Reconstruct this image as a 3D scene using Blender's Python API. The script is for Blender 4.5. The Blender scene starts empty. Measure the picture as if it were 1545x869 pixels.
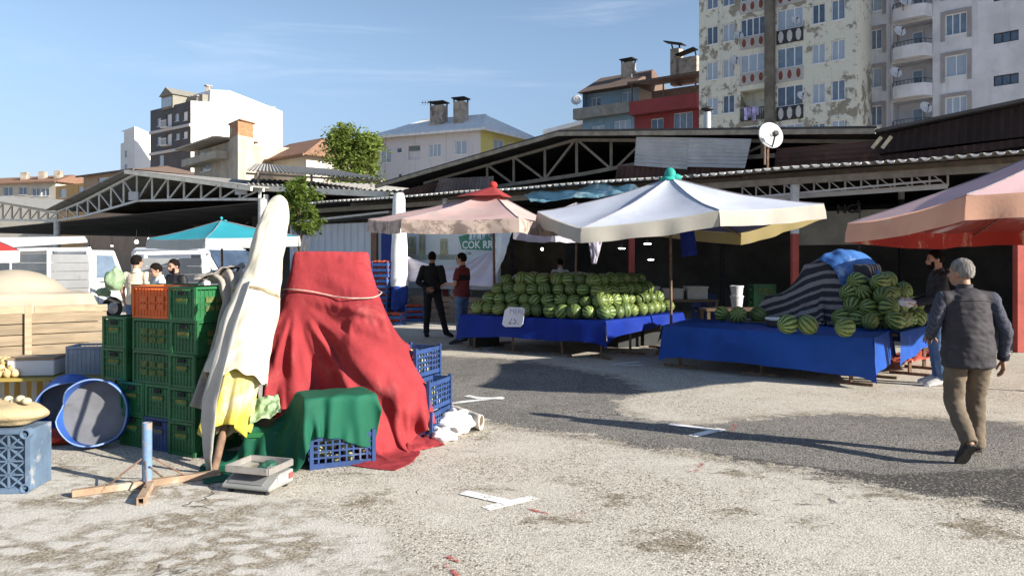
import bpy, bmesh, math, random
import numpy as np
from mathutils import Vector, Matrix, Euler, noise
random.seed(7); RNG = np.random.default_rng(11)
scn = bpy.context.scene
COL = scn.collection
R = math.radians
# ---- photograph geometry: level camera 1.65 m above the ground, looking along +Y
FPX, CXP, HYP, EYE = 1150.0, 772.5, 395.0, 1.65
def P(px, py, Y): return Vector(((px-CXP)*Y/FPX, Y, EYE+(HYP-py)*Y/FPX))
def G(px, py, z=0.0):
    Y = (EYE-z)*FPX/(py-HYP); return Vector(((px-CXP)*Y/FPX, Y, z))
def V(*a): return Vector(a)
def lerp(a, b, t): return a+(b-a)*t

# ---- objects
def link(o): COL.objects.link(o); return o
def tag(o, label=None, cat=None, group=None, kind=None):
    if label: o['label'] = label
    if cat: o['category'] = cat
    if group: o['group'] = group
    if kind: o['kind'] = kind
    return o
def thing(name, label, cat, loc=(0,0,0), rz=0.0, group=None):
    o = bpy.data.objects.new(name, None); link(o)
    o.empty_display_size = .1
    o.location = loc; o.rotation_euler = (0,0,rz)
    return tag(o, label, cat, group)
def copy_tree(o, parent=None):
    c = o.copy(); COL.objects.link(c); c.parent = parent
    for ch in list(o.children): copy_tree(ch, c)
    return c
def base_of(o):
    b = Vector(o.location) if o is not None else Vector((0,0,0))
    return b

class MB:
    def __init__(s, origin=(0,0,0)):
        s.v=[]; s.f=[]; s.m=[]; s.o=Vector(origin); s.mi=0; s.uv={}
    def face(s, pts):
        i=len(s.v); s.v.extend(Vector(p) for p in pts); s.f.append(tuple(range(i,i+len(pts)))); s.m.append(s.mi)
    def box(s, c, size, rot=None):
        c=Vector(c); hx,hy,hz=[k/2 for k in size]; i=len(s.v)
        for x,y,z in ((-1,-1,-1),(1,-1,-1),(1,1,-1),(-1,1,-1),(-1,-1,1),(1,-1,1),(1,1,1),(-1,1,1)):
            p=Vector((x*hx,y*hy,z*hz)); p=(rot@p if rot else p); s.v.append(c+p)
        for q in ((0,3,2,1),(4,5,6,7),(0,1,5,4),(1,2,6,5),(2,3,7,6),(3,0,4,7)):
            s.f.append(tuple(i+k for k in q)); s.m.append(s.mi)
        return s
    def obox(s, o, ax, ay, az):
        """box from corner o along three edge vectors"""
        o=Vector(o); ax=Vector(ax); ay=Vector(ay); az=Vector(az); i=len(s.v)
        for x,y,z in ((0,0,0),(1,0,0),(1,1,0),(0,1,0),(0,0,1),(1,0,1),(1,1,1),(0,1,1)): s.v.append(o+ax*x+ay*y+az*z)
        fl = ax.cross(ay).dot(az) < 0
        for q in ((0,3,2,1),(4,5,6,7),(0,1,5,4),(1,2,6,5),(2,3,7,6),(3,0,4,7)):
            q=tuple(i+k for k in q); s.f.append(q[::-1] if fl else q); s.m.append(s.mi)
        return s
    def bar(s, p, q, w, h=None, up=(0,0,1)):
        p=Vector(p); q=Vector(q); h=h or w; d=(q-p); 
        if d.length<1e-6: return s
        d.normalize(); u=Vector(up)
        if abs(d.dot(u))>.97: u=Vector((1,0,0)) if abs(d.x)<.9 else Vector((0,1,0))
        sd=d.cross(u).normalized(); u=sd.cross(d)
        return s.obox(p-sd*w/2-u*h/2, q-p, sd*w, u*h)
    def tube(s, pts, r, n=8, cap=True, sx=1.0):
        pts=[Vector(p) for p in pts]
        if not hasattr(r,'__len__'): r=[r]*len(pts)
        rings=[]; ref=None
        for k,p in enumerate(pts):
            d=(pts[min(k+1,len(pts)-1)]-pts[max(k-1,0)])
            d=d.normalized() if d.length>1e-9 else Vector((0,0,1))
            if ref is None: ref=Vector((0,0,1)) if abs(d.z)<.9 else Vector((1,0,0))
            a=d.cross(ref)
            if a.length<1e-4: a=d.orthogonal()
            a.normalize(); b=a.cross(d); ref=b
            i=len(s.v); rr=r[k]
            for j in range(n):
                t=2*math.pi*j/n; s.v.append(p+a*(math.cos(t)*rr*sx)+b*(math.sin(t)*rr))
            rings.append(i)
        for a,b in zip(rings,rings[1:]):
            for j in range(n):
                s.f.append((a+j,a+(j+1)%n,b+(j+1)%n,b+j)); s.m.append(s.mi)
        if cap:
            s.f.append(tuple(rings[0]+j for j in range(n))[::-1]); s.m.append(s.mi)
            s.f.append(tuple(rings[-1]+j for j in range(n))); s.m.append(s.mi)
        return s
    def loft(s, rings, cap=True):
        n=len(rings[0]); idx=[]
        for r in rings:
            idx.append(len(s.v)); s.v.extend(Vector(p) for p in r)
        for a,b in zip(idx,idx[1:]):
            for j in range(n):
                s.f.append((a+j,a+(j+1)%n,b+(j+1)%n,b+j)); s.m.append(s.mi)
        if cap:
            s.f.append(tuple(idx[0]+j for j in range(n))[::-1]); s.m.append(s.mi)
            s.f.append(tuple(idx[-1]+j for j in range(n))); s.m.append(s.mi)
        return s
    def lathe(s, prof, c=(0,0,0), n=20, cap=True):
        c=Vector(c)
        return s.loft([[c+Vector((r*math.cos(2*math.pi*j/n), r*math.sin(2*math.pi*j/n), z)) for j in range(n)] for r,z in prof], cap)
    def ball(s, c, r, rot=None, n=12, m=8):
        c=Vector(c); r=r if hasattr(r,'__len__') else (r,r,r)
        rings=[]
        for k in range(m+1):
            ph=math.pi*(k/m)*.992+.004*math.pi-math.pi/2
            ring=[]
            for j in range(n):
                t=2*math.pi*j/n; p=Vector((math.cos(t)*math.cos(ph)*r[0], math.sin(t)*math.cos(ph)*r[1], math.sin(ph)*r[2]))
                ring.append(c+(rot@p if rot else p))
            rings.append(ring)
        return s.loft(rings)
    def grid(s, a, uv=None, flip=False):
        """a: (n,m,3) array"""
        n,m=len(a),len(a[0]); i=len(s.v)
        for r in a:
            for p in r: s.v.append(Vector([float(x) for x in p]))
        if uv is not None:
            k=i
            for r in uv:
                for q in r: s.uv[k]=(float(q[0]),float(q[1])); k+=1
        for x in range(n-1):
            for y in range(m-1):
                q=(i+x*m+y, i+(x+1)*m+y, i+(x+1)*m+y+1, i+x*m+y+1)
                s.f.append(q[::-1] if flip else q); s.m.append(s.mi)
        return s
    def prism(s, poly, d):
        """closed polygon of 3D points extruded by vector d"""
        d=Vector(d); poly=[Vector(p) for p in poly]; n=len(poly); i=len(s.v)
        s.v.extend(poly); s.v.extend(p+d for p in poly)
        nrm=Vector((0,0,0))
        for k in range(n): nrm+=poly[k].cross(poly[(k+1)%n])
        fl = nrm.dot(d)>0
        fs=[tuple(range(i,i+n)), tuple(range(i+2*n-1,i+n-1,-1))]
        for k in range(n): fs.append((i+(k+1)%n,i+k,i+n+k,i+n+(k+1)%n))
        for f in fs: s.f.append(f[::-1] if fl else f); s.m.append(s.mi)
        return s
    def build(s, name, mats, parent=None, smooth=None, bevel=0, solid=0, kind=None, sub=0, dz=None):
        me=bpy.data.meshes.new(name)
        me.from_pydata([v-s.o for v in s.v],[],s.f)
        mats=mats if isinstance(mats,(list,tuple)) else [mats]
        for m in mats: me.materials.append(m)
        if len(mats)>1: me.polygons.foreach_set('material_index', s.m)
        if s.uv:
            ul=me.uv_layers.new(name='UVMap')
            li=np.empty(len(me.loops),dtype=np.int32); me.loops.foreach_get('vertex_index',li)
            arr=np.array([s.uv.get(int(k),(0,0)) for k in li],dtype=np.float32).ravel()
            ul.data.foreach_set('uv',arr)
        me.update()
        if smooth is not None:
            me.shade_smooth()
            if smooth<180: me.set_sharp_from_angle(angle=R(smooth))
        o=bpy.data.objects.new(name,me); link(o)
        if parent is not None: o.parent=parent
        else: o.location=s.o
        if bevel:
            b=o.modifiers.new('Bevel','BEVEL'); b.width=bevel; b.segments=1; b.limit_method='ANGLE'
        if solid:
            b=o.modifiers.new('Solid','SOLIDIFY'); b.thickness=solid; b.offset=0
        if sub:
            b=o.modifiers.new('Sub','SUBSURF'); b.levels=sub; b.render_levels=sub
        if kind: o['kind']=kind
        return o
def W(t): 
    """mesh collector in world coordinates for the parts of thing t (thing not rotated)"""
    return MB(t.location)

# ---- materials
_mats={}
def nd(nt, t, **k):
    n=nt.nodes.new(t)
    for a,b in k.items():
        if a.startswith('i_'): n.inputs[a[2:].replace('_',' ')].default_value=b
        else: setattr(n,a,b)
    return n
def rgba(c): return (c[0],c[1],c[2],1.0)
def mixc(nt, fac, a, b, mode='MIX'):
    n=nt.nodes.new('ShaderNodeMix'); n.data_type='RGBA'; n.blend_type=mode
    for i,x in ((0,fac),(6,a),(7,b)):
        if hasattr(x,'is_linked'): nt.links.new(x,n.inputs[i])
        elif i==0: n.inputs[0].default_value=x
        else: n.inputs[i].default_value=rgba(x)
    return n.outputs[2]
def mth(nt, op, a, b=None, c=None, clamp=False):
    n=nt.nodes.new('ShaderNodeMath'); n.operation=op; n.use_clamp=clamp
    for i,x in ((0,a),(1,b),(2,c)):
        if x is None: continue
        if hasattr(x,'is_linked'): nt.links.new(x,n.inputs[i])
        else: n.inputs[i].default_value=x
    return n.outputs[0]
def ramp(nt, x, a, b):
    n=nt.nodes.new('ShaderNodeMapRange'); n.interpolation_type='SMOOTHSTEP'
    nt.links.new(x,n.inputs[0]); n.inputs[1].default_value=a; n.inputs[2].default_value=b
    return n.outputs[0]
def coords(nt, rnd=True, space='Object'):
    tc=nt.nodes.new('ShaderNodeTexCoord')
    if not rnd: return tc.outputs[space]
    oi=nt.nodes.new('ShaderNodeObjectInfo')
    cb=nt.nodes.new('ShaderNodeVectorMath'); cb.operation='ADD'
    m=mth(nt,'MULTIPLY',oi.outputs['Random'],37.0)
    nt.links.new(tc.outputs[space],cb.inputs[0]); nt.links.new(m,cb.inputs[1])
    return cb.outputs[0]
def noisen(nt, co, scale, detail=5.0, rough=.6, dist=0.0):
    n=nd(nt,'ShaderNodeTexNoise'); nt.links.new(co,n.inputs['Vector'])
    n.inputs['Scale'].default_value=scale; n.inputs['Detail'].default_value=detail; n.inputs['Roughness'].default_value=rough
    n.inputs['Distortion'].default_value=dist
    return n.outputs['Fac']
def scaled(nt, co, s):
    m=nt.nodes.new('ShaderNodeVectorMath'); m.operation='MULTIPLY'; nt.links.new(co,m.inputs[0]); m.inputs[1].default_value=s
    return m.outputs[0]
def newmat(name):
    m=bpy.data.materials.new(name); m.use_nodes=True; nt=m.node_tree
    return m, nt, nt.nodes['Principled BSDF']
def M(name, col, rough=.85, var=.15, vs=4.0, dirt=None, dirt2=None, bump=0.0, bs=60.0, metal=0.0, spec=.3, back=None, rnd=.0, stretch=None, streak=None, transl=0.0, coat=0.0):
    if name in _mats: return _mats[name]
    m,nt,b=newmat(name); L=nt.links.new
    co=coords(nt); cs=scaled(nt,co,stretch) if stretch else co
    n=noisen(nt,cs,vs)
    f=ramp(nt,n,.3,.7)
    lo=[max(0,c*(1-var)) for c in col]; hi=[min(1,c*(1+var)) for c in col]
    c=mixc(nt,f,lo,hi)
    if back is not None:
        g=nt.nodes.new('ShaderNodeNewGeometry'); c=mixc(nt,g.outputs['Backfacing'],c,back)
    for dd in (dirt,dirt2):
        if dd:
            dc,sc,a,w=dd[:4]
            n2=noisen(nt,scaled(nt,co,dd[4]) if len(dd)>4 else co,sc,7.0,.65,.3); c=mixc(nt,ramp(nt,n2,a,a+w),c,dc)
    if streak:
        sc_,amt,dcol=streak
        n3=noisen(nt,scaled(nt,co,(1,1,.06)),sc_,4.0,.6); c=mixc(nt,mth(nt,'MULTIPLY',ramp(nt,n3,.5,.72),amt),c,dcol)
    if rnd:
        oi=nt.nodes.new('ShaderNodeObjectInfo'); h=nt.nodes.new('ShaderNodeHueSaturation')
        L(c,h.inputs['Color']); L(mth(nt,'MULTIPLY_ADD',oi.outputs['Random'],2*rnd,1-rnd),h.inputs['Value']); c=h.outputs[0]
    L(c,b.inputs['Base Color'])
    b.inputs['Roughness'].default_value=rough; b.inputs['Metallic'].default_value=metal
    b.inputs['Specular IOR Level'].default_value=spec
    if coat: b.inputs['Coat Weight'].default_value=coat; b.inputs['Coat Roughness'].default_value=.15
    if bump:
        nb=noisen(nt,cs,bs,6.0,.6); bp=nt.nodes.new('ShaderNodeBump'); bp.inputs['Strength'].default_value=bump; bp.inputs['Distance'].default_value=.02
        L(nb,bp.inputs['Height']); L(bp.outputs[0],b.inputs['Normal'])
    if transl:
        out=nt.nodes['Material Output']; tr=nt.nodes.new('ShaderNodeBsdfTranslucent'); L(c,tr.inputs['Color'])
        mx=nt.nodes.new('ShaderNodeMixShader'); mx.inputs[0].default_value=transl
        L(b.outputs[0],mx.inputs[1]); L(tr.outputs[0],mx.inputs[2]); L(mx.outputs[0],out.inputs['Surface'])
    _mats[name]=m; return m
def glow(name, col, s):
    m,nt,b=newmat(name); b.inputs['Base Color'].default_value=rgba(col)
    b.inputs['Emission Color'].default_value=rgba(col); b.inputs['Emission Strength'].default_value=s
    return m
# common materials
m_white=M('white_paint',(.72,.72,.70),.6,.06,2,dirt=((.45,.42,.38),3,.62,.2),bump=.05)
m_pvc=M('white_pvc',(.75,.76,.78),.4,.03)
m_iron=M('rusty_iron',(.16,.10,.07),.8,.35,9,dirt=((.30,.17,.09),14,.5,.2),bump=.2,bs=80)
m_darkiron=M('dark_iron',(.045,.045,.05),.6,.3,6,metal=.3)
m_truss=M('pale_truss_paint',(.60,.60,.57),.6,.15,6,dirt=((.28,.17,.1),5,.6,.15))
m_trussd=M('brown_truss_paint',(.22,.19,.15),.7,.2,5,dirt=((.2,.1,.06),6,.58,.15))
m_glass=M('window_glass',(.05,.075,.12),.08,.3,1.5,spec=.8)
m_glass2=M('curtained_glass',(.34,.40,.48),.15,.12,3,spec=.6,stretch=(6,6,.5))
m_glass3=M('dim_glass',(.14,.19,.26),.1,.2,2,spec=.7)
m_dark=M('dark_interior',(.02,.02,.022),.9,.3,3)
m_wood=M('raw_wood',(.36,.27,.18),.8,.2,3,stretch=(1,1,8),dirt=((.2,.15,.1),6,.6,.15),bump=.1)
m_darkwood=M('dark_wood',(.11,.075,.05),.8,.25,3)
# ================= sky, sun, camera
w=bpy.data.worlds.new('World'); scn.world=w; w.use_nodes=True
SUN=Vector((.887,-.462,0)); ELEV=22.5
nt=w.node_tree; bg=nt.nodes['Background']
sky=nt.nodes.new('ShaderNodeTexSky'); sky.sky_type='NISHITA'; sky.sun_disc=False
sky.sun_elevation=R(ELEV); sky.sun_rotation=math.atan2(SUN.x,SUN.y)
sky.altitude=850; sky.air_density=1.0; sky.dust_density=.6; sky.ozone_density=1.4
tcw=nt.nodes.new('ShaderNodeTexCoord'); mpw=nt.nodes.new('ShaderNodeMapping'); mpw.inputs['Rotation'].default_value=(0,R(14),R(20)); mpw.inputs['Scale'].default_value=(1.2,2.0,16)
nt.links.new(tcw.outputs['Generated'],mpw.inputs['Vector']); cl1=noisen(nt,mpw.outputs[0],1.6,6,.6,.6); cl2=noisen(nt,tcw.outputs['Generated'],1.7,3,.5)
cf_=mth(nt,'MULTIPLY',mth(nt,'MULTIPLY',ramp(nt,cl1,.52,.80),ramp(nt,cl2,.40,.62)),.30)
szw=nt.nodes.new('ShaderNodeSeparateXYZ'); nt.links.new(tcw.outputs['Generated'],szw.inputs[0])
skyt=mixc(nt,ramp(nt,szw.outputs[2],.30,.0),(.92,.885,.86),(.46,.43,.52)); skyb=mixc(nt,1.0,sky.outputs[0],skyt,'MULTIPLY')
skyc=mixc(nt,cf_,skyb,(5.2,5.6,6.2))
nt.links.new(skyc,bg.inputs['Color']); bg.inputs['Strength'].default_value=.096
sl=bpy.data.lights.new('sun','SUN'); sl.energy=4.9; sl.angle=R(.53); sl.color=(1.0,.93,.82)
so=bpy.data.objects.new('sun',sl); link(so)
sd=Vector((SUN.x*math.cos(R(ELEV)),SUN.y*math.cos(R(ELEV)),math.sin(R(ELEV))))
so.rotation_euler=sd.to_track_quat('Z','Y').to_euler(); so.location=sd*60
cam=bpy.data.cameras.new('camera'); co_=bpy.data.objects.new('camera',cam); link(co_)
cam.sensor_width=36; cam.lens=36*FPX/1545; cam.clip_end=3000; cam.clip_start=.05
co_.location=(0,0,EYE); co_.rotation_euler=(R(90),0,0); cam.shift_y=-(434.5-HYP)/1545.0
scn.camera=co_
scn.view_settings.view_transform='Standard'; scn.view_settings.look='None'; scn.view_settings.gamma=1; scn.view_settings.exposure=1.14
scn.render.engine='CYCLES'
scn.cycles.use_denoising=True; scn.cycles.max_bounces=6; scn.cycles.diffuse_bounces=3; scn.cycles.transparent_max_bounces=6

# ================= ground: one sheet with masks for what it is paved with
def poly_mask(X,Y,poly,soft):
    """signed-distance mask (1 inside) of a ground polygon"""
    poly=[(p.x,p.y) for p in poly]; n=len(poly)
    inside=np.zeros(X.shape,bool); d=np.full(X.shape,1e9)
    for i in range(n):
        x0,y0=poly[i]; x1,y1=poly[(i+1)%n]
        c=((y0>Y)!=(y1>Y)) & (X < (x1-x0)*(Y-y0)/((y1-y0) if abs(y1-y0)>1e-9 else 1e-9)+x0); inside^=c
        L2=(x1-x0)**2+(y1-y0)**2+1e-12
        t=np.clip(((X-x0)*(x1-x0)+(Y-y0)*(y1-y0))/L2,0,1)
        d=np.minimum(d,np.hypot(X-x0-t*(x1-x0),Y-y0-t*(y1-y0)))
    s=np.where(inside,d,-d)
    return np.clip(.5+s/(2*soft),0,1)
xs=np.concatenate([[-420,-180,-80,-40,-24,-16,-11],np.arange(-8,9.01,.075),[12,18,28,45,90,180,420]])
ys=np.concatenate([[-60,-15,-3,0,1.5],np.arange(2.6,13,.07),np.arange(13,26,.25),[30,38,50,70,110,200,420]])
gx,gy=np.meshgrid(xs,ys,indexing='ij')
asph=[G(*q) for q in ((520,540),(608,537),(700,538),(776,543),(900,563),(947,576),(966,590),(916,604),(934,621),(1000,639),(1076,640),(1100,634),(1163,629),(1248,624),(1342,628),(1493,637),(1600,642),(1700,700),(1640,790),(1545,768),(1358,738),(1248,719),(1150,700),(1060,685),(994,676),(901,661),(807,648),(728,636),(640,640),(520,640))]
am=poly_mask(gx,gy,asph,.30)
cob=[G(*q) for q in ((-60,640),(60,690),(330,735),(470,760),(600,800),(640,880),(700,1000),(-200,1000))]
cm=poly_mask(gx,gy,cob,.35)
stains=[((865,725),.22,.13),((545,755),.35,.16),((1000,815),.4,.16),((940,755),.38,.14),((730,738),.3,.07),((1105,775),.25,.1),((1225,790),.25,.09),((690,655),.6,.15),((500,700),.5,.2),((1040,820),.35,.12),((840,785),.4,.06),((1480,800),.4,.2),((350,690),.5,.2),((600,675),.4,.12),((1215,700),.5,.1),((1330,745),.6,.12),((420,640),.6,.5),((560,720),.35,.1),((1120,715),.4,.09)]
sm=np.zeros(gx.shape)
for (q,rx,ry) in stains:
    c=G(*q); ry2=ry*2.2
    sm=np.maximum(sm,np.clip(1.15-np.hypot((gx-c.x)/rx,(gy-c.y)/ry2),0,1))
gv=np.stack([gx,gy,np.zeros_like(gx)],-1)
gb=MB(); gb.grid(gv)
def ground_mat():
    m,nt,b=newmat('market_ground'); L=nt.links.new
    co=coords(nt,False)
    def att(n):
        a=nt.nodes.new('ShaderNodeAttribute'); a.attribute_name=n; return a.outputs['Fac']
    big=noisen(nt,co,.7,6,.6); mid=noisen(nt,co,5,6,.65); fine=noisen(nt,co,55,4,.7)
    vo=nd(nt,'ShaderNodeTexVoronoi'); vo.inputs['Scale'].default_value=78; L(co,vo.inputs['Vector'])
    sep=nt.nodes.new('ShaderNodeSeparateColor'); L(vo.outputs['Color'],sep.inputs[0])
    peb=mixc(nt,ramp(nt,sep.outputs[0],.0,1.0),(.39,.355,.295),(.66,.615,.53))
    peb=mixc(nt,ramp(nt,sep.outputs[1],.86,.9),peb,(.13,.11,.09))
    gap=ramp(nt,vo.outputs['Distance'],.42,.62); peb=mixc(nt,mth(nt,'MULTIPLY',gap,.55),peb,(.24,.21,.17))
    conc=mixc(nt,ramp(nt,mid,.35,.7),(.47,.44,.38),(.60,.565,.495))
    # worn binder where the chippings are bare
    light=mixc(nt,ramp(nt,big,.42,.58),peb,mixc(nt,.5,peb,conc))
    light=mixc(nt,mth(nt,'MULTIPLY',ramp(nt,noisen(nt,co,1.7,7,.7),.56,.74),.5),light,(.33,.29,.235))
    # moss and grit filled stains
    grit=mixc(nt,ramp(nt,sep.outputs[2],.3,.9),(.11,.088,.06),(.29,.24,.17))
    sf=ramp(nt,mth(nt,'ADD',mth(nt,'MULTIPLY',att('stain'),.62),mth(nt,'ADD',mth(nt,'MULTIPLY',mth(nt,'SUBTRACT',noisen(nt,co,9,9,.8),.5),2.6),mth(nt,'MULTIPLY',mth(nt,'SUBTRACT',noisen(nt,scaled(nt,co,(1,1.7,1)),2.6,6,.65),.5),2.2))),.36,.80)
    light=mixc(nt,mth(nt,'MULTIPLY',sf,.85),light,grit)
    # cobbles with grit in the joints
    vc=nd(nt,'ShaderNodeTexVoronoi'); vc.feature='DISTANCE_TO_EDGE'; vc.inputs['Scale'].default_value=1.0; vc.inputs['Randomness'].default_value=.92
    mp=nt.nodes.new('ShaderNodeMapping'); mp.inputs['Scale'].default_value=(4.2,7.4,1); mp.inputs['Rotation'].default_value=(0,0,R(14))
    wob=nt.nodes.new('ShaderNodeVectorMath'); wob.operation='MULTIPLY_ADD'
    nz=nd(nt,'ShaderNodeTexNoise'); nz.inputs['Scale'].default_value=9; L(co,nz.inputs['Vector'])
    L(nz.outputs['Color'],wob.inputs[0]); wob.inputs[1].default_value=(.06,.06,0); L(co,wob.inputs[2]); L(wob.outputs[0],mp.inputs['Vector'])
    L(mp.outputs[0],vc.inputs['Vector'])
    jn=mth(nt,'ADD',vc.outputs['Distance'],mth(nt,'MULTIPLY',mth(nt,'SUBTRACT',noisen(nt,co,7,8,.75),.5),1.0))
    joint=mth(nt,'MULTIPLY',ramp(nt,jn,.27,.09),.9)
    joint=mth(nt,'MULTIPLY',joint,ramp(nt,noisen(nt,co,1.5,6,.7),.40,.58))
    stone=mixc(nt,ramp(nt,fine,.3,.7),(.42,.395,.35),(.60,.57,.515))
    grit2=mixc(nt,ramp(nt,sep.outputs[2],.2,.95),(.15,.122,.085),(.36,.31,.235)); cobc=mixc(nt,joint,stone,grit2)
    cf=ramp(nt,mth(nt,'ADD',att('cobble'),mth(nt,'MULTIPLY',mth(nt,'SUBTRACT',noisen(nt,co,1.3,7,.7),.5),2.4)),.40,.75)
    c=mixc(nt,cf,light,cobc)
    # asphalt
    spk=ramp(nt,sep.outputs[0],.90,.95)
    a1=mixc(nt,ramp(nt,mid,.3,.75),(.165,.155,.14),(.26,.242,.215)); a1=mixc(nt,ramp(nt,big,.4,.65),a1,(.285,.265,.235))
    a1=mixc(nt,mth(nt,'MULTIPLY',spk,.8),a1,(.42,.40,.36)); a1=mixc(nt,ramp(nt,gap,.3,1.0),a1,(.08,.076,.072))
    edge=att('asphalt')
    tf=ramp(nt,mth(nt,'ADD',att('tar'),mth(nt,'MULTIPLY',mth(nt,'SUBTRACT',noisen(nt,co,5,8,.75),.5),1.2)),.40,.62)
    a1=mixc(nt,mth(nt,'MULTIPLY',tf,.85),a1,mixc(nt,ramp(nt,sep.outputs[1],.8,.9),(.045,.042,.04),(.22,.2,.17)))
    an=mth(nt,'ADD',edge,mth(nt,'MULTIPLY',mth(nt,'ADD',mth(nt,'MULTIPLY',mth(nt,'SUBTRACT',noisen(nt,co,11,9,.78),.5),1.3),mth(nt,'MULTIPLY',mth(nt,'SUBTRACT',noisen(nt,co,2.2,5,.6),.5),1.5)),1.0))
    af=ramp(nt,an,.42,.56)
    rim=mth(nt,'MULTIPLY',ramp(nt,edge,.05,.4),ramp(nt,edge,.8,.5))
    c=mixc(nt,mth(nt,'MULTIPLY',mth(nt,'MULTIPLY',rim,ramp(nt,mid,.35,.6)),.6),c,grit)
    c=mixc(nt,af,c,a1)
    # cracks
    vk=nd(nt,'ShaderNodeTexVoronoi'); vk.feature='DISTANCE_TO_EDGE'; vk.inputs['Scale'].default_value=.42
    wk=nt.nodes.new('ShaderNodeVectorMath'); wk.operation='MULTIPLY_ADD'; nk=nd(nt,'ShaderNodeTexNoise'); nk.inputs['Scale'].default_value=2.2; nk.inputs['Detail'].default_value=6; L(co,nk.inputs['Vector'])
    L(nk.outputs['Color'],wk.inputs[0]); wk.inputs[1].default_value=(.9,.9,0); L(co,wk.inputs[2]); L(wk.outputs[0],vk.inputs['Vector'])
    ck=mth(nt,'MULTIPLY',ramp(nt,vk.outputs['Distance'],.005,.001),ramp(nt,big,.55,.60))
    c=mixc(nt,mth(nt,'MULTIPLY',ck,.75),c,(.05,.042,.035))
    L(c,b.inputs['Base Color']); b.inputs['Roughness'].default_value=.92; b.inputs['Specular IOR Level'].default_value=.2
    bp=nt.nodes.new('ShaderNodeBump'); bp.inputs['Strength'].default_value=.34; bp.inputs['Distance'].default_value=.012
    h=mth(nt,'ADD',mth(nt,'MULTIPLY',vo.outputs['Distance'],-.6),mth(nt,'MULTIPLY',fine,.7))
    h=mth(nt,'ADD',h,mth(nt,'MULTIPLY',mth(nt,'MULTIPLY',joint,cf),-1.2)); h=mth(nt,'ADD',h,mth(nt,'MULTIPLY',mid,1.5)); h=mth(nt,'SUBTRACT',h,mth(nt,'MULTIPLY',ck,2))
    L(h,bp.inputs['Height']); L(bp.outputs[0],b.inputs['Normal'])
    return m
m_ground=ground_mat()
go=gb.build('ground',m_ground,kind='structure')
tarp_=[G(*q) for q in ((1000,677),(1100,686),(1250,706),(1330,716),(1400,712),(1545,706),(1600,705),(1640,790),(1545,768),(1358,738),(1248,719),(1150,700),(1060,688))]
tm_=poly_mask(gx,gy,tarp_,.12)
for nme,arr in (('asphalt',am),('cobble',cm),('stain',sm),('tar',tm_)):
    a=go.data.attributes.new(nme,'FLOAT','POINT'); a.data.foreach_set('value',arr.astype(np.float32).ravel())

# painted marks on the paving, thin sheets 4 mm above it
def paint_mat(name,col,wear):
    m,nt,b=newmat(name); co=coords(nt,False)
    n=noisen(nt,co,38,8,.75); n2=noisen(nt,co,5,5,.6)
    f=ramp(nt,mth(nt,'ADD',n,mth(nt,'MULTIPLY',mth(nt,'SUBTRACT',n2,.5),.6)),wear,wear+.08)
    b.inputs['Base Color'].default_value=rgba(col); b.inputs['Roughness'].default_value=.8
    tr=nt.nodes.new('ShaderNodeBsdfTransparent'); mx=nt.nodes.new('ShaderNodeMixShader'); nt.links.new(f,mx.inputs[0])
    nt.links.new(tr.outputs[0],mx.inputs[1]); nt.links.new(b.outputs[0],mx.inputs[2]); nt.links.new(mx.outputs[0],nt.nodes['Material Output'].inputs['Surface'])
    return m
m_roadpaint=paint_mat('worn_white_road_paint',(.78,.77,.74),.36)
m_redpaint=paint_mat('faded_red_spray_paint',(.42,.10,.08),.50)
def strip(mb,pts,w,z):
    for a,b in zip(pts,pts[1:]):
        a=Vector((a.x,a.y,z)); b=Vector((b.x,b.y,z)); d=(b-a).normalized(); n=Vector((-d.y,d.x,0))*w/2
        mb.face([a-n-d*w*.4,b-n+d*w*.4,b+n+d*w*.4,a+n-d*w*.4]); z+=.0015
for polys in ([((675,609),(755,600)),((707,598),(722,601),(755,602))],[((1048,657),(1086,648)),((1016,641),(1085,650))],[((740,766),(800,752)),((706,745),(760,757))],
              [((925,550),(963,546)),((940,552),(966,551))],[((716,530),(742,525)),((718,528),(741,532))]):
    mb=MB(); z=.004
    for q in polys: strip(mb,[G(*k) for k in q],.10,z); z+=.003
    mb.build('painted_road_mark',m_roadpaint,kind='structure')
for polys in ([((800,768),(850,783),(885,772))],[((646,862),(670,852),(690,868)),((676,842),(720,855))],[((1030,705),(1060,700),(1050,712),(1035,712))],[((1100,655),(1110,640))]):
    mb=MB(); z=.004
    for q in polys: strip(mb,[G(*k) for k in q],.035,z); z+=.003
    mb.build('red_spray_mark',m_redpaint,kind='structure')

# loose grit and chippings gathered along the asphalt edge and in the worn patches
gm=MB(); rg0=random.Random(5)
edge_=[G(*q) for q in ((660,632),(728,636),(807,648),(901,661),(994,676),(1060,685),(1150,700),(1248,719),(1358,738),(1545,768))]
def stone(p,r):
    pts=[Vector(p)+V(rg0.uniform(-r,r),rg0.uniform(-r,r),rg0.uniform(0,r*.9)) for _ in range(5)]
    c=Vector(p); gm.face([pts[0],pts[1],pts[2]]); gm.face([pts[0],pts[2],pts[3]]); gm.face([pts[0],pts[3],pts[1]]); gm.face([pts[1],pts[4],pts[2]])
for k in range(1500):
    i=rg0.randrange(len(edge_)-1); p=edge_[i].lerp(edge_[i+1],rg0.random())+V(rg0.gauss(0,.09),rg0.gauss(-.04,.10),.001); stone(p,rg0.choice((.004,.006,.008,.012)))
for (q,rx,ry) in stains:
    c=G(*q)
    for k in range(60): stone(c+V(rg0.gauss(0,rx*.6),rg0.gauss(0,ry),.001),rg0.choice((.003,.005,.007,.010)))
for k in range(500): stone(V(rg0.uniform(-3,4.5),rg0.uniform(3.6,11),.001),rg0.choice((.004,.006,.009)))
gm.build('grit',M('stone_grit',(.30,.27,.22),.95,.6,90),kind='stuff')
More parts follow.
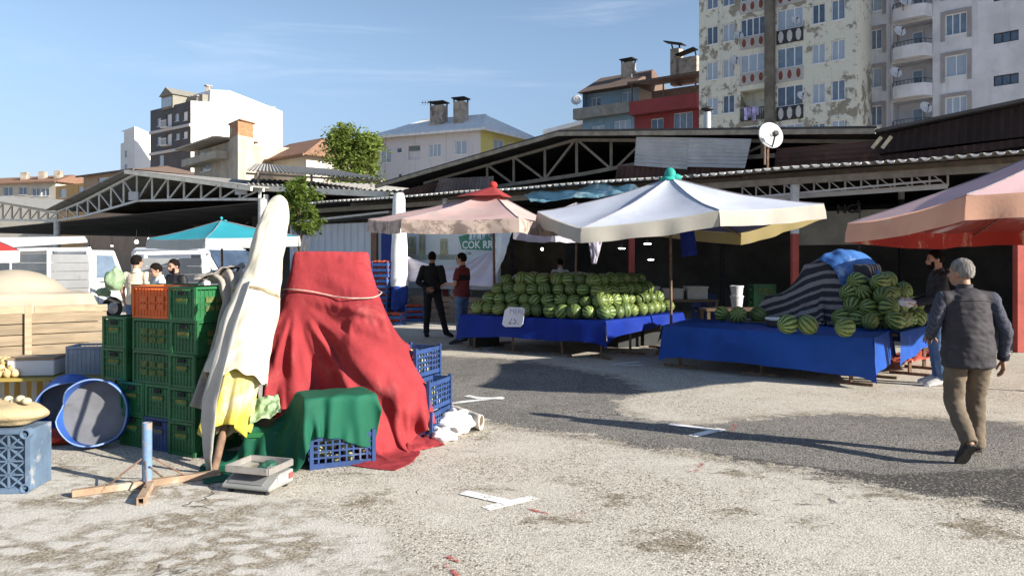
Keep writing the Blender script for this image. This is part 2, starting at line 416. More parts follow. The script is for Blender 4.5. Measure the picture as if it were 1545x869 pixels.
# ================= facades: planes through two ground points, openings cut as real holes
def v2(p): return Vector((p[0],p[1]))
class Face:
    def __init__(s,A,B):
        s.A=v2(A); s.B=v2(B); s.L=(s.B-s.A).length; s.d=(s.B-s.A)/s.L; s.n=Vector((s.d.y,-s.d.x))
    def uz(s,px,py):
        k=(px-CXP)/FPX
        # k*Y = A.x+u d.x ; Y = A.y+u d.y
        u=(k*s.A.y-s.A.x)/(s.d.x-k*s.d.y); Y=s.A.y+u*s.d.y
        return u, EYE+(HYP-py)*Y/FPX
    def pt(s,u,z,off=0.0):
        p=s.A+s.d*u+s.n*off; return Vector((p.x,p.y,z))
    def p(s,px,py,off=0.0):
        """point seen at a pixel on the plane moved out by off"""
        A2=s.A+s.n*off; B2=s.B+s.n*off; return Face(A2,B2).pt(*Face(A2,B2).uz(px,py))
    def rect(s,x0,y0,x1,y1):
        """opening in metres from pixel corners (mid heights)"""
        u0,za=s.uz(x0,y1); u1,zb=s.uz(x1,y0)
        zl=s.uz((x0+x1)/2,y1)[1]; zh=s.uz((x0+x1)/2,y0)[1]
        return (u0,u1,zl,zh)
def wall(mb,F,u0,u1,z0,z1,ops,depth=.16,mi=0,miback=None):
    us=sorted({u0,u1,*[max(u0,min(u1,k)) for o in ops for k in o[:2]]}); zs=sorted({z0,z1,*[max(z0,min(z1,k)) for o in ops for k in o[2:4]]})
    mb.mi=mi
    for a,b in zip(us,us[1:]):
        for c,d in zip(zs,zs[1:]):
            if b-a<1e-4 or d-c<1e-4: continue
            uc,zc=(a+b)/2,(c+d)/2
            if any(o[0]<uc<o[1] and o[2]<zc<o[3] for o in ops): continue
            mb.face([F.pt(a,c),F.pt(b,c),F.pt(b,d),F.pt(a,d)])
    for o in ops:
        a,b,c,d=o[:4]; dp=o[4] if len(o)>4 else depth
        mb.face([F.pt(a,c),F.pt(a,d),F.pt(a,d,-dp),F.pt(a,c,-dp)]); mb.face([F.pt(b,c),F.pt(b,c,-dp),F.pt(b,d,-dp),F.pt(b,d)])
        mb.face([F.pt(a,c),F.pt(a,c,-dp),F.pt(b,c,-dp),F.pt(b,c)]); mb.face([F.pt(a,d),F.pt(b,d),F.pt(b,d,-dp),F.pt(a,d,-dp)])
        mb.face([F.pt(a,c,-dp),F.pt(b,c,-dp),F.pt(b,d,-dp),F.pt(a,d,-dp)])
def hexa(mb,F,u0,u1,z0,z1,o0,o1):
    """block on a facade between offsets o0<o1"""
    a=F.pt(u0,z0,o0); d3=Vector((F.d.x,F.d.y,0)); n3=Vector((F.n.x,F.n.y,0))
    mb.obox(a,d3*(u1-u0),n3*(o1-o0),Vector((0,0,z1-z0)))
def window(t,F,o,panes=2,inset=.10,glass=None,fr=None,fw=.07,trans=None,sill=True,nm='window'):
    u0,u1,z0,z1=o[:4]; fr=fr or m_pvc; glass=glass or random.choice([m_glass,m_glass3,m_glass2])
    mb=W(t)
    hexa(mb,F,u0,u1,z0,z0+fw,-inset-.05,-inset); hexa(mb,F,u0,u1,z1-fw,z1,-inset-.05,-inset)
    ws=[u0+(u1-u0)*k/panes for k in range(panes+1)]
    for k,x in enumerate(ws):
        a=x-fw/2 if 0<k<panes else (x if k==0 else x-fw)
        hexa(mb,F,a,a+fw,z0+fw,z1-fw,-inset-.052,-inset-.002)
    if trans: hexa(mb,F,u0+fw,u1-fw,z0+(z1-z0)*trans,z0+(z1-z0)*trans+fw,-inset-.055,-inset+.004)
    if sill: hexa(mb,F,u0-.06,u1+.06,z0-.07,z0-.005,-.02,.06)
    w_=mb.build(nm,fr,t)
    g=W(t); hexa(g,F,u0+fw*.5,u1-fw*.5,z0+fw*.5,z1-fw*.5,-inset-.04,-inset-.025); g.build('pane',glass,w_)
    return w_
def shell(mb,F,depth,z0,z1):
    """back, sides and top of a block behind facade F"""
    a,b=F.pt(0,z0),F.pt(F.L,z0); c,d=F.pt(F.L,z0,-depth),F.pt(0,z0,-depth); h=Vector((0,0,z1-z0))
    mb.face([b,c,c+h,b+h]); mb.face([c,d,d+h,c+h]); mb.face([d,a,a+h,d+h]); mb.face([a+h,b+h,c+h,d+h])
def dish(name,label,c,r,aim,mat=None,group=None):
    t=thing(name,label,'satellite dish',c,0,group)
    q=Vector(aim).normalized().to_track_quat('Z','Y').to_matrix()
    mb=MB(); n=20
    rings=[[ (q@Vector((rr*r*math.cos(2*math.pi*j/n), rr*r*1.06*math.sin(2*math.pi*j/n), .22*r*rr*rr))) for j in range(n)] for rr in (.05,.35,.7,1.0)]
    mb.loft(rings,False); mb.face(rings[0]); mb.build('reflector',mat or m_dish,t,smooth=60,solid=.02)
    a=MB(); a.tube([q@Vector((0,-r*.95,.2*r)),q@Vector((0,-r*.2,r*.85))],.018+.01*r,6); a.box(q@Vector((0,-r*.15,r*.9)),(.09,.09,.12),q); a.build('feed_arm',m_darkiron,t)
    b=MB(); b.tube([q@Vector((0,0,-.02)),q@Vector((0,0,-.22)),q@Vector((0,0,-.22))+Vector((0,0,-.55))],.03,6); b.build('mount',m_iron,t)
    return t
m_dish=M('dish_enamel',(.62,.62,.60),.45,.06,5,dirt=((.4,.36,.3),6,.66,.15))
m_chim=M('chimney_plaster',(.36,.31,.26),.9,.25,1.5,dirt=((.1,.08,.07),1.2,.5,.25),bump=.2)
def chimney(mb,c,w,d,h,cap=True,F=None):
    d3=Vector((F.d.x,F.d.y,0)); n3=Vector((F.n.x,F.n.y,0)); o=Vector(c)-d3*w/2-n3*d/2
    mb.mi=0; mb.obox(o,d3*w,n3*d,V(0,0,h))
    if cap:
        mb.mi=1
        for x in (0,1):
            for y in (0,1): mb.obox(o+d3*(x*(w-.12))+n3*(y*(d-.12))+V(0,0,h),d3*.12,n3*.12,V(0,0,.3))
        mb.obox(o-d3*.15-n3*.15+V(0,0,h+.3),d3*(w+.3),n3*(d+.3),V(0,0,.12))
    mb.mi=0
# ---------------- peeling apartment block (right of centre)
def peel(name,paint,bare,sc,thr,dark=(.10,.095,.085)):
    m,nt,b=newmat(name); L=nt.links.new; co=coords(nt,False)
    n=noisen(nt,co,sc,8,.68,.25); n2=noisen(nt,co,.25,4,.5); n3=noisen(nt,co,9,4,.6)
    f=ramp(nt,mth(nt,'ADD',n,mth(nt,'MULTIPLY',mth(nt,'SUBTRACT',n2,.5),.7)),thr,thr+.07)
    pc=mixc(nt,ramp(nt,n3,.3,.7),[k*.88 for k in paint],paint)
    bc=mixc(nt,ramp(nt,noisen(nt,co,2,5,.6),.3,.7),[k*.75 for k in bare],bare)
    c=mixc(nt,f,pc,bc)
    st=noisen(nt,scaled(nt,co,(1,1,.05)),2.2,4,.6); c=mixc(nt,mth(nt,'MULTIPLY',ramp(nt,st,.56,.8),.55),c,dark)
    L(c,b.inputs['Base Color']); b.inputs['Roughness'].default_value=.92; b.inputs['Specular IOR Level'].default_value=.15
    bp=nt.nodes.new('ShaderNodeBump'); bp.inputs['Strength'].default_value=.4; bp.inputs['Distance'].default_value=.03; L(mth(nt,'ADD',mth(nt,'MULTIPLY',f,-1),mth(nt,'MULTIPLY',n3,.4)),bp.inputs['Height']); L(bp.outputs[0],b.inputs['Normal'])
    return m
m_peelA=peel('peeling_cream_paint',(.70,.69,.60),(.33,.30,.245),1.3,.52)
m_ribA=M('sooty_concrete',(.15,.135,.11),.9,.3,1,dirt=((.3,.28,.22),2,.62,.1))
FA=Face((15.4,62.75),(24.75,54.75))
bA=thing('apartment_block','tall apartment block with peeling cream paint and rust red balcony panels','apartment building',(15.4,62.75,0))
mb=W(bA); ops=[]; wins=[]
def rowA(dy0,rows):
    pass
# window columns: pixel rects given at the middle rows, repeated up and down by storey height
colsA=[(1066,1083),(1090,1108),(1225,1245),(1254,1275)]
baseA={0:(93.5,121),1:(89.5,117),2:(66,96),3:(60,91)}
stepA={0:53.6,1:54.0,2:60.0,3:60.6}
for k,(a,b) in enumerate(colsA):
    for r in range(-3,4):
        y0,y1=baseA[k]; s=stepA[k]*r
        o=FA.rect(a,y0+s,b,y1+s)
        if o[2]<7: continue
        ops.append(o); wins.append(o)
balc=[]
for (a,b,ref,st) in ((1117,1155,(81,108),54.3),(1172,1212,(71,102),58.0)):
    for r in range(-3,4):
        y0,y1=ref; o=FA.rect(a,y0+st*r,b,y1+st*r+ (st*.36))
        if o[2]<6: continue
        o=(o[0],o[1],o[2],o[3],1.1); ops.append(o); balc.append((a,r,o))
wall(mb,FA,0,FA.L,0,30,ops); shell(mb,FA,14,0,30)
u0=FA.uz(1157,100)[0]; u1=FA.uz(1170,100)[0]; mb.mi=1; hexa(mb,FA,u0,u1,0,30,.002,.5); mb.mi=0
mb.build('wall',[m_peelA,m_ribA],bA)
for o in wins: window(bA,FA,o,2,.1,random.choice([m_glass2,m_glass3,m_glass2,m_glass]))
m_balpan=M('balcony_panel',(.42,.41,.40),.8,.12,3); m_oval=M('rust_red_oval',(.20,.065,.05),.8,.2,4); m_ovalw=M('pale_oval',(.5,.5,.5),.8,.1,4)
for i,(a,r,o) in enumerate(balc):
    u0,u1,z0,z1=o[:4]; zr=z0+(z1-z0)*.40
    openb = (a==1117 and r==1)
    mb=W(bA)
    if openb:
        for k in range(15): x=lerp(u0,u1,k/14); mb.bar(FA.pt(x,z0,.05),FA.pt(x,z0+.95,.05),.03)
        mb.bar(FA.pt(u0,z0+.95,.05),FA.pt(u1,z0+.95,.05),.05)
        mb.build('balcony_railing',m_darkiron,bA)
        cl=W(bA)
        for k,(w_,h_) in enumerate(((.28,1.0),(.25,.8),(.3,1.1),(.22,.7))):
            x=u0+.35+k*.33; cl.grid([[FA.pt(x+w_*q/4,z0+1.05-h_*p/5,.10+.03*math.sin(q*2.1+p)) for q in range(5)] for p in range(6)])
        cl.build('laundry',M('laundry_cloth',(.42,.38,.62),.9,.5,2),bA,solid=.02)
        continue
    dark = (a==1172 and r in (1,-1))
    hexa(mb,FA,u0,u1,z0,zr,.0,.07); pan=mb.build('balcony_panel',m_darkiron if dark else m_balpan,bA)
    for k in range(3):
        c=lerp(u0,u1,(k+.5)/3); zc=(z0+zr)/2; q=W(bA); hw=(u1-u0)*.085; hh=(zr-z0)*.36
        for rr,off,mm in ((1.25,.085,0),(1.0,.10,1)):
            q.mi=mm; pts=[FA.pt(c+hw*rr*math.cos(t*math.pi/4+.39),zc+hh*rr*math.sin(t*math.pi/4+.39),.06) for t in range(8)]
            q.prism(pts,Vector((FA.n.x,FA.n.y,0))*(off-.06))
        q.build('oval_ornament',[m_ovalw,(m_oval if not dark and r!=-3 else m_ovalw)],pan)
    if not (a==1172 and r==-1) or True:
        window(bA,FA,(u0,u1,zr,z1),3 if a==1172 else (4 if r==-1 else 3),.06,[m_glass2,m_glass3,m_glass][i%3] if not(a==1117 and r==-1) else m_glass,fw=.08,sill=False,nm='balcony_glazing')
m_farwhite=M('far_dish',(.55,.56,.58),.5,.05)
for (px,py,r,l) in ((1114,54,7.5,'satellite dish beside the dark glazed balcony of the peeling block'),(1109,92,8,'satellite dish low on the peeling block between window and balcony'),(1200,31,6.5,'small satellite dish hung on the upper balcony of the peeling block'),(1209,145,7,'round satellite dish beside the dark railing balcony of the peeling block')):
    c=FA.p(px,py,.7); dish('satellite_dish',l,c,r*c.y/FPX,(.1,-1,.45),m_farwhite)

# ---------------- grey apartment block (far right)
m_greyB=M('grey_lilac_render',(.66,.65,.68),.9,.12,.5,dirt=((.50,.49,.50),.8,.55,.25),streak=(1.5,.3,(.28,.26,.26)),bump=.1)
m_trimB=M('grey_brown_trim',(.33,.30,.30),.9,.12,1)
FB=Face((25.6,59.2),(36.5,48.4))
bB=thing('apartment_block','tall grey rendered apartment block with rounded balconies at the right edge','apartment building',(25.6,59.2,0))
ops=[];wins=[]
for (a,b,y0,y1,st) in ((1303,1331,103,133,57.4),(1426,1459,83,115,62.7)):
    for r in range(-2,3):
        o=FB.rect(a,y0+st*r,b,y1+st*r)
        if o[2]>7: ops.append(o); wins.append((o,2+(r%2)))
bal=[]
for r in range(-2,3):
    o=FB.rect(1347,34+58.5*r,1407,88+58.5*r)
    if o[2]>5: o=(*o,1.3); ops.append(o); bal.append(o)
thin=[]
for r in range(-1,3):
    o=FB.rect(1499,48+64.5*r,1537,64+64.5*r); ops.append(o); thin.append(o)
mb=W(bB); wall(mb,FB,0,FB.L,0,30,ops); shell(mb,FB,14,0,30)
mb.build('wall',m_greyB,bB)
for o,_ in wins:
    mb=W(bB); u0,u1,z0,z1=o[:4]; hexa(mb,FB,u0-.28,u0-.02,z0-.35,z1+.24,.003,.07); hexa(mb,FB,u1+.02,u1+.28,z0-.35,z1+.24,.003,.07); hexa(mb,FB,u0-.02,u1+.02,z1+.02,z1+.26,.003,.075)
    mb.build('window_surround',m_trimB,bB)
for o,k in wins: window(bB,FB,o,k,.1,random.choice([m_glass2,m_glass2,m_glass3]))
for o in thin: window(bB,FB,o,3,.08,m_glass,m_darkiron,.06,sill=False)
for i,o in enumerate(bal):
    u0,u1,z0,z1=o[:4]
    mb=W(bB)
    # curved parapet bulging out of the facade, with slab
    n=10; prof=[]
    for k in range(n+1):
        t=k/n; prof.append((lerp(u0,u1,t), .15+.85*math.sin(math.pi*min(1,max(0,t)))**.28))
    for (za,zb,th) in ((z0-.12,z0+.08,0),(z0+.08,z0+.78,1)):
        if th==0:
            poly=[FB.pt(u,za,f) for u,f in prof]+[FB.pt(u1,za,-1.2),FB.pt(u0,za,-1.2)]
            mb.prism(poly,V(0,0,zb-za))
        else:
            for (ua,fa),(ub,fb) in zip(prof,prof[1:]):
                mb.prism([FB.pt(ua,za,fa),FB.pt(ub,za,fb),FB.pt(ub,za,fb-.12),FB.pt(ua,za,fa-.12)],V(0,0,zb-za))
    p_=mb.build('balcony_parapet',m_greyB,bB)
    rl=W(bB)
    for k in range(0,n,1):
        (ua,fa),(ub,fb)=prof[k],prof[k+1]; rl.bar(FB.pt(ua,z0+1.1,fa-.06),FB.pt(ub,z0+1.1,fb-.06),.035); rl.bar(FB.pt(ua,z0+.74,fa-.06),FB.pt(ua,z0+1.1,fa-.06),.03)
    rl.build('railing',m_darkiron,p_)
    window(bB,Face(FB.pt(0,0,-1.15).xy,FB.pt(FB.L,0,-1.15).xy),(u0+1.0,u0+1.75,z0+.1,z0+2.15),1,-.02,m_glass3,sill=False,nm='balcony_door')
mb=W(bB); mb.tube([FB.pt(FB.uz(1343,80)[0],4,.12),FB.pt(FB.uz(1343,80)[0],30,.12)],.06,6); mb.build('drainpipe',M('pale_pipe',(.5,.5,.52),.6,.1),bB)
for (px,py,r,l) in ((1365,2,10,'white satellite dish at the topmost visible balcony of the grey block'),(1357,48,9,'white satellite dish on the balcony below the top one of the grey block'),(1351,110,9,'white satellite dish on the middle balcony of the grey block'),(1396,163,9.5,'cream satellite dish on the lowest visible balcony of the grey block')):
    c=FB.p(px,py,1.25); dish('satellite_dish',l,c,r*c.y/FPX,(.1,-1,.45),m_farwhite)

# ---------------- blue and red terraced houses
m_tile=M('brown_roof_tile',(.14,.098,.078),.9,.3,3,stretch=(4,4,1),dirt=((.1,.07,.05),1,.55,.2))
FC=Face((7.35,84),(18.7,75.5)); uS=FC.uz(957,190)[0]
m_blueH=M('pale_blue_render',(.22,.33,.42),.9,.12,.6,dirt=((.18,.19,.20),.9,.6,.2)); m_redH=M('brick_red_render',(.30,.065,.065),.9,.12,.5,dirt=((.2,.06,.055),.7,.6,.2)); m_greyH=M('weathered_grey_render',(.30,.28,.25),.9,.25,.7,dirt=((.16,.14,.12),.7,.5,.2))
def zC(px,py): return FC.uz(px,py)[1]
bC=thing('terraced_house','narrow house with pale blue walls and long grey balcony','house',(7.35,84,0))
w1=FC.rect(926,182,951,201); w2=FC.rect(892,147,907,162); w3=FC.rect(938,139,955,156); w0=FC.rect(893,190,912,203)
mb=W(bC); uL=FC.uz(879,190)[0]
zt=zC(915,134); zm=zC(915,177)
wall(mb,FC,uL,uS,0,zm,[w1,w0]); FC2=Face(FC.pt(0,0,-.9).xy,FC.pt(FC.L,0,-.9).xy)
w2=FC2.rect(892,147,907,162); w3=FC2.rect(938,139,955,156)
wall(mb,FC2,uL,uS,zm,zt,[w2,w3])
a,b=FC.pt(uL,0),FC.pt(uL,0,-10); mb.face([a,b,b+V(0,0,zt),a+V(0,0,zt)]); mb.face([FC.pt(uL,zm),FC.pt(uS,zm),FC.pt(uS,zm,-1),FC.pt(uL,zm,-1)])
mb.build('wall',m_blueH,bC)
for F_,o,k in ((FC,w1,3),(FC,w0,2),(FC2,w2,2),(FC2,w3,2)): window(bC,F_,o,k,.1)
mb=W(bC); u0=FC.uz(874,175)[0]-.2; u1=uS-.05; hexa(mb,FC,u0,u1,zm,zm+.18,.0,1.0); hexa(mb,FC,u0,u1,zm+.18,zm+1.15,.88,1.0); hexa(mb,FC,u0,u0+.12,zm+.18,zm+1.15,0,.88); mb.build('balcony_parapet',m_greyH,bC)
mb=W(bC); zr=zC(1000,104)
ra=[FC.pt(uL-.4,zt-.1,.5),FC.pt(uL-.4,zt+2.5,-4.6),FC.pt(uL-.4,zt-.1,-10)]
mb.prism(ra,Vector((FC.d.x,FC.d.y,0))*(uS-uL+.35)); roof=mb.build('roof',m_tile,bC)
mb=W(bC); chimney(mb,FC.pt(FC.uz(928,120)[0],zt+.6,-3),1.3,1.0,2.6,True,FC); mb.build('chimney',[m_chim,m_dark],roof)
bD=thing('terraced_house','narrow house with brick red walls and an open roof terrace','house',FC.pt(uS,0))
ztr=zC(1006,168); o1=FC.rect(1016,170,1045,196); o2=FC.rect(982,179,1001,206)
mb=W(bD); wall(mb,FC,uS,FC.L,0,ztr,[o1,o2]); mb.face([FC.pt(uS,ztr),FC.pt(FC.L,ztr),FC.pt(FC.L,ztr,-6),FC.pt(uS,ztr,-6)])
hexa(mb,FC,uS,FC.L,ztr-.15,ztr+1.25,.0,1.0); mb.mi=1; hexa(mb,FC,uS,FC.L,ztr,ztr+3.2,-4.2,-4); 
mb.build('wall',[m_redH,m_greyH],bD)
window(bD,FC,o1,3,.1,m_glass3); window(bD,FC,o2,2,.1,m_glass,nm='door')
mb=W(bD); zt2=ztr+3.05
mb.prism([FC.pt(uS-.2,zt2,1.2),FC.pt(FC.L+.5,zt2,1.2),FC.pt(FC.L+.5,zt2+1.0,-5),FC.pt(uS-.2,zt2+1.0,-5)],V(0,0,.22))
for q in (.02,.5,.97): u=lerp(uS,FC.L,q); hexa(mb,FC,u-.06,u+.06,ztr+1.25,zt2,.7,.82)
roof=mb.build('roof',m_tile,bD)
for (px,zz,tl,w_) in ((996,4.75,-.3,1.0),(1014,3.6,.22,2.3)):
    mb=W(bD); chimney(mb,FC.pt(FC.uz(px,110)[0],zt2+.4,-4),w_,1.1,zz-.9,False,FC); mb.mi=1
    u=FC.uz(px,110)[0]; a=FC.pt(u-1.0,zt2+zz-tl,-3.4); b=FC.pt(u+1.1,zt2+zz+tl,-3.4); mb.bar(a,b,1.2,.1)
    for q in (-.4,.4): mb.bar(FC.pt(u+q*w_,zt2+zz-.6,-4),FC.pt(u+q*w_,zt2+zz,-3.6),.12)
    mb.build('chimney',[m_chim,m_dark],roof)
c=FC.p(870,152,1.4); dish('satellite_dish','satellite dish at the left end of the blue house balcony',c,8*c.y/FPX,(-.3,-1,.4),m_farwhite)

# ---------------- house with light metal hip roof and one yellow side
m_lilac=peel('peeling_lilac_grey_paint',(.64,.62,.64),(.30,.285,.27),.35,.64); m_yel=M('yellow_render',(.62,.55,.20),.9,.06,.6)
m_zinc=M('pale_sheet_roof',(.72,.72,.71),.6,.08,.6,stretch=(6,1,1),dirt=((.50,.34,.33),.8,.6,.2))
K=(-3.1,75.0); FY1=Face((-14.5,80.2),K); FY2=Face(K,(3.2,84.0))
bY=thing('apartment_house','two storey house with pale sheet hip roof, peeling grey front and yellow side','house',(K[0],K[1],0))
ez=FY1.uz(724,195)[1]
o=[FY1.rect(*k) for k in ((574,225,590,246),(598,223,606,231),(616,220,634,241),(647,217,665,237),(687,212,704,233),(600,262,606,270),(616,262,622,270),(628,260,634,268),(648,258,664,272))]
o2=[FY2.rect(*k) for k in ((745,211,761,233),(766,215,771,221),(778,216,790,228))]
mb=W(bY); wall(mb,FY1,0,FY1.L,0,ez,o); mb.mi=1; 
wall(mb,FY2,0,FY2.L,0,ez,o2,mi=1); mb.build('wall',[m_lilac,m_yel],bY)
for k,q in enumerate(o): 
    if k==2: continue
    window(bY,FY1,q,2 if k in(0,4) else (3 if k==3 else 1),.1,m_glass2 if k in(0,3,4) else m_glass)
for q in o2: window(bY,FY2,q,2,.1,m_glass2)
mb=W(bY); u0,u1,z0,z1=o[2][:4]; hexa(mb,FY1,u0+.05,u1-.05,z0+.9,z1-.05,-.14,-.12); mb.build('recess_shade_panel',M('grey_green_shadow',(.16,.20,.19),.9,.1),bY)  # flat panel coloured as the shade of an open balcony
ev=.7; d1=Vector((FY1.d.x,FY1.d.y,0)); n1=Vector((FY1.n.x,FY1.n.y,0)); 
E0=FY1.pt(-ev,ez,ev); E1=FY1.pt(FY1.L+ev,ez,ev); E2=FY2.pt(FY2.L+ev,ez,ev); E3=E0+(E2-E1)
hr=2.3; R1=E1+( (E2-E1)*.42 )-d1*3.2+V(0,0,hr); R2=E0+((E2-E1)*.42)+d1*3.0+V(0,0,hr)
mb=W(bY)
for f in ([E0,E1,R1,R2],[E1,E2,R1],[E2,E3,R2,R1],[E3,E0,R2]): mb.face(f)
for a,b in ((E0,E1),(E1,E2)): mb.bar(a-V(0,0,.12),b-V(0,0,.12),.16,.22)
mb.bar(E1,R1,.25,.12); mb.bar(R1,R2,.25,.12)
roof=mb.build('roof',m_zinc,bY)
for (px,w_,h_,sl) in ((645,1.9,2.7,.35),(679,1.5,2.9,.40)):
    mb=W(bY); u=FY1.uz(px,190)[0]; chimney(mb,FY1.pt(u,ez+.7,-2.3),w_*.78,1.15,h_*.92,True,FY1); mb.build('chimney',[m_chim,m_dark],roof)
mb=W(bY); c=FY1.pt(FY1.uz(627,190)[0],ez+1.5,-3); mb.bar(c,c+V(0,0,2.6),.06); mb.bar(c+V(-1,0,2.3),c+V(1,0,2.3),.05)
for k in range(-3,4): mb.bar(c+V(k*.28,-.1,2.05),c+V(k*.28,.1,2.55),.04)
mb.build('aerial',m_darkiron,roof)
# small dark house roof peeking behind it, far
bS=thing('low_house','low grey roof top just left of the blue house','house',P(850,195,110).xy.to_3d())
mb=W(bS); F_=Face(P(826,195,112).xy,P(885,195,104).xy); hexa(mb,F_,0,F_.L,0,F_.uz(850,196)[1],-5,0); mb.build('wall',m_greyH,bS)
mb=W(bS); hexa(mb,F_,-.5,F_.L+.5,F_.uz(850,196)[1],F_.uz(850,190)[1],-5.5,.5); mb.build('roof',m_zinc,bS)

# ---------------- white building with dark grey front (left)
m_wht=M('bright_white_render',(.80,.79,.76),.85,.04,.2); m_anth=M('anthracite_render',(.095,.095,.105),.8,.1,.5); m_band=M('pale_band',(.55,.55,.56),.8,.05)
KW=(-46.35,110.0); FW1=Face((-55.6,117.2),KW); FW2=Face(KW,(-36.6,121.5))
bW=thing('apartment_block','modern block with dark grey front and tall blank white side wall','apartment building',(KW[0],KW[1],0))
zw=FW1.uz(286,153)[1]
o=[FW1.rect(*k) for k in ((237,179,243,191),(264,172,270,183),(277,169,283,182),(237,207,243,219),(265,202,271,211),(277,199,283,209),(240,235,247,250))]
rec=[(*FW1.rect(250,172,259,194),1.0),(*FW1.rect(250,202,259,221),1.0)]
mb=W(bW); wall(mb,FW1,0,FW1.L,0,zw,o+rec,mi=0); mb.mi=1
a=FW2
prof=[(0,0),(FW2.L,0),(FW2.L,FW2.uz(424,168)[1]),(FW2.uz(346,137)[0],FW2.uz(346,137)[1]),(FW2.uz(318,136)[0],FW2.uz(318,136)[1]),(FW2.uz(317,150)[0],zw+.3),(0,zw)]
mb.prism([FW2.pt(u,z) for u,z in prof],Vector((-FW2.n.x,-FW2.n.y,0))*10)
mb.mi=2
for y0,y1 in ((190,196),(223,229)): q=FW1.rect(229,y0+3,288,y1+1); hexa(mb,FW1,0,FW1.L,q[2],q[3],.01,.25)
mb.build('wall',[m_anth,m_wht,m_band],bW)
for q in o: window(bW,FW1,q,2,.1,m_glass2)
for q in rec:
    mb=W(bW); u0,u1,z0,z1=q[:4]; hexa(mb,FW1,u0,u1,z0,z0+.12,0,.9)
    for k in range(7): x=lerp(u0,u1-.05,k/6); mb.bar(FW1.pt(x,z0+.1,.85),FW1.pt(x,z0+1.05,.85),.06)
    mb.bar(FW1.pt(u0,z0+1.05,.85),FW1.pt(u1,z0+1.05,.85),.08); mb.build('balcony_railing',m_pvc,bW)
mb=W(bW); q=FW1.rect(246,145,263,168); u0,u1,z0,z1=q; hexa(mb,FW1,u0,u1,z0+.3,z1,-3,.25)
mb.prism([FW1.pt(u0-.3,z1,.5),FW1.pt(u1+.3,z1,.5),FW1.pt((u0+u1)/2,z1+1.2,.5)],Vector((-FW1.n.x,-FW1.n.y,0))*5)
hexa(mb,FW1,u1,FW1.uz(286,140)[0],zw,zw+1.4,-4,-2)
dm=mb.build('dormer',M('olive_grey_cladding',(.22,.21,.18),.8,.1),bW)
mb=W(bW); hexa(mb,FW1,u0+.25,u1-.25,z0+.6,z1-.3,.26,.3); mb.build('dormer_glazing',m_glass2,dm)
for (px,h) in ((300,1.0),(322,.9),(418,.7)):
    mb=W(bW); u=FW2.uz(px,140)[0] if px>310 else 2.0; zz=FW2.uz(px,137)[1] if 310<px<350 else (FW2.uz(424,168)[1] if px>350 else zw+.2)
    mb.bar(FW2.pt(u,zz,-1.5),FW2.pt(u,zz+h,-1.5),.5); mb.bar(FW2.pt(u-.5,zz+h,-1.5),FW2.pt(u+.5,zz+h,-1.5),.7,.15); mb.build('chimney',m_chim,bW)
bW2=thing('apartment_block','narrow plain white block left of the dark grey fronted one','apartment building',P(203,300,128).xy.to_3d())
FX1=Face(P(182,200,131).xy,P(203,200,126).xy); FX2=Face(P(203,200,126).xy,P(232,200,134).xy)
mb=W(bW2); zx=FX1.uz(200,192)[1]; q=[FX1.rect(188,227,192,238),FX1.rect(188,248,192,258)]
wall(mb,FX1,0,FX1.uz(187,230)[0],0,FX1.uz(185,216)[1],[]); wall(mb,FX1,FX1.uz(187,230)[0],FX1.L,0,zx,q); mb.face([FX2.pt(0,0),FX2.pt(FX2.L,0),FX2.pt(FX2.L,zx),FX2.pt(0,zx)]); mb.face([FX1.pt(0,zx),FX1.pt(FX1.L,zx),FX2.pt(FX2.L,zx)])
mb.build('wall',m_wht,bW2)
for k in q: window(bW2,FX1,k,1,.1,m_glass)
# ---------------- low houses at far left
def simple_house(label,px0,px1,ytop,Y0,Y1,mat,roofmat,wins,roofh=1.8,over=.6,depth=9,name='house',ang=True):
    F_=Face(P(px0,300,Y0).xy,P(px1,300,Y1).xy)
    t=thing(name,label,'house',(F_.A.x,F_.A.y,0)); zt=F_.uz((px0+px1)/2,ytop)[1]
    q=[F_.rect(*k) for k in wins]
    mb=W(t); wall(mb,F_,0,F_.L,0,zt,q); shell(mb,F_,depth,0,zt); mb.build('wall',mat,t)
    for k in q: window(t,F_,k,2,.1,random.choice([m_glass3,m_glass2]))
    if roofmat:
        mb=W(t); a=F_.pt(-over,zt,over); b=F_.pt(F_.L+over,zt,over); c=F_.pt(F_.L+over,zt,-depth-over); d=F_.pt(-over,zt,-depth-over)
        r1=F_.pt(1.5,zt+roofh,-depth/2); r2=F_.pt(F_.L-1.5,zt+roofh,-depth/2); z=V(0,0,.02)
        for f in ([a,b,r2,r1],[b,c,r2],[c,d,r1,r2],[d,a,r1]): mb.face([k+z for k in f])
        mb.face([a,d,c,b]); mb.bar(a,b,.15,.2); mb.build('roof',roofmat,t)
    return t,F_,zt
m_cream=M('cream_render',(.55,.50,.42),.9,.08,.6); m_orange=M('orange_render',(.55,.33,.14),.9,.08,.6); m_rtile=M('red_roof_tile',(.23,.13,.085),.9,.3,2,stretch=(3,3,1)); m_brownw=M('tan_render',(.38,.27,.19),.9,.1,.7)
t_,F_,z_=simple_house('long cream house row with reddish tile roof at the far left edge',-60,84,278,118,112,m_cream,m_rtile,[(5,282,19,296),(28,282,40,294),(48,284,60,296),(62,284,74,296)],1.6)
for px in (15,42,66): mb=W(t_); u=F_.uz(px,280)[0]; mb.bar(F_.pt(u,z_+.6,-2.5),F_.pt(u,z_+2.0,-2.5),.9); mb.build('chimney',m_chim,t_)
simple_house('orange rendered house with flat roof beside the cream row',84,140,278,104,98,m_orange,None,[(90,285,100,298),(118,282,130,296)])
t_,F_,z_=simple_house('tan house with sloping dark brown roof behind the open hall',126,205,262,92,85,m_brownw,m_tile,[(148,268,164,280),(186,268,196,280)],1.0)
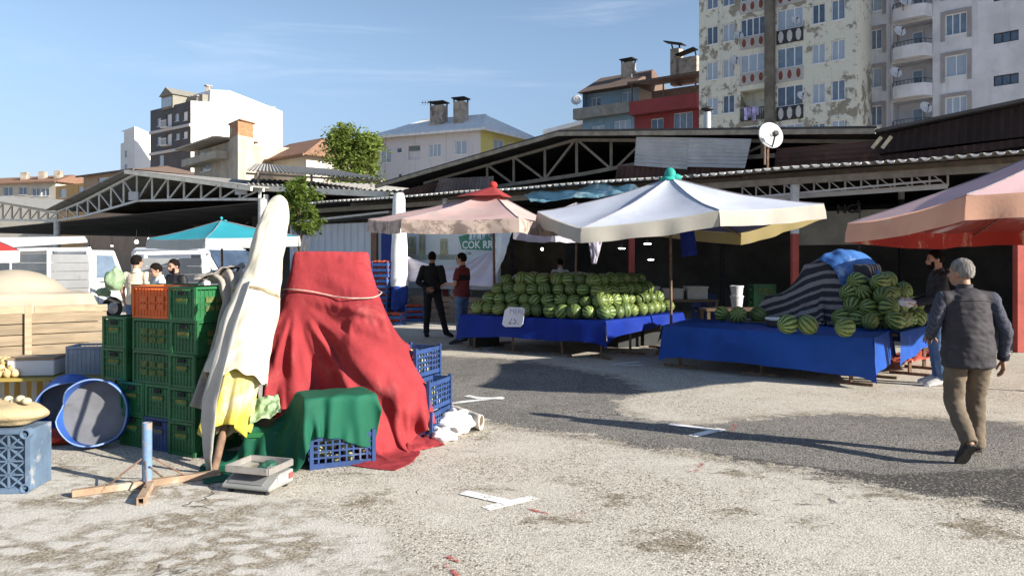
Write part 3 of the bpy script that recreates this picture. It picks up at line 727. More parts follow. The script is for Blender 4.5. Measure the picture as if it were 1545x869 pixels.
# brick chimney tower and houses right of it
m_brickT=M('old_brick',(.34,.17,.09),.9,.3,6,dirt=((.45,.40,.32),.7,.5,.1)); m_plT=M('weathered_plaster',(.42,.37,.30),.9,.15,.8,streak=(1.2,.4,(.2,.17,.14)))
bT=thing('chimney_tower','square plastered chimney tower with bare brick top','chimney',P(360,300,70).xy.to_3d())
FT=Face(P(346,300,71).xy,P(359,300,68.5).xy); FT2=Face(P(359,300,68.5).xy,P(383,300,70.5).xy)
mb=W(bT); zT=FT.uz(356,183)[1]; zB=FT.uz(356,205)[1]
def quad2(mb,z0,z1):
    a,b,c=FT.pt(0,0),FT2.pt(0,0),FT2.pt(FT2.L,0); d=a+(c-b)
    mb.prism([k+V(0,0,z0) for k in (a,b,c,d)],V(0,0,z1-z0))
quad2(mb,0,zB); mb.build('shaft',m_plT,bT); mb=W(bT); quad2(mb,zB,zT); mb.build('brick_top',m_brickT,bT)
mb=W(bT); a,b,c=FT.pt(-.15,zT,.1),FT2.pt(0,zT,.2),FT2.pt(FT2.L+.15,zT,.1); mb.prism([a,b,c,a+(c-b)],V(0,0,.12)); mb.build('cap',m_rtile,bT)
t_,F_,z_=simple_house('weathered house with covered balconies left of the brick topped chimney',293,346,222,78,71,m_plT,None,[(299,226,310,240),(303,246,318,258)],name='balcony_house')
mb=W(t_); q=F_.rect(292,236,345,247); hexa(mb,F_,q[0],q[1],q[2],q[3],.0,1.2); q2=F_.rect(286,217,347,221); hexa(mb,F_,q2[0],q2[1],q2[2]+.1,q2[3],-3,1.5); mb.build('balcony',m_plT,t_)
t_,F_,z_=simple_house('house with orange tiled roof between the chimney tower and the tree',384,462,242,76,70,m_cream,m_rtile,[(388,246,400,258)],2.2,.8,6)
#simple_house('low tiled house behind the leafy tree',440,505,250,88,84,m_plT,m_rtile,[],2.5,1.0,12)
# ================= market halls (plane helpers along their open fronts)
m_corr=M('corrugated_cement',(.30,.29,.27),.9,.2,1.5,dirt=((.14,.13,.11),1.5,.5,.2))
m_rust=M('rusty_corrugated_sheet',(.075,.04,.033),.7,.4,1.2,dirt=((.16,.075,.045),2.2,.55,.15),metal=.0)
m_rustd=M('dark_rusty_sheet',(.032,.021,.02),.8,.3,1.2,dirt=((.07,.035,.025),2,.6,.15))
m_galv=M('galvanised_sheet',(.48,.48,.48),.45,.12,2,dirt=((.28,.24,.2),2.5,.6,.15),metal=.2)
m_under=M('dark_roof_sheet',(.075,.07,.066),.9,.3,1)  # one dark tone for the hall roof sheets and inner ceiling
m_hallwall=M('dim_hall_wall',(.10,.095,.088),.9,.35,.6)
m_postred=M('red_post_paint',(.36,.075,.06),.6,.15,4,dirt=((.2,.06,.05),5,.6,.1)); m_postw=M('white_post_paint',(.52,.53,.54),.6,.08,4)
def corr(mb,a,b,up,wl=.2,amp=.03,n=None):
    """corrugated sheet: edge a->b across the waves, swept by vector up"""
    a=Vector(a); b=Vector(b); up=Vector(up); L=(b-a).length; n=int(L/wl*6); nr=(b-a).cross(up).normalized()
    g=[[a+(b-a)*(k/n)+up*s+nr*amp*math.sin(2*math.pi*k/6) for s in (0,1)] for k in range(n+1)]
    mb.grid(g)
# ---------- right hall
FE=Face((-6.55,25.5),(9.03,13.7))
def E(px,py,o=0): return FE.p(px,py,-o)      # o metres behind the eave line
hall=thing('market_hall','dark open market hall with trusses and rusty roof sheets behind the watermelon stalls','market hall',FE.pt(0,0))
inn=Vector((-FE.n.x,-FE.n.y,0)); dE=Vector((FE.d.x,FE.d.y,0))
# eave canopy sheet
mb=W(hall); n=int(24/.035); g=[]
uA=-1.0; LL=22.5
for k in range(n+1):
    u=uA+LL*k/n; z=3.6+.035*math.sin(2*math.pi*u/.2)+.012*math.sin(u*1.3); g.append([FE.pt(u,z,.12+.03*math.sin(u*2.1)),FE.pt(u,z+.30,-2.6)])
mb.grid(g); mb.build('eave_canopy',m_corr,hall,solid=.012)
mb=W(hall)
for k in range(int(LL/.2)):
    if (k*7)%19==3: continue
    u=uA+(k+.75)*.2; zb=3.6-.035+.012*math.sin(u*1.3)
    pts=[FE.pt(u-.065,zb+.052,.165)]+[FE.pt(u-.065*math.cos(t*math.pi/6),zb+.052-.042*math.sin(t*math.pi/6),.165) for t in range(1,6)]+[FE.pt(u+.065,zb+.052,.165)]
    mb.prism(pts,inn*.08)
moons_=mb.build('eave_light_scallops',M('scallop_light_white',(.85,.83,.78),.8,.08,3),hall); moons_['kind']='stuff'  # white half-moons added to paint the bright sunlit edge of the sheets
mb=W(hall); mb.bar(FE.pt(uA,3.38,-.3),FE.pt(uA+LL,3.38,-.3),.08,.14); mb.bar(FE.pt(uA,3.7,-2.4),FE.pt(uA+LL,3.7,-2.4),.1,.2); mb.build('eave_beam',m_trussd,hall)
# gable roof one: apex at px 868
OT=1.6
apex=E(868,205,OT+.4); lft=E(596,282,OT+.4); rgt=E(1335,202,OT+.4)
def slope(mb,a,b,depth,th=.06): mb.prism([a,b,b+inn*depth,a+inn*depth],V(0,0,th))
mb=W(hall); slope(mb,lft-inn*.8,apex-inn*.8,22); slope(mb,apex-inn*.8,rgt-inn*.8,22)
r2a=E(1325,203,.9); r2b=E(1600,146,.9); slope(mb,r2a-inn*.3,r2b-inn*.3,22)
r2c=r2b+dE*6+V(0,0,.3); slope(mb,r2b,r2c,22); mb.build('roof',m_under,hall)
mb=W(hall)
# top edge rail in pale paint
for a,b in ((lft,apex),(apex,rgt)): mb.bar(a-inn*.9-V(0,0,.07),b-inn*.9-V(0,0,.07),.06,.11)
mb.build('verge_board',M('weathered_batten',(.30,.26,.2),.8,.25,4),hall)
mb=W(hall)
tb=E(735,284,OT); b1=E(880,263,OT); b2=E(960,248,OT); b3=E(1170,235,OT)
for a,b in ((tb,b1),(b1,b2),(b2,b3)): mb.bar(a,b,.09,.10)
def topz(px): 
    return E(px,lerp(282,205,(px-596)/(868-596)) if px<868 else 203,OT)-V(0,0,.16)
def botp(px): 
    y=284-(px-735)*(284-263)/145 if px<880 else (263-(px-880)*15/80 if px<960 else 248-(px-960)*13/210)
    return E(px,y,OT)
mb.bar(topz(640),topz(868),.08); mb.bar(topz(868),topz(1330),.08)
for px in (735,775,822,870,922,975,1060,1150): mb.bar(botp(px),topz(px),.07)
for a,b in ((775,735),(822,870),(922,870)): pass
for pb,pt_ in ((775,737),(822,778),(822,868),(922,872),(930,972),(1010,960),(1110,1165)): mb.bar(botp(pb),topz(pt_),.06)
mb.build('truss',m_trussd,hall)
# sheets hung on the gable
def panel(nm,mat,quad,o,wl=.15,amp=.02,horiz=False):
    q=[E(x,y,o) for x,y in quad]   # bl, br, tr, tl
    mb=W(hall)
    if horiz:
        L=(q[3]-q[0]).length; n=max(6,int(L/wl*6)); nr=inn
        g=[[q[0].lerp(q[3],k/n)-nr*amp*math.sin(2*math.pi*k/6), q[1].lerp(q[2],k/n)-nr*amp*math.sin(2*math.pi*k/6)] for k in range(n+1)]
    else:
        L=(q[1]-q[0]).length; n=max(6,int(L/wl*6)); nr=inn
        g=[[q[0].lerp(q[1],k/n)-nr*amp*math.sin(2*math.pi*k/6), q[3].lerp(q[2],k/n)-nr*amp*math.sin(2*math.pi*k/6)] for k in range(n+1)]
    mb.grid(g); mb.build(nm,mat,hall,solid=.008)
panel('sheet_panel',m_galv,[(957,250),(1037,256),(1040,208),(960,207)],1.2,.09,.012,True)
panel('sheet_panel',m_galv,[(1037,252),(1124,254),(1134,210),(1040,208)],1.15,.09,.012,True)
panel('rusty_sheet',m_rust,[(927,276),(1120,268),(1122,252),(932,250)],1.3)
panel('rusty_sheet',m_rust,[(1168,253),(1326,246),(1330,212),(1172,225)],.9,.1,.012,True)
panel('rusty_sheet',m_rust,[(605,297),(660,294),(690,268),(610,286)],1.0)
panel('rusty_sheet',M('grey_rust_sheet',(.14,.12,.12),.6,.3,2,dirt=((.12,.07,.05),3,.5,.15)),[(655,294),(744,288),(745,266),(664,270)],.95)
panel('rusty_sheet',m_rustd,[(1326,232),(1600,200),(1600,146),(1330,204)],.8)
panel('rusty_sheet',m_rust,[(1326,249),(1600,214),(1600,202),(1326,236)],.85)
for x,y,x2,y2 in ((1316,224,1330,207),(1331,224,1345,206)): mb=W(hall); mb.bar(E(x,y,.5),E(x2,y2,.5),.03,.07); mb.build('loose_batten',M('bare_batten',(.55,.48,.32),.8,.15,5),hall)
# side and back walls and interior posts
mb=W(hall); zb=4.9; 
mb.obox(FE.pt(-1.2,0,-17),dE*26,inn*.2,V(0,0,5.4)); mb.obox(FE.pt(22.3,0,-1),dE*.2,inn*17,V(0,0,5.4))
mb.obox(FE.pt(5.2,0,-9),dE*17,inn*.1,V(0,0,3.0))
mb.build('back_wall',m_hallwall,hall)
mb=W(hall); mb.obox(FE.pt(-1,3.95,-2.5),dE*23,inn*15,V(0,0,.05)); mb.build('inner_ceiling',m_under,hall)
for (px,o,top) in ((672,.3,3.5),(953,.4,3.4),(1199,.4,3.4),(1537,.3,3.3),(773,3,3.5),(865,5,3.5),(1090,6,3.5),(1360,6,3.5)):
    c=E(px,395,o); s=.14 if o<2 else .12
    mb=W(hall); mb.mi=0; split=2.25 if o<2 and px!=672 and px!=1537 else 3.3
    zt=top; mb.box((c.x,c.y,split/2),(s,s,split)); mb.mi=1
    if zt>split: mb.box((c.x,c.y,(split+zt)/2),(s+.004,s+.004,zt-split))
    mb.build('post',[m_postred if o<2 else m_darkiron,m_postw],hall,bevel=.008)
mb=W(hall)
a=E(1120,302,.9); b=E(1430,281,.9); mb.bar(a,b,.05,.10); a=E(1110,300,.6); b=E(1420,272,.6); mb.bar(a,b,.04,.04)
for k in range(14):
    q=k/13; p0=E(1120,302,.9).lerp(E(1430,281,.9),q); mb.bar(p0,p0+V(0,0,.3),.03); 
    p1=E(1120,302,.9).lerp(E(1430,281,.9),min(1,q+1/13)); mb.bar(p0+V(0,0,.3),p1,.025)
mb.build('lattice_beam',m_postw,hall)
mb=W(hall); a=E(1205,347,1.5); b=E(1370,343,1.5); d=b-a; mb.obox(a-V(0,0,.35),Vector((d.x,d.y,0)),inn*.05,V(0,0,.75)); sgn=mb.build('sign_board',M('dim_cream_board',(.20,.18,.14),.7,.2,2),hall)
def text_mesh(txt,size,o,dx,dz,thick,name,mat,parent,bold=0.0,align='LEFT'):
    """lettering laid on the plane through o spanned by dx (reading direction) and dz (up)"""
    cu=bpy.data.curves.new(name,'FONT'); cu.body=txt; cu.size=size; cu.extrude=thick; cu.offset=bold; cu.align_x=align; cu.resolution_u=2
    tmp=bpy.data.objects.new('tmp',cu); COL.objects.link(tmp)
    dg=bpy.context.evaluated_depsgraph_get(); me=bpy.data.meshes.new_from_object(tmp.evaluated_get(dg))
    bpy.data.objects.remove(tmp); bpy.data.curves.remove(cu)
    X=Vector(dx).normalized(); Z=Vector(dz).normalized(); N=X.cross(Z)
    for v in me.vertices: c=v.co.copy(); v.co=Vector(o)+X*c.x+Z*c.y+N*c.z
    me.name=name; me.materials.clear(); me.materials.append(mat); me.update()
    ob=bpy.data.objects.new(name,me); link(ob)
    if parent is not None: ob.parent=parent
    return ob
m_ink=M('black_lettering',(.012,.012,.012),.7,.1)
o=E(1262,322,1.48); text_mesh('NCİ',.27,o-Vector(hall.location),dE,(0,0,1),.004,'lettering',m_ink,sgn,.008)
# lamps hanging inside (lit in the photograph)
m_lamp=glow('lit_bulb',(1,.97,.9),9)
def lamp(px,py,Y,label,tube=False,s=.05):
    c=P(px,py,Y); t=thing('ceiling_lamp',label,'lamp',c)
    mb=MB(); 
    if tube: mb.box((0,0,0),(.17,.05,.025))
    else: mb.ball((0,0,0),s,n=10,m=6)
    mb.build('bulb',m_lamp,t)
    mb=MB(); mb.tube([(0,0,.04),(0,0,.12)],.03,8); mb.tube([(0,0,.1),(0,0,.5)],.008,5); mb.build('cord',m_darkiron,t)
lamp(818,376,23,'small lit bulb hanging deep inside the hall above the watermelons',False,.04)
lamp(938,375,21,'lit lamp left of the red post inside the dark hall',True); lamp(977,368,20,'lit lamp right of the red post inside the dark hall',True); lamp(982,392,24,'tiny lit lamp low at the back of the hall',True)
# merchandise dimly seen in the hall: shelf with pale boxes and counter
def counter(label,px,py,Y,w,d,h):
    c=G(px,HYP+EYE*FPX/Y); t=thing('counter_table',label,'counter',c)
    mb=MB(); mb.box((0,0,h-.03),(w,d,.05)); mb.build('counter_top',m_darkwood,t,bevel=.005)
    for x in(-1,1):
        for y in(-1,1): q=MB(); q.box((x*(w/2-.05),y*(d/2-.05),(h-.055)/2),(.06,.06,h-.055)); q.build('leg',m_darkwood,t)
    return c
cc=counter('dark wooden counter behind the left watermelon pile',1000,0,17.5,2.4,.7,.8)
mwb=M('pale_plastic_box',(.30,.29,.26),.7,.15,3)
def openbox(name,label,cat,c,w,d,h,mat,rz=0,group=None):
    t=MB(c); rot=Matrix.Rotation(rz,3,'Z'); th=.012
    for cx,cy,sx,sy in ((0,-d/2,w,th),(0,d/2,w,th),(-w/2,0,th,d-th),(w/2,0,th,d-th)): t.box(Vector(c)+rot@V(cx,cy,h/2),(sx,sy,h),rot)
    t.box(Vector(c)+V(0,0,th/2+.002),(w-.03,d-.03,th),rot)
    for cx,cy,sx,sy in ((0,-d/2-.012,w+.05,.02),(0,d/2+.012,w+.05,.02)): t.box(Vector(c)+rot@V(cx,cy,h-.02),(sx,sy,.035),rot)
    o=t.build(name,mat); return tag(o,label,cat,group)
for k,(px,l) in enumerate(((960,'left'),(988,'second'),(1016,'third'),(1040,'right'))):
    openbox('plastic_tub',{'left':'pale plastic tub at the left end of the dim counter','second':'pale plastic tub second from left on the dim counter','third':'pale plastic tub third from left on the dim counter','right':'pale plastic tub at the right end of the dim counter'}[l],'tub',(cc.x-.9+k*.55,cc.y,.80),.45,.4,.24+.05*(k%2),mwb)
cc2=counter('dark counter behind the right stall carrying the white buckets',1120,0,15.4,1.6,.6,.72)
for k in range(2):
    c=V(cc2.x-.14,cc2.y-.1,.721+k*.2); mb=MB(c); mb.lathe([(.10,0),(.125,.22),(.135,.22),(.135,.25),(.12,.25),(.118,.23),(.095,.02)],c,18)
    tag(mb.build('bucket',M('white_bucket',(.55,.56,.57),.4,.05,3),smooth=40),('upper' if k else 'lower')+' white bucket of the stacked pair behind the right stall','bucket')
# steel flue above the roof
c=E(1067,205,3); t=thing('flue_pipe','short steel flue pipe with dark cap above the hall roof','chimney',c)
mb=MB(); mb.lathe([(.10,-.3),(.10,.62)],n=14); mb.build('pipe',m_galv,t,smooth=40); mb=MB(); mb.lathe([(.06,.62),(.06,.69),(.17,.69),(.17,.72),(.03,.79)],n=14); mb.build('cowl',m_darkiron,t,smooth=40)
c=E(1161,206,.5); t=dish('satellite_dish','large white satellite dish on the hall roof edge against the peeling block','x' and c,19.5*c.y/FPX,(.18,-1,.25)); t['label']='large white satellite dish standing on the hall roof edge'
mb=MB(); mb.bar((0,.1,-.1),(0,.12,-.85),.04); mb.build('mast',m_iron,t)
# blue green tarpaulin slung under the eave between the two umbrellas
def cloth_quad(mb,c4,nx,ny,amp,fr=3,seed=0,sag=0):
    a,b,c,d=[Vector(k) for k in c4]; nr=(b-a).cross(d-a).normalized()
    g=[]
    for i in range(nx+1):
        r=[]
        for j in range(ny+1):
            s,t=i/nx,j/ny; p=a.lerp(b,s).lerp(d.lerp(c,s),t)
            w_=noise.noise(Vector((s*fr+seed,t*fr*.8,seed*1.7)))+.5*noise.noise(Vector((s*fr*2.7,t*fr*2.2+seed,3)))
            p=p+nr*amp*w_-V(0,0,sag*4*s*(1-s)*(1 if t>.5 else .5)); r.append(p)
        g.append(r)
    mb.grid(g,[[(i/nx,j/ny) for j in range(ny+1)] for i in range(nx+1)])
m_tealT=M('blue_green_tarp',(.19,.36,.42),.5,.3,1.6,dirt=((.42,.55,.55),2.2,.55,.1))
mb=MB(E(860,300,-.2)); cloth_quad(mb,(E(800,303,-.4),E(985,290,-.4),E(935,276,.1),E(790,292,.1)),26,12,.12,5,2)
tag(mb.build('tarpaulin',m_tealT,smooth=180),'crumpled blue green tarpaulin slung along the eave between two umbrellas','tarpaulin')
# blue cloth hanging near the pole, lilac scalloped valance of a third umbrella is built with the umbrellas
mb=MB(E(1040,360,.2)); cloth_quad(mb,(P(1024,338,14.6),P(1046,336,14.6),P(1052,385,14.6),P(1030,388,14.6)),8,12,.05,3,5)
tag(mb.build('hanging_cloth',M('deep_blue_cloth',(.015,.04,.30),.7,.15,3),smooth=180,solid=.006),'deep blue cloth hanging beside the pole of the white umbrella','cloth')

# ---------- left hall (open trusses)
FL=Face((-26.1,43.6),(-9.42,28.75))
def LP(px,py,o=0): return FL.p(px,py,-o)
lh=thing('market_hall','open sided left hall with white zigzag roof trusses','market hall',FL.pt(0,0)); iL=Vector((-FL.n.x,-FL.n.y,0)); dL=Vector((FL.d.x,FL.d.y,0))
mb=W(lh)
bot=[(86,333),(128,326),(208,303),(260,302),(330,301),(398,301)]; top=[(84,321),(124,305),(205,263),(260,269),(330,278),(398,287)]
def along(pl,px):
    for (x0,y0),(x1,y1) in zip(pl,pl[1:]):
        if x0<=px<=x1: return y0+(y1-y0)*(px-x0)/(x1-x0)
    return pl[-1][1] if px>pl[-1][0] else pl[0][1]
for pl,w_ in ((bot,.10),(top,.12)):
    for a,b in zip(pl,pl[1:]): mb.bar(LP(*a),LP(*b),.09,w_)
xs_=[86,101,117,133,150,168,187,207,230,254,278,304,333,362,392]
for k,x in enumerate(xs_):
    mb.bar(LP(x,along(bot,x)),LP(x,along(top,x)),.085)
    if k+1<len(xs_):
        x2=xs_[k+1]
        if x2<=207: mb.bar(LP(x,along(top,x)),LP(x2,along(bot,x2)),.06)
        else: mb.bar(LP(x,along(bot,x)),LP(x2,along(top,x2)),.06)
# second bay running off to the left
bl=[(-60,331),(86,333)]; tl_=[(-60,298),(0,306),(86,322)]
for pl in (bl,tl_):
    for a,b in zip(pl,pl[1:]): mb.bar(LP(*a),LP(*b),.09,.12)
xs2=[-30,-12,4,18,31,45,58,72]
for x,x2 in zip(xs2,xs2[1:]+[84]):
    mb.bar(LP(x,along(bl,x)),LP(x,along(tl_,x)),.08); mb.bar(LP(x,along(bl,x)),LP(x2,along(tl_,x2)),.06)
mb.build('truss',m_truss,lh)
for px in (86,396):
    c=LP(px,400); mb=W(lh); mb.tube([(c.x,c.y,0),(c.x,c.y,along(bot,px)*0+LP(px,along(bot,px)).z)],.16 if px>200 else .17,10); mb.box((c.x,c.y,.1),(.5,.5,.2)); mb.build('column',m_truss,lh,smooth=40)
mb=W(lh); c=LP(0,400,8)
Lz=LP(84,321).z
def slopeL(a,b,d,th=.05): mb.prism([a,b,b+iL*d,a+iL*d],V(0,0,th))
ap=LP(205,259)-iL*.5; rr=LP(398,284)-iL*.5; ll=LP(84,318)-iL*.5; l2=LP(-60,294)-iL*.5
slopeL(ll,ap,26); slopeL(ap,rr,26); slopeL(l2,ll,26)
mb.build('roof',m_corr,lh)
mb=W(lh); r3=LP(590,290)-iL*.5
mb.bar(ap-V(0,0,.06),rr-V(0,0,.06),.08,.16); mb.build('fascia',M('pale_fascia_board',(.78,.72,.60),.8,.12,2,dirt=((.3,.2,.12),3,.6,.12)),lh)
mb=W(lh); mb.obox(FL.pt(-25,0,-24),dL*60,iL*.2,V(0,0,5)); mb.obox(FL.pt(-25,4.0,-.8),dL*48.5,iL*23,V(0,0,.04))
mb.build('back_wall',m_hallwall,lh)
mb=W(lh)     # second truss row deep inside
for o in (8,16):
    for a,b in zip(bot,bot[1:]): mb.bar(LP(*a)+iL*o,LP(*b)+iL*o,.09)
    for x,x2 in zip(xs_,xs_[1:]): mb.bar(LP(x,along(bot,x))+iL*o-V(0,0,.5),LP(x2,along(bot,x2))+iL*o,.07)
mb.build('inner_truss',m_trussd,lh)
for px,py in ((202,296),(364,286)): mb=W(lh); c=LP(px,py,-.3); mb.box(c,(.45,.12,.4)); mb.build('floodlight',m_postw,lh)
lamp(135,374,36,'leftmost lit bulb in the dark left hall',s=.05); lamp(169,371,38,'second lit bulb from left in the dark left hall',s=.045); lamp(206,365,32,'brightest lit bulb in the dark left hall',s=.075); lamp(225,361,33,'rightmost lit bulb in the left hall beside the teal umbrella',s=.07)
# ---------- low sheds between the two halls
sh=thing('market_shed','low shed with two tiers of corrugated roofing behind the small tree','shed',P(500,395,30).xy.to_3d())
mb=W(sh)
def corrslab(q,wl=.25,amp=.035):
    bl_,br,tr,tl2=[Vector(k) for k in q]; L=(br-bl_).length; n=int(L/wl*6)
    mb.grid([[bl_.lerp(br,k/n)+V(0,0,amp*math.sin(2*math.pi*k/6)), tl2.lerp(tr,k/n)+V(0,0,amp*math.sin(2*math.pi*k/6))] for k in range(n+1)])
corrslab((P(372,257,31),P(576,270,26.5),P(500,256,42),P(385,247,46)))
mb.build('upper_roof',m_corr,sh,solid=.02)
mb=W(sh); corrslab((P(372,278,29.5),P(603,289,26),P(640,282,40),P(380,270,44))); mb.build('lower_roof',m_corr,sh,solid=.02)
mb=W(sh); mb.bar(P(372,283,29.5),P(588,294,26),.06,.20); mb.build('fascia',_mats['pale_fascia_board'],sh)
text_mesh('Üst Zeytinal 16',.17,P(478,294,27.95)-Vector(sh.location),(P(588,294,26)-P(372,283,29.5)),(0,0,1),.002,'lettering',M('faded_brown_lettering',(.3,.17,.08),.8,.2),sh)
mb=W(sh)
for px,Y in ((390,30),(470,28.6),(560,27)):
    a=P(px,270,Y+.6); b=P(px,262-(px-390)*-.04,Y+.6); mb.bar(P(px,282,Y+.5),P(px,258+(px-372)*.06,Y+.5),.08)
mb.bar(P(372,262,31.3),P(576,274,26.8),.08); mb.build('roof_post',m_trussd,sh)
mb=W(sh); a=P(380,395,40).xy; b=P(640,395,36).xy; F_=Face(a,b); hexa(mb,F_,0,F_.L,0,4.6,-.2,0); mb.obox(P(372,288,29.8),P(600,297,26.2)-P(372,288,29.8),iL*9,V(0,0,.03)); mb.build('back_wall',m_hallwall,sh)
for px,Y in ((402,29),(598,27)):
    c=P(px,395,Y); mb=W(sh); mb.box((c.x,c.y,2.1),(.16,.16,4.2)); mb.build('post',m_truss,sh)
# white corrugated kiosk
kk=thing('site_kiosk','white corrugated metal kiosk with low pitched white roof','kiosk',P(520,395,27).xy.to_3d())
FK=Face(P(438,395,27.5).xy,P(575,395,25).xy)
mb=W(kk); zt=FK.uz(500,338)[1]
n=int(FK.L/.32*8); 
mb.grid([[FK.pt(FK.L*k/n,0,.02*(1 if (k%8)<5 else -1)),FK.pt(FK.L*k/n,zt,.02*(1 if (k%8)<5 else -1))] for k in range(n+1)])
a,b=FK.pt(FK.L,0),FK.pt(FK.L,0,-5); mb.face([a,b,b+V(0,0,zt),a+V(0,0,zt)]); mb.build('wall',M('white_kiosk_sheet',(.62,.66,.72),.5,.05,1.5),kk)
mb=W(kk); mb.prism([FK.pt(-.4,zt,.5),FK.pt(FK.L+.8,zt+.25,.5),FK.pt(FK.L+.8,zt+.75,-5),FK.pt(-.4,zt+.5,-5)],V(0,0,.06)); mb.build('roof',m_white,kk)
mb=W(kk); hexa(mb,FK,FK.L-.35,FK.L-.1,0,zt-.02,.03,.12); mb.build('corner_post',M('brown_frame',(.25,.14,.09),.7,.15),kk)
# rigid white flat roof stand at far left
ws=thing('stall_roof','flat white roofed stall behind the white truck at the far left','stall',P(60,395,25).xy.to_3d())
mb=W(ws); mb.prism([P(-60,378,25),P(132,366,25),P(128,359,31),P(-60,362,31)],V(0,0,.07)); mb.build('roof',m_white,ws)
mb=W(ws); F_=Face(P(-60,395,25.6).xy,P(85,395,25.6).xy); hexa(mb,F_,0,F_.L,1.9,2.0,-.05,0); hexa(mb,F_,0,F_.L,1.2,1.95,-3,-2.9); mb.build('side_panel',m_white,ws)
for px in (-50,125): c=P(px,395,25.8); mb=W(ws); mb.tube([(c.x,c.y,0),(c.x,c.y,2.1)],.05,8); mb.build('post',m_truss,ws)
mb=MB(P(55,400,22)); cloth_quad(mb,(P(36,391,22),P(75,391,22),P(75,410,22),P(36,410,22)),14,8,.06,4,9); tag(mb.build('patterned_cloth',M('brown_patterned_cloth',(.20,.09,.065),.9,.5,14,dirt=((.42,.34,.26),11,.55,.1)),smooth=180,solid=.01),'brown patterned cloth hung beside the white truck','cloth')

# bananas hanging dimly inside the hall
c=P(1297,380,15.0); t=thing('banana_bunch','dim yellow banana bunch hanging inside the hall beside the red post','bananas',c)
mb=MB()
for k in range(9):
    a=k*.7; d=V(math.cos(a),math.sin(a)*.6,0); z=-.06*(k%3); mb.tube([V(0,0,z),d*.09+V(0,0,z-.05),d*.12+V(0,0,z-.15),d*.10+V(0,0,z-.23)],[.012,.02,.02,.008],7)
mb.build('fruit',M('banana_skin',(.50,.40,.05),.6,.2,9),t,smooth=60)
mb=MB(); mb.tube([V(0,0,.9),V(0,0,-.1)],.012,6); mb.build('hanging_cord',m_darkiron,t)
# ================= trees
m_bark=M('bark',(.13,.10,.07),.95,.3,8)
def leaf_mat(name,col):
    m=M(name,col,.55,.35,1.2,spec=.35,transl=.42,rnd=.05); return m
def tree(name,label,loc,h,crown,n,leaf,mat,trunk_r=.12,seed=1,cat='tree',clusters=40,gap=.0):
    """crown: list of (centre, radii) lobes in local coordinates"""
    rg=random.Random(seed); t=thing(name,label,cat,loc)
    tb=MB(); top=V(0,0,h*.55); tb.tube([V(0,0,-.1),V(.04*h*.1,0,h*.25),top],[trunk_r,trunk_r*.8,trunk_r*.55],8)
    cl=[]
    for k in range(clusters):
        c,r=rg.choice(crown); d=Vector((rg.gauss(0,1),rg.gauss(0,1),rg.gauss(0,1))).normalized()*rg.random()**.45
        cl.append(Vector(c)+Vector((d.x*r[0],d.y*r[1],d.z*r[2])))
    for p in cl[::2]:
        a=V(0,0,h*rg.uniform(.25,.55)); m_=a.lerp(p,.5)+V(rg.uniform(-.1,.1),rg.uniform(-.1,.1),.12)*h*.1; tb.tube([a,m_,p],[trunk_r*.4,trunk_r*.25,trunk_r*.08],5)
    tb.build('trunk',m_bark,t,smooth=60)
    lb=MB()
    for p in cl:
        cr=rg.uniform(.5,1.1)*max(crown[0][1])*.30
        for k in range(n//clusters):
            d=Vector((rg.gauss(0,1),rg.gauss(0,1),rg.gauss(0,.7)))*cr*.55
            q=p+d; e=Euler((rg.uniform(-.9,.9),rg.uniform(-.9,.9),rg.uniform(0,6.3))).to_matrix(); s=leaf*rg.uniform(.6,1.3)
            a=e@V(s,0,0); b=e@V(0,s*.45,0); u=e@V(0,0,s*.12)
            lb.face([q-a,q-b+u,q+a,q+b+u])
    lb.build('crown',mat,t)
    return t
m_leafA=leaf_mat('tree_leaf',(.20,.26,.06)); m_leafB=leaf_mat('bright_leaf',(.15,.22,.04)); m_leafC=leaf_mat('dark_leaf',(.03,.055,.015))
c=P(536,395,60); c.z=0
tree('tall_tree','tall leafy tree standing behind the sheds left of the yellow sided house',c,9.5,[((-.6,0,9.0),(1.5,1.3,3.0)),((.9,0,7.6),(1.4,1.3,2.6)),((-1.2,0,7.4),(1.7,1.5,1.6)),((1.4,0,6.5),(2.4,1.8,1.6)),((1.0,0,10.3),(.6,.6,1.4)),((-1.0,0,11.2),(1.0,.8,1.0)),((-.2,0,6.0),(3.0,1.5,1.2))],15000,.20,m_leafA,.2,3,clusters=150)
c=G(452,HYP+EYE*FPX/24.0)
tree('young_tree','slender young tree with fresh green leaves beside the white kiosk roof',c,3.9,[((-.05,0,3.6),(.75,.6,.28)),((.05,0,3.1),(.8,.7,.35)),((0,0,4.0),(.45,.4,.22)),((.25,0,2.75),(.55,.5,.2))],2600,.085,m_leafB,.035,8,clusters=44)

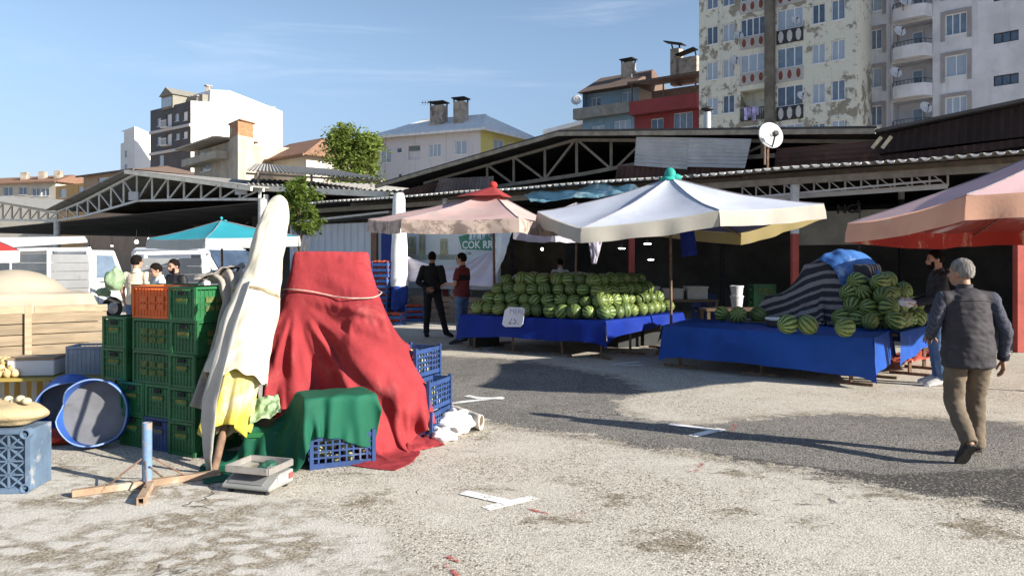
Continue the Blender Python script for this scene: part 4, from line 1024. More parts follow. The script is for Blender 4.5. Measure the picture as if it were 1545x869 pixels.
# ================= market umbrellas: rim given by corner points, canopy sagging between ribs
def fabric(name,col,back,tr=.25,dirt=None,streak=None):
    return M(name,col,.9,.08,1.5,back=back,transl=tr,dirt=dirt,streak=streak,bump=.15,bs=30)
m_seam=M('canvas_seam',(.24,.22,.24),.9,.2,6)
def umbrella(label,peak,rim,top,val,val_h,foot,pole_r=.025,cap=None,capm=None,ns=10,sag=.10,edge_sag=.04,polem=None,ribs=True,seedv=0,pole_to=None,flare=.02):
    """peak, rim: world points; rim closed polygon in order seen from above"""
    t=thing('market_umbrella',label,'umbrella',foot)
    rim=[Vector(r) for r in rim]; peak=Vector(peak); n=len(rim); cen=sum(rim,Vector())/n
    def edge(i,s):
        a,b=rim[i],rim[(i+1)%n]; p=a.lerp(b,s); q=(cen-p); q.z=0
        k=4*s*(1-s); return p+q.normalized()*edge_sag*(b-a).length*.5*k-V(0,0,edge_sag*(b-a).length*.35*k)
    mb=W(t); NS=8
    for i in range(n):
        g=[]
        for a in range(ns+1):
            r=a/ns; row=[]
            for b in range(NS+1):
                s=b/NS; e=edge(i,s); p=peak.lerp(e,r); k=4*s*(1-s)
                p=p-V(0,0,sag*math.sin(math.pi*r)*.5+sag*k*r*(1.1-r)*1.2)
                p.z+=.02*noise.noise(Vector((p.x*1.7,p.y*1.7,seedv)))*r
                row.append(p)
            g.append(row)
        mb.grid(g,flip=False)
    can=mb.build('canopy',top,t,smooth=40)
    # make canopy normals point up
    me=can.data; me.update()
    if sum(p.normal.z*p.area for p in me.polygons)<0: me.flip_normals()
    mb=W(t)
    for i in range(n):
        g=[]; m_=24
        for b in range(m_+1):
            s=b/m_; e=edge(i,s); out=(e-cen); out.z=0; out.normalize(); h=val_h*(1+.10*noise.noise(Vector((i*3+s*4,seedv,0)))); w_=.025*math.sin(s*19+i*2+seedv)+.03*noise.noise(Vector((s*7,i*5,seedv+2)))
            g.append([e+V(0,0,.004),e+out*(flare+w_*.5)-V(0,0,h*.5),e+out*(flare+w_)-V(0,0,h)])
        mb.grid(g,flip=True)
    va=mb.build('valance',val,t,smooth=180); me=va.data
    sgn=sum(p.normal.xy.dot((Vector(p.center)+t.location-cen).xy)*p.area for p in me.polygons)
    if sgn<0: me.flip_normals()
    if cap:
        mb=W(t); r0=cap; N=12
        if capm[1]:   # knotted cloth bag over the finial
            mb.ball(peak+V(0,0,.05),(r0*.62,r0*.62,r0*.75),n=14,m=8); mb.ball(peak+V(.08,0,.0),(r0*.8,r0*.5,r0*.4),n=12,m=7); mb.ball(peak+V(-.02,.02,-.03),(r0*.9,r0*.8,r0*.4),n=12,m=7)
        else:         # separate vent canopy on top
            ring=[]; 
            for i in range(n):
                for b in range(4): e=edge(i,b/4); ring.append(peak.lerp(e,cap)+V(0,0,.07))
            mb.loft([[peak+V(0,0,.10)+(q-peak)*.06 for q in ring],[peak.lerp(q,.5)+V(0,0,.05) for q in ring],ring],False); mb.ball(peak+V(0,0,.12),(.09,.09,.08),n=10,m=6)
        mb.build('vent_cap',capm[0],t,smooth=50)
    for i in range(n):
        mb=W(t); pts=[]
        for a in range(ns+1):
            r=a/ns; p=peak.lerp(edge(i,0),r)-V(0,0,sag*math.sin(math.pi*r)*.5); p.z+=.02*noise.noise(Vector((p.x*1.7,p.y*1.7,seedv)))*r+.006; pts.append(p)
        mb.tube(pts,.007,4); mb.build('seam',m_seam,t)
    pm=polem or m_iron
    mb=W(t); pb=Vector(foot); 
    mb.tube([pb,pb.lerp(peak,.5),peak-V(0,0,.04)],pole_r,10); mb.build('pole',pm,t,smooth=60)
    if ribs:
        for i in range(n):
            mb=W(t); e=edge(i,0); a=peak-V(0,0,.16); b=e-V(0,0,.05)
            mid=a.lerp(b,.5)-V(0,0,sag*.55+.03); mb.tube([a,mid,b],.014,6)
            h=pb.lerp(peak,.80); mb.tube([h,mid],.010,5); mb.build('rib',pm,t)
    mb=W(t); f=Vector(foot)
    if foot[2]<.05:
        for k in range(4):
            d=V(math.cos(k*math.pi/2+.5),math.sin(k*math.pi/2+.5),0); mb.bar(f+V(0,0,.03),f+d*.35+V(0,0,.03),.04)
        mb.tube([f,f+V(0,0,.35)],pole_r*1.4,10); mb.build('base',m_iron,t)
    return t
m_pinkT=fabric('faded_pink_canvas',(.52,.35,.33),(.30,.13,.11),.12,dirt=((.42,.33,.30),1.2,.52,.12)); m_pinkV=fabric('stained_pink_valance',(.56,.44,.38),(.42,.3,.25),.2,dirt=((.26,.20,.17),3.5,.46,.12),streak=(4,.6,(.25,.2,.18)))
m_redcap=fabric('red_canvas',(.50,.05,.045),(.3,.04,.04),.15)
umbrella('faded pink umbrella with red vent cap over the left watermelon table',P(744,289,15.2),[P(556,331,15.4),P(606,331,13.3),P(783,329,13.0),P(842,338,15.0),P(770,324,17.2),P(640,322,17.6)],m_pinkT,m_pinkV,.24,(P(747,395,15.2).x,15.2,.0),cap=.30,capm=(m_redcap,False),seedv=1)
m_whT=fabric('sky_shaded_white_canvas',(.47,.50,.58),(.05,.06,.15),.06,dirt=((.38,.41,.50),1.1,.56,.2)); m_whV=fabric('backlit_cream_valance',(.58,.55,.48),(.55,.45,.22),.35,dirt=((.55,.5,.42),3,.6,.15))  # bluish shade on the top and yellow backlight inside the valance are painted in
m_knot=M('teal_knotted_cloth',(.02,.30,.25),.7,.2,8,bump=.3,bs=20)
pk=P(1011,268,13.6)
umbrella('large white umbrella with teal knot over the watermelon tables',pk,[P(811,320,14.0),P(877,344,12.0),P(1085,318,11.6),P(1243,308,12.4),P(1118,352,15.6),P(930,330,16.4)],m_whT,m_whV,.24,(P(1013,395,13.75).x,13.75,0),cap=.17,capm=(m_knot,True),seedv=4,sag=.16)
m_coralT=fabric('faded_coral_canvas',(.58,.39,.40),(.20,.025,.02),.10,dirt=((.50,.41,.44),.9,.5,.2)); m_coralV=fabric('coral_valance',(.62,.36,.26),(.40,.04,.03),.3,dirt=((.62,.42,.30),2.5,.52,.15))
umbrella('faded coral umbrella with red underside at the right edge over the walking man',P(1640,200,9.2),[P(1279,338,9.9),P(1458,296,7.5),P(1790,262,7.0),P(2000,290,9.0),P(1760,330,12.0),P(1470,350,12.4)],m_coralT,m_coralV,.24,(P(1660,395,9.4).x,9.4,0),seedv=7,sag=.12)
m_tealU=fabric('turquoise_canvas',(.03,.33,.40),(.02,.2,.24),.15); m_greyV=fabric('pale_grey_valance',(.50,.52,.50),(.4,.42,.4),.25)
umbrella('turquoise umbrella with pale grey valance behind the green crates',P(334,333,16.5),[P(222,361,16.6),P(310,360,14.8),P(450,357,15.8),P(452,356,17.6),P(340,357,18.6)],m_tealU,m_greyV,.20,(P(337,395,16.5).x,16.5,0),seedv=9,sag=.05,cap=.05,capm=(m_tealU,True),edge_sag=.02)
umbrella('red umbrella with grey valance cut off by the left photo edge',P(-25,352,17),[P(-60,378,15.5),P(30,378,16.2),P(26,376,18.5),P(-70,376,18.8)],m_redcap,m_greyV,.25,(P(-25,395,17).x,17,0),seedv=12,sag=.04)
m_lilV=fabric('lilac_white_canvas',(.56,.53,.62),(.30,.29,.38),.3,dirt=((.44,.40,.50),2,.55,.2))
umbrella('lilac white umbrella behind the pink one shading the hall entrance',P(870,306,18.8),[P(776,340,17.8),P(838,344,17.2),P(890,342,17.6),P(960,334,19.2),P(900,332,20.6),P(800,332,20.4)],m_lilV,m_lilV,.32,(P(868,395,18.8).x,18.8,0),seedv=15,sag=.05,edge_sag=.10)
mb=MB(P(895,345,17.4)); cloth_quad(mb,(P(886,350,17.5),P(913,348,17.5),P(900,398,17.45),P(893,398,17.5)),10,14,.07,4,21)
tag(mb.build('torn_cloth',m_lilV,smooth=180,solid=.005),'torn lilac cloth strip hanging below the umbrella edge','cloth')

# closed umbrella wrapped in white plastic with blue skirt, on tripod foot
f=G(602,484); t=thing('closed_umbrella','upright closed umbrella wrapped in white plastic with blue skirt','umbrella',f)
Yc=f.y
def ring(c,r,n=18,seed=0,am=.12): return [c+V(r*(1+am*noise.noise(Vector((math.cos(2*math.pi*j/n)*1.5,math.sin(2*math.pi*j/n)*1.5,c.z*2+seed))))*math.cos(2*math.pi*j/n), r*(1+am*noise.noise(Vector((math.cos(2*math.pi*j/n)*1.5,math.sin(2*math.pi*j/n)*1.5,c.z*2+seed))))*math.sin(2*math.pi*j/n),0) for j in range(n)]
m_plw=M('white_plastic_wrap',(.72,.72,.70),.5,.08,3,bump=.25,bs=9)
zt=P(600,292,Yc).z; zm=P(600,432,Yc).z; zl=P(600,466,Yc).z
mb=W(t); mb.loft([ring(V(f.x,f.y,lerp(zm,zt,k/14)),lerp(.26,.17,k/14)*(1 if k<14 else .8)) for k in range(15)]); mb.build('wrapping',m_plw,t,smooth=60)
mb=W(t); mb.loft([ring(V(f.x,f.y,lerp(zl,zm+.02,k/6)),lerp(.30,.245,k/6),seed=5,am=.4) for k in range(7)]); mb.build('skirt',M('dark_blue_canvas',(.02,.05,.24),.8,.2,4),t,smooth=60)
mb=W(t); mb.tube([f,V(f.x,f.y,zl)],.04,8)
for k in range(4): d=V(math.cos(k*1.57+.4),math.sin(k*1.57+.4),0); mb.bar(f+V(0,0,.25),f+d*.38+V(0,0,.02),.035)
mb.build('tripod_foot',m_darkiron,t)
# closed royal blue umbrella
f=G(651,478); t=thing('closed_umbrella','furled royal blue umbrella standing behind the man in black','umbrella',f)
mb=W(t); n=28; z0,z1=.95,P(0,338,f.y).z
mb.loft([[V(f.x+r*(1+.28*math.cos(7*a))*math.cos(a),f.y+r*(1+.28*math.cos(7*a))*math.sin(a),z) for a in [2*math.pi*j/n for j in range(n)]] for z,r in ((z0,.24),(lerp(z0,z1,.3),.30),(lerp(z0,z1,.7),.24),(z1-.1,.17),(z1,.06))])
mb.build('furled_canopy',M('royal_blue_canvas',(.02,.07,.42),.75,.15,3),t,smooth=60)
mb=W(t); mb.tube([f,V(f.x,f.y,z1+.1)],.028,8); mb.build('pole',M('pale_wood_pole',(.42,.32,.20),.8,.15),t)
# poster hoarding and white sheet
FH=Face(P(592,395,23.2).xy,P(772,395,20.6).xy)
ho=thing('poster_hoarding','printed hoarding with green word panel behind the two standing men','hoarding',FH.pt(0,0))
mb=W(ho); q=FH.rect(600,338,752,436); hexa(mb,FH,q[0],q[1],q[2],q[3],-.03,0)
for px in (604,680,750): u=FH.uz(px,400)[0]; hexa(mb,FH,u-.04,u+.04,0,q[3],-.12,-.035)
mb.build('board',M('pale_poster',(.52,.56,.58),.6,.06,1),ho)
def decal(name,quads,mat,off=.004,th=.004):
    for x0,y0,x1,y1 in quads:
        mb=W(ho); a=FH.uz(x0,y1); b=FH.uz(x1,y0); hexa(mb,FH,a[0],b[0],a[1],b[1],off,off+th); mb.build(name,mat,ho)
mb=W(ho); mb.prism([FH.p(px,py,.005) for px,py in ((692,357),(697,376),(742,378),(742,362),(735,356),(712,352))],Vector((FH.n.x,FH.n.y,0))*.006); mb.build('green_panel',M('poster_green',(.06,.20,.13),.6,.1),ho)
mb=W(ho); mb.prism([FH.p(px,py,.006) for px,py in ((708,362),(709,350),(733,349),(732,361))],Vector((FH.n.x,FH.n.y,0))*.008); mb.build('word_panel',M('poster_pale_blue',(.55,.66,.68),.6,.1),ho)
hx=Vector((FH.d.x,FH.d.y,0)); ob=Vector(ho.location)
text_mesh('İZ LAR',.25,FH.p(711,360.5,.016)-ob,hx,(0,0,1),.002,'lettering',M('slate_lettering',(.12,.20,.22),.7,.1),ho,.004)
text_mesh('COK RRY',.30,FH.p(697,375,.014)-ob,hx,(0,0,1),.002,'lettering',M('white_lettering',(.75,.78,.76),.7,.05),ho,.006)
text_mesh('Cafe',.12,FH.p(702,384,.006)-ob,hx,(0,0,1),.002,'lettering',M('slate_lettering',(.12,.20,.22)),ho)
decal('printed_building',[(612,357,628,384),(632,352,642,384),(664,360,676,386)],M('poster_khaki',(.36,.34,.22),.7,.25,2))
decal('printed_window',[(615,360,618,372),(621,360,624,372),(634,356,636,378),(639,356,641,378),(667,364,669,378),(672,364,674,378),(615,375,618,383)],M('poster_window',(.20,.22,.20),.7,.2),.009)
decal('printed_ground',[(604,384,690,392)],M('poster_grey_green',(.30,.33,.28),.7,.3,2))
m_sheet=M('white_lilac_sheet',(.66,.62,.70),.8,.05,2,transl=.15)
mb=MB(P(690,400,20.5)); g=[]
A0,B0=P(606,380,21.8),P(752,376,19.9); A1,B1=P(604,424,21.6),P(745,433,19.7)
for i in range(41):
    s=i/40; top_=A0.lerp(B0,s)-V(0,0,.42*math.sin(math.pi*s)**.8*(1 if s<.75 else (1-s)/.25*.9)); bo=A1.lerp(B1,s); row=[]
    for j in range(21):
        q=j/20; p=top_.lerp(bo,q); a=(s-.97)*6+q*3; fold=.05*math.sin(14*math.atan2(q*.6+.05,1.02-s))*(1-q*.3)+.05*noise.noise(Vector((s*3,q*3,4)))
        row.append(p+Vector((FH.n.x,FH.n.y,0))*fold)
    g.append(row)
mb.grid(g); tag(mb.build('draped_sheet',m_sheet,smooth=180,solid=.005),'white sheet draped in swags across the lower half of the hoarding','sheet')
mb=MB(P(758,370,19.6)); cloth_quad(mb,(P(750,345,19.6),P(776,338,19.2),P(764,378,19.2),P(745,428,19.5)),14,16,.08,3,31); tag(mb.build('hanging_sheet',m_plw,smooth=180,solid=.005),'white plastic sheet hung at the right end of the hoarding','sheet')
mb=MB(P(665,470,21)); 
for k in range(5):
    a=P(618,436+9.0*k,21.3); b=P(745,442+9.6*k,19.8); a.z=b.z=.72-k*.165; mb.obox(a-V(0,0,.15),b-a,V(.01,.03,0),V(0,0,.145))
pb_=mb.build('plank_fence',M('grey_brown_plank',(.17,.13,.10),.85,.25,2,stretch=(1,1,6)),bevel=.004); tag(pb_,'low grey brown plank fence below the white sheet','fence')
# brown panel between crates stack and fence
mb=MB(P(590,450,22.4)); a=P(575,395,22.6); b=P(612,395,22.2); mb.obox((a.x,a.y,.0),(b.x-a.x,b.y-a.y,0),(0,.05,0),(0,0,P(0,352,22.4).z)); tag(mb.build('blue_hoarding',M('deep_blue_panel',(.012,.035,.20),.6,.15,2)),'tall deep blue panel behind the stacked fruit trays','panel')

# ================= fruit trays (stack of blue trays of red fruit)
m_trayb=M('blue_tray_plastic',(.05,.11,.30),.55,.15,4,dirt=((.3,.3,.33),6,.66,.1)); m_fruit=M('red_orange_fruit',(.45,.07,.03),.45,.4,9)
def tray_proto(label):
    t=thing('fruit_tray',label,'fruit tray',(0,0,0)); w_,d_,h_=.50,.36,.15; mb=MB()
    mb.box((0,0,.012),(w_,d_,.02))
    for s in(-1,1):
        mb.box((0,s*d_/2,.045),(w_,.015,.07));  mb.box((s*w_/2,0,.05),(.015,d_-.02,.09)); mb.box((s*w_/2,0,.06),(.012,d_-.02,.02))
        for k in range(6): mb.box((-w_/2+.02+k*(w_-.04)/5,s*d_/2,.06),(.016,.018,.07))
        for r in(-1,1): mb.box((s*(w_/2-.01),r*(d_/2-.01),.075),(.035,.035,.15))
    mb.build('tray',m_trayb,t)
    fb=MB()
    for i in range(9):
        for j in range(6): fb.ball((-.21+.0525*i,-.14+.056*j,.125+random.uniform(-.01,.02)),.03,n=7,m=5)
    f_=fb.build('fruit',m_fruit,t,smooth=180); f_['kind']='stuff'
    return t
ORD=['lowest','second','third','fourth','fifth','sixth','seventh','eighth','ninth','tenth','eleventh','topmost']
pt0=tray_proto('x'); first=True
def place_tray(x,y,z,rz,label):
    global first
    o=pt0 if first else copy_tree(pt0); first=False
    o.location=(x,y,z); o.rotation_euler=(0,0,rz); o['label']=label; o['group']='stacked blue fruit trays'
c=G(577,484); 
for k in range(11): place_tray(c.x+random.uniform(-.012,.012),c.y,.002+k*.152,-.35+random.uniform(-.04,.04),f'blue tray of red fruit, {ORD[k] if k<10 else "topmost"} in the tall stack by the blue panel')
c=G(588,489)
for k in range(2): place_tray(c.x+.14,c.y-.15,.002+k*.152,-.2,f'{"upper" if k else "lower"} blue fruit tray of the short pair in front of the tall stack')
c2=G(617,486); 
for k in range(3): place_tray(c2.x+.1,c2.y+.3,.002+k*.152,.2,f'{["lowest","middle","top"][k]} fruit tray of the three right of the wrapped umbrella')

# ================= tables with blue covers
m_cover=M('blue_pvc_cover',(.005,.022,.20),.5,.15,1.5,spec=.16,bump=.12,bs=7,dirt=((.012,.04,.27),2.5,.55,.2))
def stall_table(label,cover_label,quad,z,skirts,legs,cm=None,seed=0):
    """quad: 4 ground-plane corners (counter-clockwise from front left); skirts: hem drop at each corner start/end"""
    q=[Vector((p[0],p[1],z)) for p in quad]; cen=sum(q,Vector())/4
    t=thing('market_table',label,'table',(cen.x,cen.y,0))
    mb=W(t); mb.prism([cen+(p-cen)*.96-V(0,0,.06) for p in q],V(0,0,.045)); mb.build('table_top',m_darkwood,t)
    for (x,y,dx) in legs:
        mb=W(t); mb.box((x,y,(z-.06)/2),(.04,.04,z-.06)); mb.bar((x-dx[0]*.28,y-dx[1]*.28,.02),(x+dx[0]*.28,y+dx[1]*.28,.02),.05,.035); mb.build('leg',m_iron,t)
    c=MB((cen.x,cen.y,z)); N=28
    # top sheet, gently uneven
    g=[]
    for i in range(N+1):
        row=[]
        for j in range(N+1):
            s,u=i/N,j/N; p=q[0].lerp(q[1],s).lerp(q[3].lerp(q[2],s),u); p.z+=.006*noise.noise(Vector((p.x*3,p.y*3,seed)))+.004; row.append(p)
        g.append(row)
    c.grid(g)
    for e,(h0,h1) in enumerate(skirts):
        if h0 is None: continue
        a,b=q[e],q[(e+1)%4]; d=(b-a); L=d.length; d.normalize(); n=Vector((d.y,-d.x,0)); M_=int(L/.05); g=[]
        for i in range(M_+1):
            s=i/M_; x=s*L; h=lerp(h0,h1,s)+.035*noise.noise(Vector((x*1.3,e*7+seed,0)))
            # the cover droops lower at its corners
            h+=.08*math.exp(-min(x,L-x)/.10)
            row=[]
            for j in range(9):
                k=j/8; fl=(.03+.05*math.sin(x*5.1+seed+e)+.04*noise.noise(Vector((x*3.5,seed,e*3))))*k*.55+.012*math.sin(math.pi*min(1,k*4)/2)
                cor=.06*k*math.exp(-x/.08)*-1; cor2=.06*k*math.exp(-(L-x)/.08)
                edge_round=V(0,0,0)
                row.append(a+d*(x+cor+cor2)+n*(.008+fl+ .02*k)-V(0,0,h*k-.004*(1-k)))
            g.append(row)
        c.grid(g)
    o=c.build('table_cover',cm or m_cover,smooth=50); tag(o,cover_label,'table cover'); return t
ZT=.66
A,B,C=V(-.96,14.25,0),V(1.56,12.75,0),V(3.32,14.85,0); D=V(.78,16.4,0)
Ag=[A,B,C,D]
dAB=(B-A).normalized(); dBC=(C-B).normalized()
stall_table('trestle table under the big watermelon pile','blue plastic cover hanging over the left watermelon table',Ag,ZT,[(.38,.36),(.30,.14),(.3,.3),(.3,.3)],
  [(*(A+dAB*k+V(.12,.2,0)).xy,(-.5,.87)) for k in (.15,1.0,2.0,2.75)]+[(*(B+dBC*k+V(-.15,.05,0)).xy,(.87,-.5)) for k in (1.1,2.3)]+[(*(D+V(.1,-.4,0)).xy,(.87,-.5))],seed=1)
m_cover_lit=M('sky_lit_blue_cover',(.010,.062,.29),.5,.18,1.5,spec=.2,bump=.12,bs=7,dirt=((.02,.07,.36),2.5,.55,.2))  # same cover cloth, lightened to paint in the sky light on these tables
D1,E1_,E2_=V(2.36,11.86,0),V(4.68,9.88,0),V(5.50,11.05,0); D2=V(3.15,13.3,0)
d2=(E1_-D1).normalized()
stall_table('trestle table with a few loose watermelons in front of the striped tarp','blue plastic cover reaching low over the middle table',[D1,E1_,E2_,D2],ZT,[(.46,.50),(.48,.36),(.3,.3),(.2,.2)],[(*(D1+d2*k+V(.12,.2,0)).xy,(d2.x,d2.y)) for k in (.2,1.5,2.75)]+[(5.2,10.9,(d2.x,d2.y))],cm=m_cover_lit,seed=3)
F1,F2,F3,F4=V(5.46,10.75,0),V(6.66,12.1,0),V(5.5,13.4,0),V(4.3,12.1,0)
stall_table('rear trestle table holding the dark watermelon heap','blue cover on the table beside the man with the phone',[F1,F2,F3,F4],ZT-.01,[(.38,.28),(.3,.3),(None,None),(None,None)],[(*F1.lerp(F2,k).xy,(-.7,.7)) for k in (.3,.75)],cm=m_cover_lit,seed=5)

# ---- watermelons
def melon_mat():
    m,nt,b=newmat('watermelon_rind'); L=nt.links.new
    tc=nt.nodes.new('ShaderNodeTexCoord'); oi=nt.nodes.new('ShaderNodeObjectInfo')
    sx=nt.nodes.new('ShaderNodeSeparateXYZ'); L(tc.outputs['Object'],sx.inputs[0])
    off=nt.nodes.new('ShaderNodeVectorMath'); off.operation='ADD'; L(tc.outputs['Object'],off.inputs[0]); L(mth(nt,'MULTIPLY',oi.outputs['Random'],50.0),off.inputs[1])
    ang=mth(nt,'ARCTAN2',sx.outputs[1],sx.outputs[0])
    n=noisen(nt,off.outputs[0],26,4,.65)
    ph=mth(nt,'ADD',mth(nt,'MULTIPLY',ang,11.0),mth(nt,'MULTIPLY',mth(nt,'SUBTRACT',n,.5),7.5))
    s=mth(nt,'SINE',ph); f=ramp(nt,mth(nt,'SUBTRACT',s,mth(nt,'MULTIPLY_ADD',oi.outputs['Random'],1.1,-.55)),-.15,.55)
    light=mixc(nt,ramp(nt,noisen(nt,off.outputs[0],60,3,.6),.35,.65),(.16,.23,.055),(.29,.35,.11))
    dark=mixc(nt,ramp(nt,n,.3,.7),(.012,.034,.011),(.034,.075,.024))
    fr2=mth(nt,'FRACT',mth(nt,'MULTIPLY',oi.outputs['Random'],7.31)); plain=ramp(nt,fr2,.45,1.0)
    c=mixc(nt,mth(nt,'MAXIMUM',f,mth(nt,'MULTIPLY',plain,.55)),light,dark)
    gs=ramp(nt,noisen(nt,off.outputs[0],4.5,2,.5),.66,.74); c=mixc(nt,mth(nt,'MULTIPLY',gs,.8),c,(.42,.40,.12))
    h=nt.nodes.new('ShaderNodeHueSaturation'); L(c,h.inputs['Color']); L(mth(nt,'MULTIPLY_ADD',oi.outputs['Random'],-.7,1.45),h.inputs['Value']); L(h.outputs[0],b.inputs['Base Color'])
    b.inputs['Roughness'].default_value=.42; b.inputs['Specular IOR Level'].default_value=.35
    return m
m_melon=melon_mat()
mb=MB(); mb.ball((0,0,0),(.5,.5,.53),n=20,m=14); mb.tube([(0,0,.52),(.01,.0,.56),(.05,.01,.60)],[.035,.022,.02],6)
mel=mb.build('watermelon',m_melon,smooth=70); mel_first=True
def melon(p,d,label,group):
    global mel_first
    if mel_first: o=mel; mel_first=False
    else: o=mel.copy(); COL.objects.link(o)
    s=d*random.uniform(.86,1.11); o.scale=(s*random.uniform(.96,1.04),s,s*random.uniform(.95,1.06)); o.location=p
    o.rotation_euler=(random.uniform(-1.9,1.9),random.uniform(-1.9,1.9),random.uniform(0,6.3))
    return tag(o,label,'watermelon',group)
NUM=['first','second','third','fourth','fifth','sixth','seventh','eighth','ninth','tenth','eleventh','twelfth','thirteenth','fourteenth','fifteenth']
TIER=['bottom tier','second tier','third tier','top tier']
pit=.253
nAB=int((B-A).length/pit)-0; nBC=int((C-B).length/pit)-0
for k in range(4):
    z=ZT+.128+k*.178
    # lattice rows parallel to AB (row j from the front) and BC
    a0=A.lerp(D,.02)+dAB*(.16+k*.12)-V(0,0,0); 
    nu=nAB-k; nv=nBC-k
    org=B-dAB*(.14+k*.125)+dBC*(.14+k*.125)
    for j in range(nv):
        for i in range(nu):
            if min(i,j)>1 and not (k==3 and j<4): continue
            p=org-dAB*(i*pit)+dBC*(j*pit)+V(random.uniform(-.03,.03),random.uniform(-.03,.03),z+random.uniform(-.018,.014))
            if k==3 and random.random()<.12: continue
            if j==0: lab=f'watermelon in the front row, {TIER[k]}, {NUM[nu-1-i]} from the left, left blue table'
            elif i==0: lab=f'watermelon on the right side, {TIER[k]}, {NUM[j]} from front corner, left blue table'
            elif j==1: lab=f'watermelon one row behind the front, {TIER[k]}, {NUM[nu-1-i]} from left, left table'
            elif i==1: lab=f'watermelon one row inside the right side, {TIER[k]}, {NUM[j]} from front, left table'
            else: lab=f'watermelon crowning the left pile, {NUM[j]} row back, {NUM[nu-1-i]} from left'
            melon(p,.25,lab,'watermelons piled on the left blue table')
# loose melons on the middle table
loose=[(1089,473,'leftmost loose watermelon on the middle blue table'),(1114,475,'loose watermelon second from the left at the middle table edge'),(1144,475,'loose watermelon third from the left on the middle blue table'),
 (1189,489,'loose watermelon just right of the small scale on the middle table'),(1219,490,'loose watermelon at the front of the middle table, right of the scale pair'),(1275,494,'loose watermelon nearest the right front corner of the middle table'),
 (1206,470,'loose watermelon behind the front pair and below the striped tarp'),(1240,473,'dark loose watermelon in the shade below the striped tarp middle'),(1262,474,'dark loose watermelon below the striped tarp right end'),(1283,477,'loose watermelon between striped tarp and the large heap'),(1313,485,'loose watermelon on the middle table against the foot of the heap')]
for px,py,l in loose:
    p=G(px,py,ZT+.13); melon(p,.262,l,'loose watermelons on the middle table')
# heap on the rear table
hn=(F2-F1).normalized(); hm=(F4-F1).normalized(); cnt=0
SIDE=['front','second','third','fourth','fifth','sixth']
for k in range(4):
    nu,nv=6-(k>1)-(k>2),(4,3,3,2)[k]
    org=F1+hn*(.24+k*.10)+hm*(.12+k*.12)
    for j in range(nv):
        for i in range(nu):
            if min(i,j)>1 and k<2 and j<nv-1: continue
            if k==3 and (i+j)%4==3: continue
            p=org+hn*(i*.265)+hm*(j*.265)+V(random.uniform(-.04,.04),random.uniform(-.04,.04),ZT+.13+k*.187+random.uniform(-.02,.015))
            melon(p,.272,f'watermelon in the {["bottom layer","second layer","third layer","top layer"][k]} of the dark right heap, {NUM[i]} along, {NUM[j]} row back',"watermelons heaped on the rear table")
# halved melon shown red side out, on the left pile
c=P(831,421,14.2); t=thing('melon_half','halved watermelon showing red flesh on top of the left pile','watermelon half',c)
rt=Vector((-.35,-.9,.35)).to_track_quat('Z','Y').to_matrix()
mb=MB(); n=18; mb.loft([[rt@V(.13*math.sin(ph)*math.cos(2*math.pi*j/n)*1.25,.13*math.sin(ph)*math.sin(2*math.pi*j/n)*.8,-.13*math.cos(ph)) for j in range(n)] for ph in (.05,.4,.8,1.2,1.57)]); mb.build('rind',m_melon,t,smooth=50)
mb=MB(); mb.loft([[rt@V(r*1.2*math.cos(2*math.pi*j/n),r*.76*math.sin(2*math.pi*j/n),.004) for j in range(n)] for r in (.121,.05,.004)],False); mb.build('flesh',M('melon_flesh',(.48,.035,.03),.4,.1,20),t)
mb=MB(P(800,424,14.6)); a=P(761,431,14.6); b=P(778,415,14.4); mb.bar(a,b,.03,.015); tag(mb.build('knife',m_pvc),'long pale knife lying across the top of the left watermelon pile','knife')
# price card pinned to the cover
pa=(A+dAB*.0); nrm=Vector((dAB.y,-dAB.x,0))
FT_=Face((A+nrm*.10).xy,(B+nrm*.10).xy)
sg=thing('price_card','white cut corner price card reading 25 on the blue table skirt','price card',FT_.p(775,478))
mb=W(sg); mb.prism([FT_.p(px,py) for px,py in ((758,489),(762,493),(785,493),(789,489),(792,468),(790,464),(768,463),(762,468))],Vector((FT_.n.x,FT_.n.y,0))*.012); mb.build('card',M('white_card',(.70,.68,.74),.6,.04),sg)
up_=V(.1,0,1); fx=Vector((FT_.d.x,FT_.d.y,0)); ob=Vector(sg.location)
text_mesh('MERU',.13,FT_.p(768.5,473,.016)-ob,fx,up_,.001,'lettering',M('grey_ink',(.25,.24,.34),.8,.1),sg,-.002)
text_mesh('25.',.19,FT_.p(766,488.5,.016)-ob,fx,up_,.001,'lettering',M('dark_ink',(.05,.05,.09),.8,.1),sg,-.003)
# small scale on the middle table
c=G(1174,493,ZT); t=thing('table_scale','small dark scale with pale pan beside loose watermelons','scale',V(c.x,c.y,ZT+.006))
mb=MB(); mb.box((0,0,.05),(.30,.26,.09)); mb.build('body',m_darkiron,t,bevel=.01); mb=MB(); mb.box((0,.02,.105),(.30,.24,.012)); mb.box((0,-.10,.12),(.30,.008,.02)); mb.box((0,.14,.12),(.30,.008,.02)); mb.build('pan',m_pvc,t)

